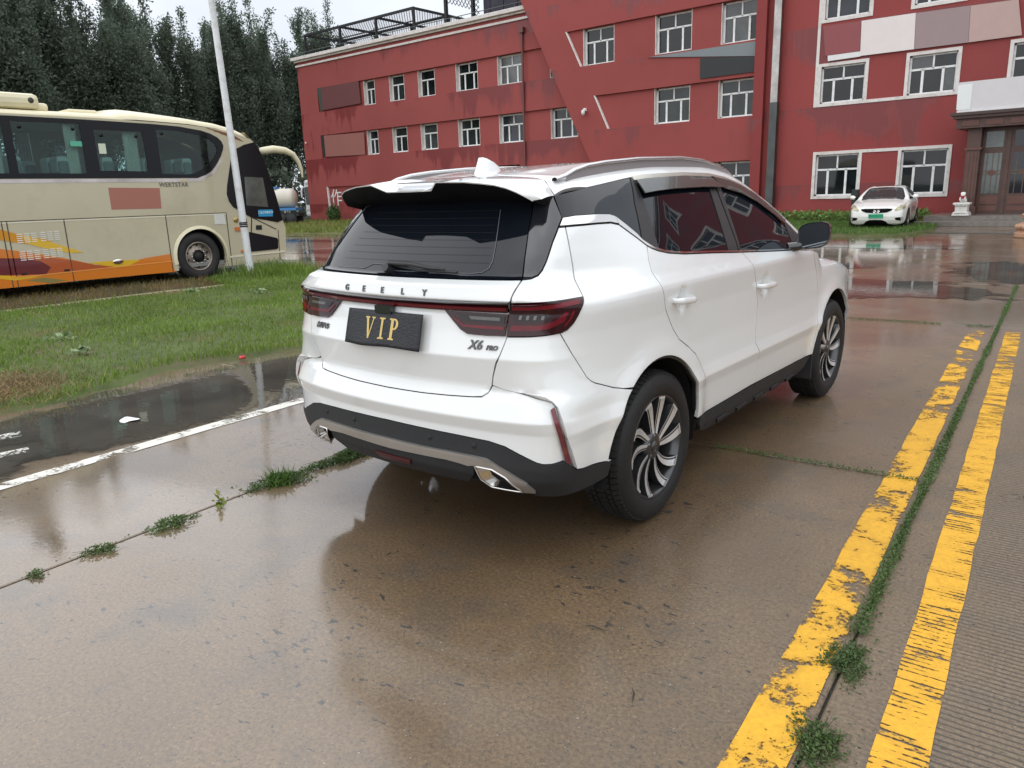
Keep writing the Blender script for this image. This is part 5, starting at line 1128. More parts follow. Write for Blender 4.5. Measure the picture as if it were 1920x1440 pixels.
    # wiper
    mb = MB(); a = np.array([(-1.86, 1.238), (-1.72, 1.238), (-1.58, 1.225), (-1.50, 1.219)]); pp = pos(a[:, 0], a[:, 1]) + grad(pos(a[:, 0], a[:, 1])) * .028
    mb.tube([tuple(p) for p in pp], [.012, .011, .008, .004], 8)
    a = np.array([(-1.90, 1.243), (-1.66, 1.222), (-1.44, 1.219)]); pb = pos(a[:, 0], a[:, 1]) + grad(pos(a[:, 0], a[:, 1])) * .012
    mb.tube([tuple(p) for p in pb], .006, 6)
    a = np.array([(-1.86, 1.222)]); pc = pos(a[:, 0], a[:, 1])[0]; mb.tube([tuple(pc), tuple(pc + np.array([-.035, 0, .018]))], [.022, .018], 12)
    mb.build('rear_wiper', satin, car)
    # roof and windscreen
    wtp = np.array([p for p in WIN_T]); w3 = pos(wtp[:, 0], wtp[:, 1], -1)
    edge = [(float(p[0]), float(p[1]) - .004) for p in w3]
    rear_x = -.325
    roofe = [p for p in edge if p[0] < 1.50]
    rx = [(rear_x, -.44), (rear_x - .012, -.50), (rear_x - .04, -.54)] + roofe
    half = [(rear_x, 0.)] + rx
    xhead = 1.36
    full = [(x_, -y_) for x_, y_ in rx[::-1]] + rx + [(1.43, -.50), (xhead, -.46), (xhead + .03, -.25), (xhead + .04, 0), (xhead + .03, .25), (xhead, .46), (1.43, .50)]
    def rdisp(a, b): return .007 * np.exp(-((np.abs(b) - .30) / .05) ** 2) * sstep(-.3, -.1, a) * sstep(1.3, 1.0, a) - .004 * sstep(.33, .44, np.abs(b)) * sstep(.55, .46, np.abs(b)) * sstep(-.28, -.2, a)
    patch('roof', full, pm('wet_roof_paint', (.78, .79, .78), .3, coat=1., coat_rough=.03, bump=.2, bscale=160), car, fn='top', res=.04, disp=rdisp, thick=.02, gap=.002)
    patch('windscreen', [(xhead + .01, -.46), (xhead + .04, -.25), (xhead + .05, 0), (xhead + .04, .25), (xhead + .01, .46), (1.7, .53), (2.05, .62), (2.2, .64), (2.24, .4), (2.26, 0), (2.24, -.4), (2.2, -.64), (2.05, -.62), (1.7, -.53)], glass, car, fn='top', res=.05, off=-.003)
    for sg in (-1, 1):
        ap = [(p[0], p[1] * -sg) for p in edge if p[0] >= 1.38]
        patch('screen_pillar', [(1.43, sg * .51), (1.7, sg * .54), (2.05, sg * .63), (2.2, sg * .65)] + ap[::-1], paint, car, fn='top', res=.03, thick=.03, gap=0)
    bn = [(2.28, -.66), (2.29, -.3), (2.30, 0), (2.29, .3), (2.28, .66), (2.6, .80), (3.0, .78), (3.25, .66), (3.36, .4), (3.40, 0), (3.36, -.4), (3.25, -.66), (3.0, -.78), (2.6, -.80)]
    patch('bonnet', bn, paint, car, fn='top', res=.05, gap=0, disp=lambda a, b: .012 * np.exp(-((np.abs(b) - .45) / .08) ** 2))
    fs = [(3.9, .86), (3.45, .84), (3.40, .72), (3.0, .74), (3.0, .52), (2.90, .45), (2.84, .38), (3.1, .30), (3.9, .28)]
    for sg in (-1, 1): patch('front_bumper', [(min(a, 3.9), b) for a, b in fs], paint, car, sign=sg, gap=0)
    patch('grille', [(3.9, .82), (3.5, .80), (3.45, .60), (3.9, .56)], gloss, car, off=.006, res=.05); patch('grille', [(3.9, .82), (3.5, .80), (3.45, .60), (3.9, .56)], gloss, car, off=.006, res=.05, sign=1)
    # dark carcass behind the gaps
    for sg in (-1, 1):
        a1 = arch_pts(2.66, .44, 4, 176, 20); a0 = arch_pts(-.02, .44, 4, 176, 20)
        patch('inner_shell', [(-1.8, 1.56), (-1.1, 1.52), (-.2, 1.60), (.7, 1.60), (1.2, 1.48), (1.66, 1.15), (2.9, .90), (3.9, .84), (3.9, .27), (3.0, .27)] + a1 + [(1.85, .27), (.25, .27)] + a0 + [(-.85, .27), (-1.8, .30)], dark, car, off=-.022, sign=sg, thick=0, res=.06, gap=0)
    mb = MB(); mb.box((-.40, -.70, .27), (3.3, .70, .32)); mb.box((-.55, -.45, .27), (3.2, .45, .55)); mb.build('underbody', dark, car)
    for wx in (0., 2.67):
        for sg in (-1, 1):
            mb = MB(); mb.lathe([(.425, 0), (.43, sg * -.30)], 28, 0, (wx - .01, sg * .865, .37), 'y', True, math.radians(-12), math.radians(192)); mb.lathe([(.43, sg * -.30), (.0, sg * -.31)], 28, 0, (wx - .01, sg * .865, .37), 'y', True, math.radians(-12), math.radians(192))
            mb.build('wheel_arch_liner', dark, car)
    # spoiler
    ys = np.array([0, .08, .135, .142, .195, .205, .26, .33, .40, .46, .51, .55, .585, .61]); ys = np.concatenate([-ys[::-1][:-1], ys])
    ay = np.abs(ys)
    xt = np.interp(ay, [0, .138, .20, .33, .45, .52, .57, .61], [-.662, -.664, -.70, -.675, -.64, -.612, -.575, -.53]); zt = np.interp(ay, [0, .138, .20, .33, .45, .52, .57, .61], [1.560, 1.561, 1.593, 1.589, 1.576, 1.557, 1.534, 1.506])
    x0 = np.interp(ay, [0, .45, .52, .56, .61], [-.328, -.328, -.340, -.365, float(edge[0][0]) - .004]); y0 = ys * np.interp(ay, [0, .4, .61], [1, 1, abs(edge[0][1]) / .61]); z0 = topz(x0, y0) + .001
    rows = []
    for k in range(7):
        t = k / 6.; xx = x0 + (xt - x0) * t; yy_ = y0 + (ys - y0) * t; zz = z0 + (zt - z0) * t + .010 * math.sin(math.pi * t) * (1 - .6 * (ay / .61) ** 3) 
        rows.append(np.stack([xx, yy_, zz], -1))
    ys = ys * np.interp(ay, [0, .5, .61], [1, 1, .945]); rows[-1][:, 1] = ys; rows.append(np.stack([xt + .003, ys, zt - .0045], -1)); n = len(ys)
    mb = MB(); V = np.concatenate(rows); mb.add(V, [(r * n + i, r * n + i + 1, (r + 1) * n + i + 1, (r + 1) * n + i) for r in range(7) for i in range(n - 1)], 0, True)
    sp = mb.build('spoiler', paint, car, smooth_angle=38)
    zu = np.interp(ay, [0, .45, .56, .61], [1.505, 1.505, 1.50, 1.475]); xu = np.interp(ay, [0, .4, .52, .61], [-.485, -.462, -.45, -.40])
    u0 = rows[-1]; u1 = np.stack([(xt + xu) / 2, ys, (zt + zu) / 2 - .004], -1); u2 = np.stack([xu, ys, zu], -1); V = np.concatenate([u0, u1, u2])
    mb = MB(); mb.add(V, [(r * n + i, r * n + i + 1, (r + 1) * n + i + 1, (r + 1) * n + i) for r in range(2) for i in range(n - 1)], 0, True)
    mb.build('underside', pm('matt_black_plastic', (.006, .006, .007), .65, spec=.2), sp, smooth_angle=50)
    for i in (0, n - 1): MB().add([rows[0][i], rows[3][i], rows[6][i], u1[i], u2[i]], [(0, 1, 2, 3, 4)]).build('end_cap', MATS['matt_black_plastic'], sp)
    mb = MB(); q = [(-.575, y_, 1.598 + .002 * math.cos(y_ * 9)) for y_ in np.linspace(-.15, .15, 9)]; q2 = [(-.615, y_ * .93, 1.5925) for y_ in np.linspace(-.15, .15, 9)]
    mb.add(q + q2, [(i, i + 1, 10 + i, 9 + i) for i in range(8)]); bl = mb.build('brake_light', pm('brake_lens', (.05, .025, .028), .4, spec=.2), sp)
    # shark fin
    mb = MB(); prof = [(-.225, 0, .040), (-.205, .03, .033), (-.19, .058, .024), (-.183, .072, .012)]
    V = []; fin = [(0., 1.0, .037), (.02, .93, .031), (.045, .80, .020), (.066, .62, .012), (.073, .5, .006)]
    for hgt, ln, wd in fin:
        x_r = -.215 + hgt * .45; L_ = .20 * ln - .12 * (hgt / .073) ** 1.5 * .6
        for k in range(16):
            q = 2 * math.pi * k / 16; cx_ = math.cos(q); e = (1 - cx_) / 2
            V.append((x_r + L_ * (1 - e) if True else 0, wd * math.sin(q) * (1 - .55 * (1 - e)), hgt))
    zb = float(topz(np.array([-.12]), np.array([0.]))[0]) - .004
    V = [(x_, y_, h_ + zb + (x_ + .12) * .085) for x_, y_, h_ in V]
    mb.add(V, [(i * 16 + k, i * 16 + (k + 1) % 16, (i + 1) * 16 + (k + 1) % 16, (i + 1) * 16 + k) for i in range(4) for k in range(16)], 0, True); mb.add(V[-16:], [tuple(range(16))])
    mb.build('antenna_fin', paint, car)
    # registration plate cover with gold letters
    gold = pm('gold_letter', (.52, .38, .13), .35, .35, var=.12, vscale=60); cloth = pm('plate_cover_leatherette', (.012, .013, .017), .45, var=.35, vscale=18, bump=.5, bscale=120)
    nx, nz = 24, 10; V = []
    def plate_pt(u, v):   # u 0..1 along y from left, v 0..1 from top
        y_ = .232 - .464 * u; z_ = 1.060 - .150 * v; x_ = -.848 - .045 * v - .004 * math.sin(u * 5.) * v + .003 * math.sin(u * 13 + 1.) * v ** 2 + .035 * y_ * y_
        return (x_, y_, z_ - .0025 * math.sin(u * 7.) * v)
    for j in range(nz + 1):
        for i in range(nx + 1): V.append(plate_pt(i / nx, j / nz))
    fr = [(j * (nx + 1) + i, j * (nx + 1) + i + 1, (j + 1) * (nx + 1) + i + 1, (j + 1) * (nx + 1) + i) for j in range(nz) for i in range(nx)]
    me = np_mesh('licence_plate', np.array(V), [f for f in fr], True); pl = link('licence_plate', me, cloth, car)
    sol = pl.modifiers.new('t', 'SOLIDIFY'); sol.thickness = .006; sol.offset = 0
    def letter(polys, u0, w):
        mb = MB()
        for poly in polys:
            pp = [plate_pt(u0 + a * w, .18 + (1 - b) * .60) for a, b in poly]
            vs_ = [(p[0] - .0045, p[1], p[2]) for p in pp]; tri = tessellate_polygon([[Vector((a, b, 0)) for a, b in poly]])
            mb.add(vs_, [tuple(t) for t in tri])
        return mb.build('gold_letter', gold, pl)
    letter([[(0, 1), (.44, 1), (.44, .95), (.34, .92), (.55, .22), (.78, .92), (.66, .95), (.66, 1), (1, 1), (1, .95), (.88, .92), (.56, 0), (.44, 0), (.12, .92), (0, .95)]], .27, .135)
    letter([[(0, 1), (1, 1), (1, .94), (.68, .91), (.68, .09), (1, .06), (1, 0), (0, 0), (0, .06), (.32, .09), (.32, .91), (0, .94)]], .465, .075)
    arcp = [(.55 + .38 * math.cos(q) * 1.0, .74 + .26 * math.sin(q)) for q in np.linspace(math.pi / 2, -math.pi / 2, 9)]; arci = [(.5 + .2 * math.cos(q), .74 + .19 * math.sin(q)) for q in np.linspace(-math.pi / 2, math.pi / 2, 9)]
    letter([[(0, 1)] + arcp + [(.40, .48), (.40, .09), (.58, .06), (.58, 0), (0, 0), (0, .06), (.14, .09), (.14, .91), (0, .94)][0:0] + [(.42, .48), (.42, .55)] + arci + [(.42, .93), (.42, .96)], [(0, 1), (.44, 1), (.44, .09), (.62, .06), (.62, 0), (0, 0), (0, .06), (.16, .09), (.16, .91), (0, .94)]], .60, .125)
    mb = MB(); mb.box((-.86, -.05, 1.052), (-.835, .05, 1.085)); mb.build('plate_lamp_housing', gloss, car)
    # lettering on the tailgate
    def on_gate(ob, y_, z_, tilt=0.):
        s_ = float(sparam(np.array(-.85), np.array(abs(y_)), np.array(z_))); p = pos(np.array([s_]), np.array([z_]), -1 if y_ < 0 else 1)[0]; ng = Vector(grad(p[None])[0])
        zx = ng; xx = Vector((0, 0, 1)).cross(zx).normalized(); yy = zx.cross(xx)
        m = Matrix.Identity(4)
        for i in range(3): m[i][0] = xx[i]; m[i][1] = yy[i]; m[i][2] = zx[i]; m[i][3] = (Vector(p) + ng * .002)[i]
        ob.matrix_local = m
    dk = pm('letter_chrome', (.10, .10, .10), .25, .9)
    for k, ch in enumerate('GEELY'):
        o = text_mesh('tailgate_letter', ch, .036, dk, car, .0025, bold=.0012); on_gate(o, .245 - k * .1225, 1.150)
    bdg = text_mesh('model_badge', 'X6', .052, dk, car, .003, shear=.3, bold=.0012); on_gate(bdg, -.50, .950)
    bd2 = text_mesh('model_badge', 'PRO', .026, dk, car, .003, shear=.3, bold=.001); on_gate(bd2, -.585, .943)
    b3 = text_mesh('maker_badge', '吉利汽车', .030, dk, car, .002, shear=.15, bold=.0006); on_gate(b3, .50, .952)
    # wheels
    def wheel(wx, sg, first=[None]):
        w = empty('wheel'); w.parent = car; w.location = (wx, sg * .775, .362)
        if sg > 0: w.rotation_euler = (0, 0, math.pi)
        w.rotation_euler[1] = .1 if wx > 1 else .0
        R = .362
        # local: outer face towards -y
        mb = MB(); prof = [(.246, -.098), (.256, -.108), (.285, -.116), (.318, -.113), (.338, -.100), (.347, -.088), (.353, -.075), (R - .006, -.05), (R - .006, 0), (R - .006, .05), (.352, .085), (.335, .105), (.28, .11), (.246, .10)]
        mb.lathe(prof, 64, 0, axis='y')
        ty = mb.build('tyre', rubber, w)
        # tread blocks and shoulder cuts
        mb = MB()
        for k in range(72):
            a = 2 * math.pi * k / 72
            for (y0, y1, r0, r1) in ((-.092, -.062, .3485, .3585), (-.052, -.03, .358, .362), (-.022, .022, .358, .3625), (.03, .052, .358, .362), (.062, .09, .3485, .3585)):
                aw = .035; sk = .012
                pts = []
                for rr in (r0 - .004, r0 + .004 if y0 < -.06 else r1):
                    for (aa, yy) in ((a - aw, y0), (a + aw, y0), (a + aw + sk, y1), (a - aw + sk, y1)):
                        rad = rr if yy in (y0,) or y0 > -.06 else rr + (r1 - r0)
                        pts.append((rad * math.cos(aa), yy, rad * math.sin(aa)))
                mb.add(pts, [(4, 5, 6, 7), (0, 1, 5, 4), (1, 2, 6, 5), (2, 3, 7, 6), (3, 0, 4, 7)])
        mb.build('tread', rubber, ty)
        grey = pm('rim_grey', (.075, .077, .08), .28, .75, var=.1, vscale=8); cut = pm('rim_machined', (.66, .67, .68), .36, .6)
        mb = MB(); mb.lathe([(.236, -.100), (.232, -.104), (.226, -.098), (.215, -.06), (.205, .0), (.212, .09), (.232, .10)], 48, 0, axis='y'); mb.lathe([(.2365, -.1005), (.233, -.1055), (.228, -.1015)], 48, 1, axis='y')
        rm = mb.build('rim', [grey, cut], w); rm.scale = (1.055, 1, 1.055)
        mb = MB(); mb.lathe([(.155, -.02), (.155, -.012), (.06, -.012)], 40, axis='y'); mb.lathe([(.155, -.02), (.06, -.022)], 40, axis='y'); mb.build('brake_disc', pm('disc_steel', (.18, .17, .16), .4, .8), w)
        mb = MB(); mb.lathe([(.0, -.086), (.05, -.088), (.064, -.082), (.072, -.06), (.07, 0)], 30, axis='y'); mb.build('hub', grey, w)
        mb = MB(); mb.lathe([(.0, -.094), (.024, -.094), (.028, -.089), (.028, -.08)], 24, axis='y'); mb.build('hub_cap', gloss, w)
        for k in range(5):
            a = 2 * math.pi * (k + .2) / 5; mb = MB(); mb.lathe([(0, -.088), (.008, -.088), (.0095, -.08), (.0095, -.06)], 8, 0, (.05 * math.cos(a), 0, .05 * math.sin(a)), 'y'); mb.build('wheel_nut', pm('nut_steel', (.2, .2, .2), .3, .9), w)
        # ten swept blades in pairs: dark body, bright machined leading edge
        for k in range(10):
            pair = k // 2; side_ = 1 if k % 2 else -1
            a0 = 2 * math.pi * pair / 5 + .2 + side_ * .235
            n = 8; body = []; br1 = []; br2 = []
            for i in range(n):
                t = i / (n - 1); r = .045 + .184 * t
                mid = a0 + side_ * .05 * t + .34 * t * t - .12 * t
                hwid = (.0095 + .0155 * t) / r
                yy = -.083 - .018 * t + .012 * math.sin(math.pi * t)
                body.append((r, mid - hwid, mid + hwid, yy))
            mb = MB(); V = []
            for r, a, b, yy in body:
                V += [(r * math.cos(a), yy, r * math.sin(a)), (r * math.cos(b), yy + .004, r * math.sin(b)), (r * math.cos(b + .05), yy + .04, r * math.sin(b)), (r * math.cos(a), yy + .04, r * math.sin(a))]
            mb.add(V, [(i * 4 + j, i * 4 + (j + 1) % 4, (i + 1) * 4 + (j + 1) % 4, (i + 1) * 4 + j) for i in range(n - 1) for j in range(4)])
            spk = mb.build('spoke', grey, rm, smooth_angle=40)
            mb = MB()
            for w0, w1, ins in ((0., .30, 0), (.90, 1., 0)):
                V = []
                for i, (r, a, b, yy) in enumerate(body):
                    t = i / (n - 1); f0 = w0; f1 = w1 if w0 > 0 else .60 + .14 * t
                    for ff in (f0, f1):
                        q = a + (b - a) * ff; V.append((r * math.cos(q), yy - .0022 + .004 * ff, r * math.sin(q)))
                mb.add(V, [(2 * i, 2 * i + 1, 2 * i + 3, 2 * i + 2) for i in range(n - 1)])
            r, a, b, yy = body[-1]; r0_, a_, b_, y_ = body[-2]
            mb.add([(r * math.cos(a), yy - .0022, r * math.sin(a)), (r * math.cos(b), yy + .0018, r * math.sin(b)), ((r - .012) * math.cos(b), yy + .0018, (r - .012) * math.sin(b)), ((r - .012) * math.cos(a), yy - .0022, (r - .012) * math.sin(a))], [(0, 1, 2, 3)])
            mb.build('machined_edge', cut, spk)
        return w
    wheel(0., -1); wheel(2.67, -1); wheel(0., 1); wheel(2.67, 1)
    # mud flap ahead of front wheel's trailing edge
    for sg in (-1, 1):
        mb = MB(); mb.box((2.235, sg * .70, .22), (2.25, sg * .885, .47), 0, .004); mb.build('mud_flap', clad, car)
    return car
# ------------------------------------------------------------------ the beige coach
def thin_glass(name, tint, refl=1.0, rough=.02):
    if name in MATS: return MATS[name]
    m = bpy.data.materials.new(name); m.use_nodes = True; nt, N, L = nodes_of(m); nt.nodes.remove(nt.nodes['Principled BSDF']); out = nt.nodes['Material Output']
    tr = N('ShaderNodeBsdfTransparent'); tr.inputs[0].default_value = tint + (1,); gl = N('ShaderNodeBsdfGlossy'); gl.inputs['Roughness'].default_value = rough; gl.inputs['Color'].default_value = (refl, refl, refl, 1)
    fr = N('ShaderNodeFresnel'); fr.inputs[0].default_value = 1.45; mx = N('ShaderNodeMixShader'); L(fr.outputs[0], mx.inputs[0]); L(tr.outputs[0], mx.inputs[1]); L(gl.outputs[0], mx.inputs[2]); L(mx.outputs[0], out.inputs[0])
    MATS[name] = m; return m
def plate_yz(outer, holes, x, depth, name, mat, parent):
    """plate in the (y, z) plane at x with openings; depth runs to -x"""
    outer = [tuple(p) for p in outer]; pts = [Vector(p) for p in outer]; ed = [(i, (i + 1) % len(outer)) for i in range(len(outer))]
    for h in holes:
        o = len(pts); pts += [Vector(p) for p in h]; ed += [(o + i, o + (i + 1) % len(h)) for i in range(len(h))]
    r = delaunay_2d_cdt(pts, ed, [], 0, 1e-6); V = np.array([(v[0], v[1]) for v in r[0]]); T = np.array([f for f in r[2] if len(f) == 3]); c = V[T].mean(1); k = pip(c[:, 0], c[:, 1], np.array(outer))
    for h in holes: k &= ~pip(c[:, 0], c[:, 1], np.array(h))
    mb = MB(); mb.add([(x, a, b) for a, b in V], T[k])
    for loop in list(holes) + [outer]:
        n = len(loop); mb.add([(x, a, b) for a, b in loop] + [(x - depth, a, b) for a, b in loop], [(i, (i + 1) % n, n + (i + 1) % n, n + i) for i in range(n)])
    return mb.build(name, mat, parent)
def build_coach():
    X0, W = 1.25, 2.5; C0 = Vector((-16.40, 0, 0))
    bus = empty('coach', C0); tag(bus, 'beige touring coach with orange and yellow swoosh livery behind the lawn', 'coach')
    be = pm('coach_beige', (.51, .465, .325), .35, coat=.6, coat_rough=.08, var=.05, vscale=1.2, dirt=(.40, .36, .25), dscale=.9); top = pm('coach_roof_cream', (.70, .645, .45), .45, var=.08, vscale=1.5, coat=.3)
    blk = pm('coach_black_band', (.008, .008, .010), .15, spec=.3); dk = pm('coach_dark', (.012, .012, .013), .7); seam = pm('coach_seam', (.05, .045, .035), .6)
    gl = thin_glass('coach_glass', (.74, .86, .84), .7); chrome = pm('coach_chrome', (.65, .63, .6), .15, 1.)
    outer = [(-1.7, .22), (10.12, .24), (10.28, .42), (10.33, .96), (10.28, 1.12), (10.16, 1.67), (10.0, 2.28), (9.82, 2.72), (9.68, 2.86), (9.3, 2.97), (8.9, 3.04), (8.3, 3.09), (7.6, 3.11), (6.5, 3.13), (-1.7, 3.13)]
    w3 = [(7.62, 2.13), (8.13, 2.12), (8.33, 2.15), (8.52, 2.24), (8.70, 2.38), (8.83, 2.52), (8.88, 2.62), (8.85, 2.74), (8.74, 2.83), (8.55, 2.90), (8.07, 2.97), (7.61, 2.98)]
    wins = [[(5.10, 2.14), (6.24, 2.14), (6.23, 3.02), (5.10, 3.01)], [(6.46, 2.19), (7.37, 2.18), (7.35, 2.92), (6.44, 2.93)], w3]
    for k in range(5): wins.append([(3.76 - 1.34 * k, 2.14), (4.98 - 1.34 * k, 2.14), (4.98 - 1.34 * k, 3.01), (3.76 - 1.34 * k, 3.01)])
    def arch(c, r=.545): return [(c + r * math.cos(a), .50 + r * math.sin(a)) for a in np.radians(np.linspace(-14, 194, 22))]
    low = [p for p in outer]
    def with_arches(o):
        a1, a2 = arch(8.24), arch(2.1); return [o[0]] + [(a2[-1][0], .225)] + a2[::-1] + [(a2[0][0], .225)] + [(a1[-1][0], .235)] + a1[::-1] + [(a1[0][0], .235)] + o[1:]
    oa = with_arches(outer)
    plate_yz(oa, wins, X0, .05, 'side_panel', be, bus); plate_yz(oa, wins, -X0 + .05, .05, 'side_panel', be, bus)
    # black window band with the sweeping end
    bo = [(-1.65, 2.06), (8.36, 2.06), (8.55, 2.12), (8.69, 2.20), (8.82, 2.34), (8.93, 2.49), (9.0, 2.63), (9.02, 2.71), (8.98, 2.80), (8.90, 2.87), (8.75, 2.94), (8.56, 2.99), (8.08, 3.05), (7.55, 3.07), (6.3, 3.09), (-1.65, 3.10)]
    hs = [[((p[0] - np.mean([q[0] for q in w])) * .985 + np.mean([q[0] for q in w]), (p[1] - np.mean([q[1] for q in w])) * .985 + np.mean([q[1] for q in w])) for p in w] for w in wins]
    plate_yz(bo, hs, X0 + .008, .012, 'window_band', blk, bus); plate_yz(bo, hs, -X0 - .004, .012, 'window_band', blk, bus)
    for sx in (X0 - .006, -X0 + .016):
        for w in wins: mb = MB(); mb.prism(w, .008, lambda u, v, q, sx=sx: (sx - q, u, v)); mb.build('window', gl, bus)
    # light line under the band, panel seams, hinge line
    def strip(name, poly, mat, x=X0 + .004, d=.004): mb = MB(); mb.prism(poly, d, lambda u, v, q: (x - q, u, v)); return mb.build(name, mat, bus)
    ln = [(-1.6, 2.05), (8.36, 2.05), (8.70, 2.19), (8.94, 2.46), (8.97, 2.43), (8.74, 2.14), (8.40, 1.985), (-1.6, 1.985)]; strip('silver_line', ln, pm('line_silver', (.58, .52, .50), .2, .7, var=.3, vscale=2))
    strip('panel_seam', [(-1.6, 1.352), (8.9, 1.338), (8.9, 1.352), (-1.6, 1.368)], seam); strip('panel_highlight', [(-1.6, 1.325), (8.9, 1.311), (8.9, 1.335), (-1.6, 1.349)], pm('panel_edge_cream', (.70, .66, .52), .3))
    for y0, z1 in ((4.70, 1.35), (4.78, 1.35), (5.695, 1.35), (7.58, 1.34), (8.90, 1.34), (3.6, 1.35)): strip('panel_seam', [(y0 - .008, .23), (y0 + .008, .23), (y0 + .008, z1), (y0 - .008, z1)], seam, X0 + .0052)
    strip('skirt_line', [(8.86, .40), (10.25, .42), (10.25, .45), (8.86, .435)], pm('skirt_cream', (.72, .68, .55), .25), X0 + .012, .015)
    # livery
    orange = pm('livery_orange', (.62, .18, .012), .3, coat=.6); yellow = pm('livery_yellow', (.68, .42, .02), .3, coat=.6); deep = pm('livery_deep_orange', (.42, .085, .02), .3, coat=.6); maroon = pm('livery_maroon', (.13, .012, .02), .3, coat=.6); amber = pm('livery_amber', (.60, .26, .012), .3, coat=.6)
    strip('livery', [(2.6, 1.33), (3.8, 1.30), (4.62, 1.24), (4.95, 1.12), (5.45, .98), (5.2, .92), (4.8, 1.0), (4.62, 1.05), (3.6, 1.02), (2.6, 1.0)], amber, X0 + .0045); strip('livery', [(4.95, 1.12), (5.35, .99), (5.95, .735), (5.7, .75), (5.3, .86), (5.05, .95)], yellow, X0 + .0048)
    strip('livery', [(2.6, .95), (4.6, .90), (4.9, .84), (5.3, .74), (5.7, .63), (6.1, .50), (6.4, .45), (6.75, .50), (7.1, .55), (7.585, .585), (7.62, .222), (5.7, .235), (4.7, .228), (2.6, .228)], orange, X0 + .0045)
    strip('livery', [(4.8, .71), (5.3, .70), (5.7, .62), (6.1, .495), (6.5, .42), (6.3, .40), (5.9, .405), (5.5, .405), (5.2, .40)], deep, X0 + .0049)
    strip('livery', [(2.6, .80), (4.55, .745), (4.9, .715), (5.2, .64), (5.35, .52), (5.25, .40), (4.6, .45), (3.6, .5), (2.6, .52)], maroon, X0 + .0052)
    strip('livery', [(4.5, .46), (4.8, .405), (5.2, .39), (5.0, .36), (4.75, .345), (4.5, .40)], yellow, X0 + .0056); strip('livery', [(6.0, .545), (6.4, .545), (6.85, .53), (6.95, .51), (6.7, .42), (6.55, .41), (6.3, .46)], yellow, X0 + .0054)
    strip('livery', [(4.9, .325), (5.2, .35), (5.6, .26), (5.3, .24)], pm('livery_olive', (.22, .19, .06), .35), X0 + .0056)
    strip('ridge_line', [(4.7, .385), (5.69, .40), (7.6, .43), (7.6, .445), (5.69, .415), (4.7, .40)], pm('livery_highlight', (.75, .32, .08), .25), X0 + .009, .01)
    wv = pm('vent_white', (.72, .71, .66), .5)
    for r0, zt in ((0, 1.13), (1, .83)):
        for g_ in range(6):
            for k in range(5):
                y0 = 4.89 + g_ * .115 + (.03 if g_ > 2 else 0) - .0 * r0; z = zt - k * .035 + g_ * .004
                strip('vent_slot', [(y0, z - .015), (y0 + .09, z - .015), (y0 + .09, z), (y0, z)], wv, X0 + .0068)
    strip('panel_patch', [(6.56, 1.49), (7.52, 1.48), (7.54, 1.87), (6.56, 1.89)], pm('patch_terracotta', (.38, .155, .115), .5), X0 + .004)
    tx = text_mesh('lettering', 'WERTSTAR', .115, pm('lettering_grey', (.13, .12, .11), .4), bus, .002, bold=.001, space=1.05); tx.matrix_local = Matrix(((0, 0, 1, X0 + .006), (1, 0, 0, 7.84), (0, 1, 0, 1.93), (0, 0, 0, 1)))
    strip('number_mark', [(8.0, 2.0), (8.12, 2.0), (8.12, 2.03), (8.0, 2.03)], pm('mark_gold', (.6, .5, .2), .4), X0 + .009)
    mb = MB(); mb.lathe([(0, .02), (.05, .02), (.065, .012), (.07, 0)], 20); o = mb.build('emblem', chrome, bus); o.location = (X0 + .005, 6.53, .52); o.rotation_euler = (0, math.pi / 2, 0); o.scale = (.75, 1.4, 1)
    strip('emblem_bar', [(6.44, .51), (6.62, .51), (6.62, .53), (6.44, .53)], maroon, X0 + .03)
    for y0 in (4.86, 5.56): strip('latch', [(y0, .425), (y0 + .09, .425), (y0 + .09, .46), (y0, .46)], dk, X0 + .012, .012)
    strip('notice', [(8.61, 1.12), (8.87, 1.11), (8.85, 1.32), (8.62, 1.33)], pm('notice_white', (.66, .66, .62), .5, var=.12, vscale=30), X0 + .006)
    mb = MB(); mb.lathe([(0, .03), (.035, .03), (.055, .015), (.06, 0)], 20); o = mb.build('filler_cap', pm('cap_brass', (.45, .33, .12), .3, .7), bus); o.location = (X0, 9.11, 1.19); o.rotation_euler = (0, math.pi / 2, 0)
    am = pm('marker_amber', (.60, .16, .02), .3, coat=.6); strip('marker_lamp', [(9.06, .96), (9.2, .955), (9.2, 1.03), (9.06, 1.035)], am, X0 + .025, .03); strip('marker_lamp', [(9.14, .50), (9.28, .495), (9.26, .54), (9.15, .545)], am, X0 + .02, .03)
    # front door with its glazing
    db = [(9.76, 2.80), (9.50, 2.74), (9.28, 2.64), (9.16, 2.45), (9.10, 2.24), (9.0, 1.9), (8.97, 1.73), (9.0, 1.58), (9.08, 1.46), (9.3, 1.32), (9.52, 1.21), (9.85, 1.15), (10.13, 1.09), (10.27, 1.13), (10.16, 1.67), (10.0, 2.28), (9.85, 2.66)]
    strip('door_glazing', db, blk, X0 + .012, .02)
    strip('door_pane', [(9.42, 2.08), (9.87, 2.06), (9.93, 1.43), (9.40, 1.48)], pm('door_pane_grey', (.085, .095, .085), .05, spec=.6, var=.6, vscale=3), X0 + .016); strip('door_pane', [(9.39, .92), (10.07, .75), (10.10, .70), (10.08, .53), (10.04, .50), (9.38, .49)], blk, X0 + .012, .01)
    strip('door_seam', [(9.49, 1.28), (9.515, 1.28), (9.36, .22), (9.335, .22)], seam, X0 + .006); strip('door_seam', [(9.53, 1.20), (10.08, .93), (10.08, .95), (9.54, 1.22)], seam, X0 + .0062); strip('door_seam', [(10.12, .92), (10.135, .92), (10.11, .25), (10.095, .25)], seam, X0 + .0064)
    strip('door_handle', [(9.57, .955), (9.72, .95), (9.72, 1.05), (9.58, 1.05)], dk, X0 + .009)
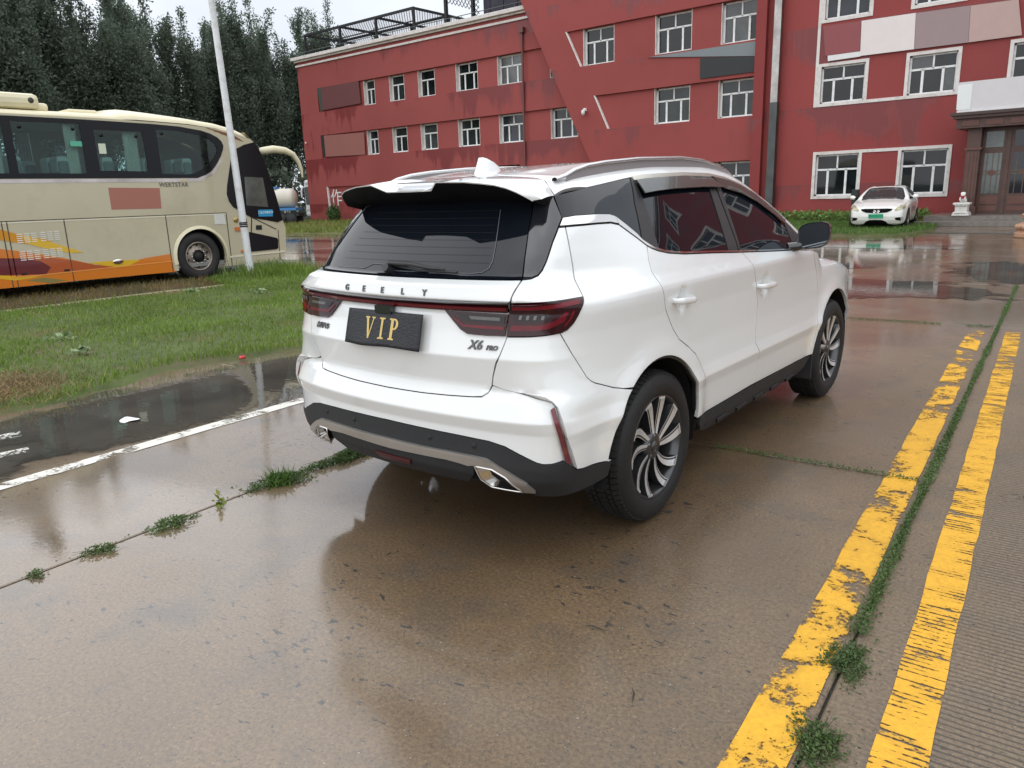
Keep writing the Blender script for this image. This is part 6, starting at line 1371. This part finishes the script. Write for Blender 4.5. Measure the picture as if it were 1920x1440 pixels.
    bs = strip('destination_sign', [(9.66, 1.235), (10.02, 1.225), (10.03, 1.375), (9.67, 1.38)], pm('sign_blue', (.02, .27, .50), .4), X0 + .02)
    tx = text_mesh('sign_text', '黑龙江省旅游车', .055, pm('sign_white_text', (.62, .78, .85), .5), bs, .001, bold=.001); tx.matrix_local = Matrix(((0, 0, 1, X0 + .0225), (1, 0, 0, 9.845), (0, 1, 0, 1.315), (0, 0, 0, 1)))
    lines = pm('brow_brown', (.22, .09, .045), .5)
    for k in range(4): strip('brow_stripe', [(8.68 + .14 * k, 3.055 - .045 * k), (9.30 + .06 * k, 2.93 - .035 * k), (9.32 + .06 * k, 2.905 - .035 * k), (8.72 + .14 * k, 3.03 - .045 * k)], lines, X0 + .004)
    # roof, nose, tail
    prof = [(1.25, 3.10), (1.235, 3.15), (1.16, 3.20), (.95, 3.235), (.5, 3.26), (0, 3.265)]; prof = prof + [(-a, b) for a, b in prof[::-1][1:]]
    st = [(-1.7, 0, 1.), (6.2, 0, 1.), (6.85, 0, 1.), (7.02, .10, 1.), (7.25, .13, 1.), (7.6, .10, .995), (8.3, .02, .99), (8.9, -.05, .98), (9.35, -.14, .965), (9.66, -.25, .93), (9.76, -.34, .9)]
    mb = MB(); V = []; n = len(prof)
    for y_, dz, k in st:
        for a, b in prof: f = (abs(a) / 1.25) ** 3; V.append((a * (k if abs(a) > .9 else 1), y_, b + dz * (1 - .75 * f) - (0 if dz >= 0 else 0) + (min(0, dz) * .75 * f)))
    mb.add(V, [(i * n + j, i * n + j + 1, (i + 1) * n + j + 1, (i + 1) * n + j) for i in range(len(st) - 1) for j in range(n - 1)]); mb.build('roof', top, bus, smooth_angle=40)
    fr = [(10.12, .24), (10.28, .42), (10.33, .96), (10.28, 1.12), (10.16, 1.67), (10.0, 2.28), (9.82, 2.72), (9.68, 2.86)]
    for nm, sl, mt in (('front_mask', fr[:4], be), ('windscreen', fr[3:7], blk), ('front_brow', fr[6:], top)):
        mb = MB(); V = []; us = np.linspace(-1, 1, 15)
        for y_, z_ in sl:
            for u in us: V.append((u * 1.245, y_ + .30 * (1 - abs(u) ** 2.6), z_))
        m_ = len(us); mb.add(V, [(i * m_ + j, i * m_ + j + 1, (i + 1) * m_ + j + 1, (i + 1) * m_ + j) for i in range(len(sl) - 1) for j in range(m_ - 1)], 0, True); mb.build(nm, mt, bus)
    mb = MB(); V = []
    for u in us: V += [(u * 1.245, 9.68 + .30 * (1 - abs(u) ** 2.6), 2.86), (u * 1.16, 9.60, 3.0)]
    mb.add(V, [(2 * i, 2 * i + 1, 2 * i + 3, 2 * i + 2) for i in range(14)], 0, True); mb.build('front_brow', top, bus)
    mb = MB(); mb.box((-1.25, -1.72, .22), (1.25, -1.70, 3.16)); mb.build('rear_panel', be, bus)
    mb = MB(); mb.box((-1.1, 2.0, 3.24), (1.1, 5.70, 3.50), 0, .09); mb.box((-1.0, 5.6, 3.22), (1.0, 5.86, 3.36), 0, .05); ac = mb.build('air_conditioner', top, bus)
    for y_ in (5.0, 5.55, 4.4): mb = MB(); mb.lathe([(0, .012), (.04, .01), (.05, 0)], 12); o = mb.build('fixing_cap', seam, ac); o.location = (1.10, y_, 3.38); o.rotation_euler = (0, math.pi / 2, 0)
    mb = MB(); mb.box((-.4, 6.33, 3.25), (.6, 6.86, 3.335), 0, .03); mb.build('roof_hatch', top, bus)
    mb = MB(); mb.lathe([(0, .06), (.03, .05), (.04, 0)], 10, 0, (1.0, 9.45, 2.93)); mb.build('marker_lamp', top, bus)
    # floor, interior
    mb = MB(); mb.box((-1.2, -1.65, .28), (1.2, 9.6, .36)); mb.box((-1.19, -1.65, 1.28), (1.19, 8.9, 1.36)); mb.box((-1.19, -1.65, .36), (-1.15, 9.0, 1.3)); mb.build('floor', pm('coach_floor', (.22, .22, .21), .7), bus); mb = MB(); mb.box((-1.15, -1.6, 3.06), (1.15, 8.6, 3.09)); mb.box((-1.19, -1.65, 1.37), (-1.17, 8.9, 2.05)); mb.build('lining', pm('coach_lining', (.55, .56, .54), .7), bus)
    sm = pm('seat_blue_grey', (.24, .30, .31), .8); sc = pm('seat_cover_white', (.70, .80, .81), .8, var=.1, vscale=10)
    for k in range(12):
        y_ = 8.07 - .78 * k
        for xx in (1.0, .55, -.55, -1.0):
            if k == 0 and xx < 0: continue
            mb = MB(); mb.box((xx - .21, y_ + .05, 1.37), (xx + .21, y_ + .24, 2.38), 0, .05); mb.box((xx - .21, y_ + .15, 1.7), (xx + .21, y_ + .6, 1.82), 0, .03); s_ = mb.build('seat', sm, bus); mb = MB(); mb.box((xx - .19, y_ + .04, 2.14), (xx + .19, y_ + .252, 2.45), 0, .05); mb.build('head_cover', sc, s_)
    cu = pm('curtain_cloth', (.66, .68, .62), .9, var=.15, vscale=20)
    for y0, y1 in ((5.98, 6.20), (7.02, 7.30), (4.72, 4.95), (3.4, 3.6), (2.1, 2.3)):
        for sx in (1.12, -1.12):
            mb = MB(); n_ = 12; V = []
            for i in range(n_ + 1): V += [(sx + .018 * math.sin(i * 2.0), y0 + (y1 - y0) * i / n_, 2.12), (sx + .018 * math.sin(i * 2.0), y0 + (y1 - y0) * i / n_, 3.02)]
            mb.add(V, [(2 * i, 2 * i + 1, 2 * i + 3, 2 * i + 2) for i in range(n_)], 0, True); mb.build('curtain', cu, bus)
    strip('sticker', [(6.02, 2.62), (6.22, 2.62), (6.22, 2.71), (6.02, 2.71)], pm('sticker_green', (.10, .42, .28), .5), X0 - .001, .002); strip('sticker', [(6.50, 2.50), (6.63, 2.50), (6.63, 2.68), (6.50, 2.68)], pm('sticker_pale', (.60, .66, .52), .6), X0 - .001, .002)
    for y_, z_ in ((5.24, 2.92), (6.10, 2.92), (6.58, 2.83), (7.22, 2.83), (7.73, 2.90)): mb = MB(); mb.lathe([(0, .01), (.03, .008), (.035, 0)], 12); o = mb.build('glass_clamp', blk, bus); o.location = (X0 - .004, y_, z_); o.rotation_euler = (0, math.pi / 2, 0)
    # wheels
    tyr = pm('coach_tyre', (.022, .021, .021), .7, var=.3, vscale=8, bump=.2, bscale=100); rimm = pm('coach_rim', (.30, .26, .22), .45, .7, var=.25, vscale=10)
    def wheel(y_, sx):
        w = empty('wheel'); w.parent = bus; w.location = (sx * 1.10, y_, .487); w.rotation_euler = (0, 0, 0 if sx > 0 else math.pi)
        mb = MB(); mb.lathe([(.29, .10), (.33, .13), (.41, .135), (.465, .11), (.487, .07), (.487, -.13), (.45, -.16), (.29, -.16)], 44, axis='x'); mb.build('tyre', tyr, w)
        mb = MB(); mb.lathe([(.295, .115), (.28, .125), (.265, .10), (.255, .04), (.20, .05), (.165, .085), (.13, .09)], 36, axis='x'); rm = mb.build('rim', rimm, w)
        mb = MB(); mb.lathe([(0, .12), (.07, .12), (.085, .10), (.095, .06), (.13, .06)], 24, axis='x'); mb.build('hub', dk, w)
        for k in range(10):
            a = 2 * math.pi * k / 10; mb = MB(); mb.lathe([(0, .115), (.014, .115), (.016, .08)], 6, 0, (0, .148 * math.cos(a), .148 * math.sin(a)), 'x'); mb.build('wheel_nut', chrome, rm); mb = MB(); mb.lathe([(0, .056), (.024, .056)], 10, 0, (0, .228 * math.cos(a + .3), .228 * math.sin(a + .3)), 'x'); mb.build('hand_hole', dk, rm)
    for y_ in (8.2, 2.1):
        for sx in (1, -1): wheel(y_, sx)
        for sx in (1, -1): mb = MB(); mb.lathe([(.55, 0), (.56, -.5 * sx)], 24, 0, (sx * 1.235, y_ + .04, .50), 'x', True, math.radians(-20), math.radians(200)); mb.lathe([(.56, -.5 * sx), (0, -.5 * sx)], 24, 0, (sx * 1.235, y_ + .04, .50), 'x', True, math.radians(-20), math.radians(200)); mb.build('wheel_arch_liner', dk, bus)
    a1 = arch(8.24, .545); a2 = arch(8.24, .61); mb = MB(); nA = len(a1); mb.add([(X0 + .03, y, z) for y, z in a1] + [(X0 + .004, y, z) for y, z in a2] , [(i, i + 1, nA + i + 1, nA + i) for i in range(nA - 1)], 0, True); mb.build('arch_lip', top, bus)
    # mirror arm
    path = [(1.05, 9.84, 2.60), (1.18, 9.98, 2.63), (1.25, 10.22, 2.665), (1.30, 10.48, 2.64), (1.33, 10.66, 2.56), (1.34, 10.78, 2.40), (1.34, 10.84, 2.22), (1.34, 10.855, 2.06)]
    mb = MB(); mb.tube(path, [.055, .075, .082, .074, .060, .048, .038, .02], 14); mr = mb.build('mirror', top, bus); mb = MB(); mb.tube([(1.02, 9.82, 2.595), (1.15, 9.95, 2.625)], [.09, .098], 14); mb.build('mirror_collar', dk, mr)
    return bus

# ------------------------------------------------------------------ white sedan on the grass
def build_sedan():
    G = globals(); keep = {k: G[k] for k in ('XR_Z', 'XR_X', 'W_Z', 'W_Y', 'TX', 'TW', 'TG', 'RX', 'RZ', 'BX', 'BZ')}
    G.update(XR_Z=[.15, .22, .32, .45, .60, .70, .78, .9, 1.5], XR_X=[-.68, -.80, -.86, -.88, -.87, -.84, -.78, -.62, -.2], W_Z=[.15, .24, .35, .6, .8, .90, .97, 1.15, 1.32, 1.45, 1.6], W_Y=[.80, .85, .87, .885, .90, .885, .85, .74, .62, .52, .4],
             TX=[-.95, -.6, -.2, .4, 1.6, 2.4, 2.9, 3.2, 3.45, 3.6], TW=[-.10, -.06, -.02, 0, 0, 0, -.02, -.06, -.12, -.2], TG=[-.10, -.06, -.02, 0, 0, 0, -.02, -.06, -.12, -.2],
             RX=[-.95, -.80, -.6, -.2, .25, .45, .75, 1.05, 1.3, 1.8, 2.3, 2.6, 3.0, 3.2, 3.6], RZ=[.66, .74, .80, .90, .965, 1.00, 1.17, 1.325, 1.395, 1.43, 1.40, 1.33, 1.13, 1.06, 1.0], BX=[-2., 9.], BZ=[-3., -3.])
    paint = pm('sedan_paint', (.79, .785, .75), .32, coat=1., coat_rough=.03); glass = pm('sedan_glass', (.03, .034, .036), .03, spec=.6, coat=.5); blk = pm('sedan_black', (.006, .006, .007), .6, spec=.05); dark = MATS['car_void']; chrome = MATS['chrome']
    car = empty('sedan', (-6.93 - .115, 28.15, .02), math.radians(97.0)); tag(car, 'white sedan with green number plate parked on the grass by the entrance', 'car')
    P = lambda n, pl, m, **k: patch(n, pl, m, car, **{**dict(res=.06, gap=.003), **k})
    def ar(c, a0, a1, r=.375, n=18): t = np.radians(np.linspace(a0, a1, n)); X = c + r * np.cos(t); Z = .33 + r * np.sin(t); return [(float(s), float(z)) for s, z in zip(xs(X, Z), Z)]
    fas = [(-1.8, .70), (-1.30, .71), (-1.08, .77), (-.95, .80), (-.80, .80), (-.62, .70)] + ar(0, 120, 172) + [(-.90, .22), (-1.2, .17), (-1.42, .20), (-1.5, .28), (-1.62, .33), (-1.8, .335)]
    P('front_bumper', sym_poly(fas), paint, res=.05)
    P('grille', sym_poly([(-1.8, .685), (-1.45, .69), (-1.33, .682), (-1.37, .62), (-1.5, .565), (-1.8, .545)]), blk, off=.014, res=.03)
    P('lower_intake', sym_poly([(-1.8, .35), (-1.6, .345), (-1.47, .29), (-1.36, .20), (-1.8, .17)]), blk, off=-.004, gap=0)
    P('grille_trim', sym_poly([(-1.8, .70), (-1.45, .703), (-1.315, .692), (-1.33, .686), (-1.45, .697), (-1.8, .694)]), paint, off=.010, gap=0)
    mb = MB(); mb.box((-.905, -.22, .395), (-.885, .22, .525), 0, .004); npl = mb.build('number_plate', pm('plate_green', (.02, .38, .20), .4), car)
    tx = text_mesh('plate_text', '黑A·D03178', .085, pm('plate_text_dark', (.02, .10, .06), .5), npl, .001); tx.matrix_local = Matrix(((0, 0, -1, -.908), (-1, 0, 0, 0), (0, 1, 0, .46), (0, 0, 0, 1)))
    for sg in (-1, 1):
        P('headlamp', [(-1.29, .66), (-1.20, .72), (-1.0, .785), (-.82, .80), (-.80, .77), (-.95, .69), (-1.15, .625), (-1.27, .60)], pm('sedan_lamp', (.40, .38, .24) if sg < 0 else (.36, .35, .33), .1, coat=1., var=.5, vscale=9), off=.008, sign=sg, res=.03); P('lamp_bulb', [(-1.08, .70), (-1.0, .72), (-.99, .69), (-1.07, .67)], chrome, off=.012, sign=sg, gap=0, res=.03)
        P('fog_lamp', [(-1.28, .40), (-1.05, .43), (-1.0, .36), (-1.1, .30), (-1.24, .32)], blk, off=.005, sign=sg); P('fog_glass', [(-1.13, .415), (-1.05, .425), (-1.02, .36), (-1.1, .325)], pm('fog_glass', (.4, .4, .38), .2), off=.009, sign=sg, gap=0)
        belt = [(.15, .945), (.45, .97), (1.2, .985), (2.0, .99), (2.75, 1.0), (3.1, .98)]
        P('front_wing', [(-.62, .70), (-.80, .80), (-.5, .86), (-.2, .905), (.15, .945), (.30, .80), (.33, .5), (.30, .26)] + ar(0, 8, 119), paint, sign=sg)
        P('door', [(.15, .945), (.45, .97), (1.15, .985), (1.17, .6), (1.12, .24), (.30, .24), (.33, .5), (.30, .80)], paint, sign=sg); P('door', [(1.15, .985), (2.0, .99), (2.12, .95), (2.05, .72), (1.92, .60), (1.85, .24), (1.12, .24), (1.17, .6)], paint, sign=sg)
        P('quarter_panel', [(2.0, .99), (2.75, 1.0), (3.1, .98), (3.3, .9), (3.35, .3), (2.80, .25)] + [(a, b) for a, b in ar(2.67, 4, 150)] + [(1.92, .60), (2.05, .72), (2.12, .95)], paint, sign=sg)
        P('side_glass', [(.30, 1.0), (.62, 1.14), (.98, 1.30), (1.25, 1.36), (1.8, 1.37), (2.2, 1.28), (2.55, 1.10), (2.5, 1.01), (2.0, 1.005), (1.2, .995)], glass, sign=sg); P('sill', [(.05, .25), (1.9, .25), (1.9, .17), (.05, .17)], blk, sign=sg, gap=0)
        for k in range(4): P('door_character', [(.55 + k * .30, .70), (.73 + k * .30, .70), (.73 + k * .30, .66), (.66 + k * .30, .60), (.73 + k * .30, .54), (.68 + k * .30, .52), (.58 + k * .30, .55), (.60 + k * .30, .63)], pm('character_dark', (.12, .09, .08), .5), off=.003, sign=sg, gap=0, thick=0)
        mb = MB(); mb.lathe([(0, -.07), (.05, -.055), (.075, 0), (.06, .06), (0, .09)], 12, 0, (.62, sg * .98, 1.04), 'x'); 
        for i, v in enumerate(mb.v): mb.v[i] = (v[0], (v[1] - sg * .98) * 1.35 + sg * .98, v[2])
        mr = mb.build('door_mirror', paint, car); MB().tube([(.60, sg * .80, .99), (.63, sg * .92, 1.01)], .025, 6).build('mirror_foot', blk, mr)
        P('inner_shell', [(-1.8, .70), (-.8, .78), (.2, .93), (3.2, .95), (3.3, .2), (2.95, .2)] + ar(2.67, 4, 176, .385) + [(2.2, .2), (.4, .2)] + ar(0, 4, 176, .385) + [(-.95, .2), (-1.8, .18)], dark, sign=sg, off=-.02, thick=0, gap=0)
    P('bonnet', [(-.80, -.5), (-.83, 0), (-.80, .5), (-.66, .70), (-.2, .79), (.22, .80), (.36, .60), (.40, 0), (.36, -.60), (.22, -.80), (-.2, -.79), (-.66, -.70)], paint, fn='top', disp=lambda a, b: .012 * np.exp(-((np.abs(b) - .42) / .08) ** 2))
    P('windscreen', [(.40, -.62), (.44, 0), (.40, .62), (.62, .66), (1.15, .50), (1.18, 0), (1.15, -.50), (.62, -.66)], glass, fn='top'); P('roof', [(1.15, -.53), (1.18, 0), (1.15, .53), (1.3, .60), (1.9, .60), (2.4, .57), (2.5, 0), (2.4, -.57), (1.9, -.60), (1.3, -.60)], paint, fn='top'); P('sunroof', [(1.3, -.36), (1.3, .36), (1.75, .36), (1.75, -.36)], glass, fn='top', off=.006, gap=0)
    for sg in (-1, 1): P('screen_pillar', [(.38, sg * .64), (.62, sg * .67), (1.15, sg * .52), (1.30, sg * .60), (1.2, sg * .665), (.95, sg * .735), (.60, sg * .80), (.32, sg * .83)], paint, fn='top', thick=.03, gap=0)
    P('rear_screen', [(2.48, -.5), (2.52, 0), (2.48, .5), (3.0, .62), (3.05, 0), (3.0, -.62)], glass, fn='top'); P('boot_lid', [(3.05, -.65), (3.08, 0), (3.05, .65), (3.4, .6), (3.45, 0), (3.4, -.6)], paint, fn='top')
    mb = MB(); mb.box((-.6, -.75, .17), (3.2, .75, .24)); mb.box((-.5, -.5, .2), (3.1, .5, .6)); mb.build('underbody', dark, car)
    for s_ in (1, -1): mb = MB(); mb.lathe([(.02, 0), (.045, .004), (.05, 0)], 16, 0, (0, 0, 0), 'x', True, .6, 5.7); o = mb.build('badge', chrome, car); o.location = (-.895, s_ * .055, .62)
    tyr = MATS['tyre_rubber']
    for wx in (0, 2.67):
        for sg in (-1, 1):
            w = empty('wheel'); w.parent = car; w.location = (wx, sg * .79, .325); w.rotation_euler = (0, 0, 0 if sg < 0 else math.pi)
            mb = MB(); mb.lathe([(.20, -.08), (.23, -.10), (.29, -.10), (.318, -.07), (.325, 0), (.318, .07), (.29, .1), (.2, .1)], 32, axis='y'); mb.build('tyre', tyr, w); mb = MB(); mb.lathe([(.215, -.088), (.205, -.092), (.19, -.05), (.19, .05)], 32, axis='y'); mb.lathe([(0, -.075), (.05, -.075), (.06, -.05)], 16, axis='y'); rm = mb.build('rim', pm('sedan_rim', (.55, .55, .54), .25, .9), w)
            for k in range(7): a = 2 * math.pi * k / 7; c, s = math.cos(a), math.sin(a); mb = MB(); mb.add([(.04 * c - .02 * s, -.07, .04 * s + .02 * c), (.04 * c + .02 * s, -.07, .04 * s - .02 * c), (.2 * c + .03 * s, -.085, .2 * s - .03 * c), (.2 * c - .03 * s, -.085, .2 * s + .03 * c)], [(0, 1, 2, 3)]); mb.build('spoke', MATS['sedan_rim'], rm)
            mb = MB(); mb.lathe([(.19, -.03), (0, -.03)], 20, axis='y'); mb.build('brake_disc', dark, w)
    G.update(keep)

# ------------------------------------------------------------------ vehicles far behind the coach
def build_far_vehicles():
    wh = pm('far_white', (.72, .73, .74), .4, coat=.4, var=.05, vscale=1.); blk = pm('far_black', (.014, .015, .018), .15, coat=.4); dk = pm('far_dark', (.02, .02, .022), .7)
    b = empty('coach', (-50.2, 37.6, 0), math.radians(28)); tag(b, 'distant white coach front beyond the corner of the left red wing', 'coach')
    mb = MB(); mb.box((-1.2, -.2, .35), (1.2, 10, 2.95), 0, .18); mb.build('body', wh, b); mb = MB(); mb.box((-1.1, -.3, 2.75), (1.1, 6, 3.12), 0, .15); mb.build('roof_pod', wh, b)
    mb = MB(); mb.box((-1.08, -.22, 1.25), (1.08, -.19, 2.6), 0, .012); mb.build('windscreen', blk, b)
    for sx in (-1.205, 1.19): mb = MB(); mb.prism([(.05, 1.45), (.05, 2.5), (9.6, 2.5), (9.6, 1.6), (1.5, 1.6), (.8, 1.2)], .015, lambda u, v, w, sx=sx: (sx + w, u, v)); mb.build('side_window', blk, b)
    for sx in (-1, 1): mb = MB(); mb.tube([(sx * 1.0, -.1, 2.55), (sx * 1.2, -.4, 2.55), (sx * 1.25, -.45, 2.3), (sx * 1.25, -.45, 1.8)], [.06, .08, .09, .07], 8); mb.build('mirror', wh, b); mb = MB(); mb.box((sx * .95 - .2, -.215, .75), (sx * .95 + .2, -.19, .95), 0, .01); mb.build('headlamp', pm('far_lamp', (.5, .5, .5), .2), b)
    for y_ in (2., 8.):
        for sx in (-1.05, 1.05): mb = MB(); mb.lathe([(0, -.14), (.45, -.14), (.48, 0), (.45, .14), (0, .14)], 20, 0, (sx, y_, .48), 'x'); mb.build('wheel', dk, b)
    t = empty('tank_truck', (-44.6, 29.8, 0), math.radians(35)); tag(t, 'distant blue and white tank truck beyond the coach door', 'truck')
    bl = pm('tank_blue', (.05, .20, .45), .4); cr = pm('tank_cream', (.62, .58, .50), .45, var=.06, vscale=2)
    mb = MB(); mb.lathe([(0, -1.4), (.5, -1.38), (.62, -1.2), (.62, 1.2), (.5, 1.38), (0, 1.4)], 24, 0, (0, 0, 1.75), 'x'); mb.build('tank', cr, t); mb = MB(); mb.lathe([(.63, -1.0), (.63, -.5)], 24, 0, (0, 0, 1.75), 'x'); mb.build('tank_band', bl, t)
    mb = MB(); mb.box((-1.6, -.6, .98), (1.6, .6, 1.14)); mb.build('platform', bl, t); mb = MB(); mb.box((-2.9, -.5, .6), (1.7, .5, .8)); mb.build('chassis', dk, t); mb = MB(); mb.box((-2.9, -.8, .65), (-1.75, .8, 2.2), 0, .1); mb.build('cab', bl, t)
    mb = MB(); mb.box((-.3, -.3, 2.36), (.3, .3, 2.5)); mb.tube([(-1.2, 0, 2.3), (-.8, .1, 2.65), (-.2, 0, 2.6)], .07, 6); mb.build('hatch', bl, t)
    for wx in (-2.3, .6, 1.2):
        for sy in (-.6, .6): mb = MB(); mb.lathe([(0, -.12), (.38, -.12), (.4, 0), (.38, .12), (0, .12)], 18, 0, (wx, sy, .4), 'y'); mb.build('wheel', dk, t)
build_greens()
build_building()
build_trees()
build_coach()
build_suv()
build_sedan()
build_far_vehicles()
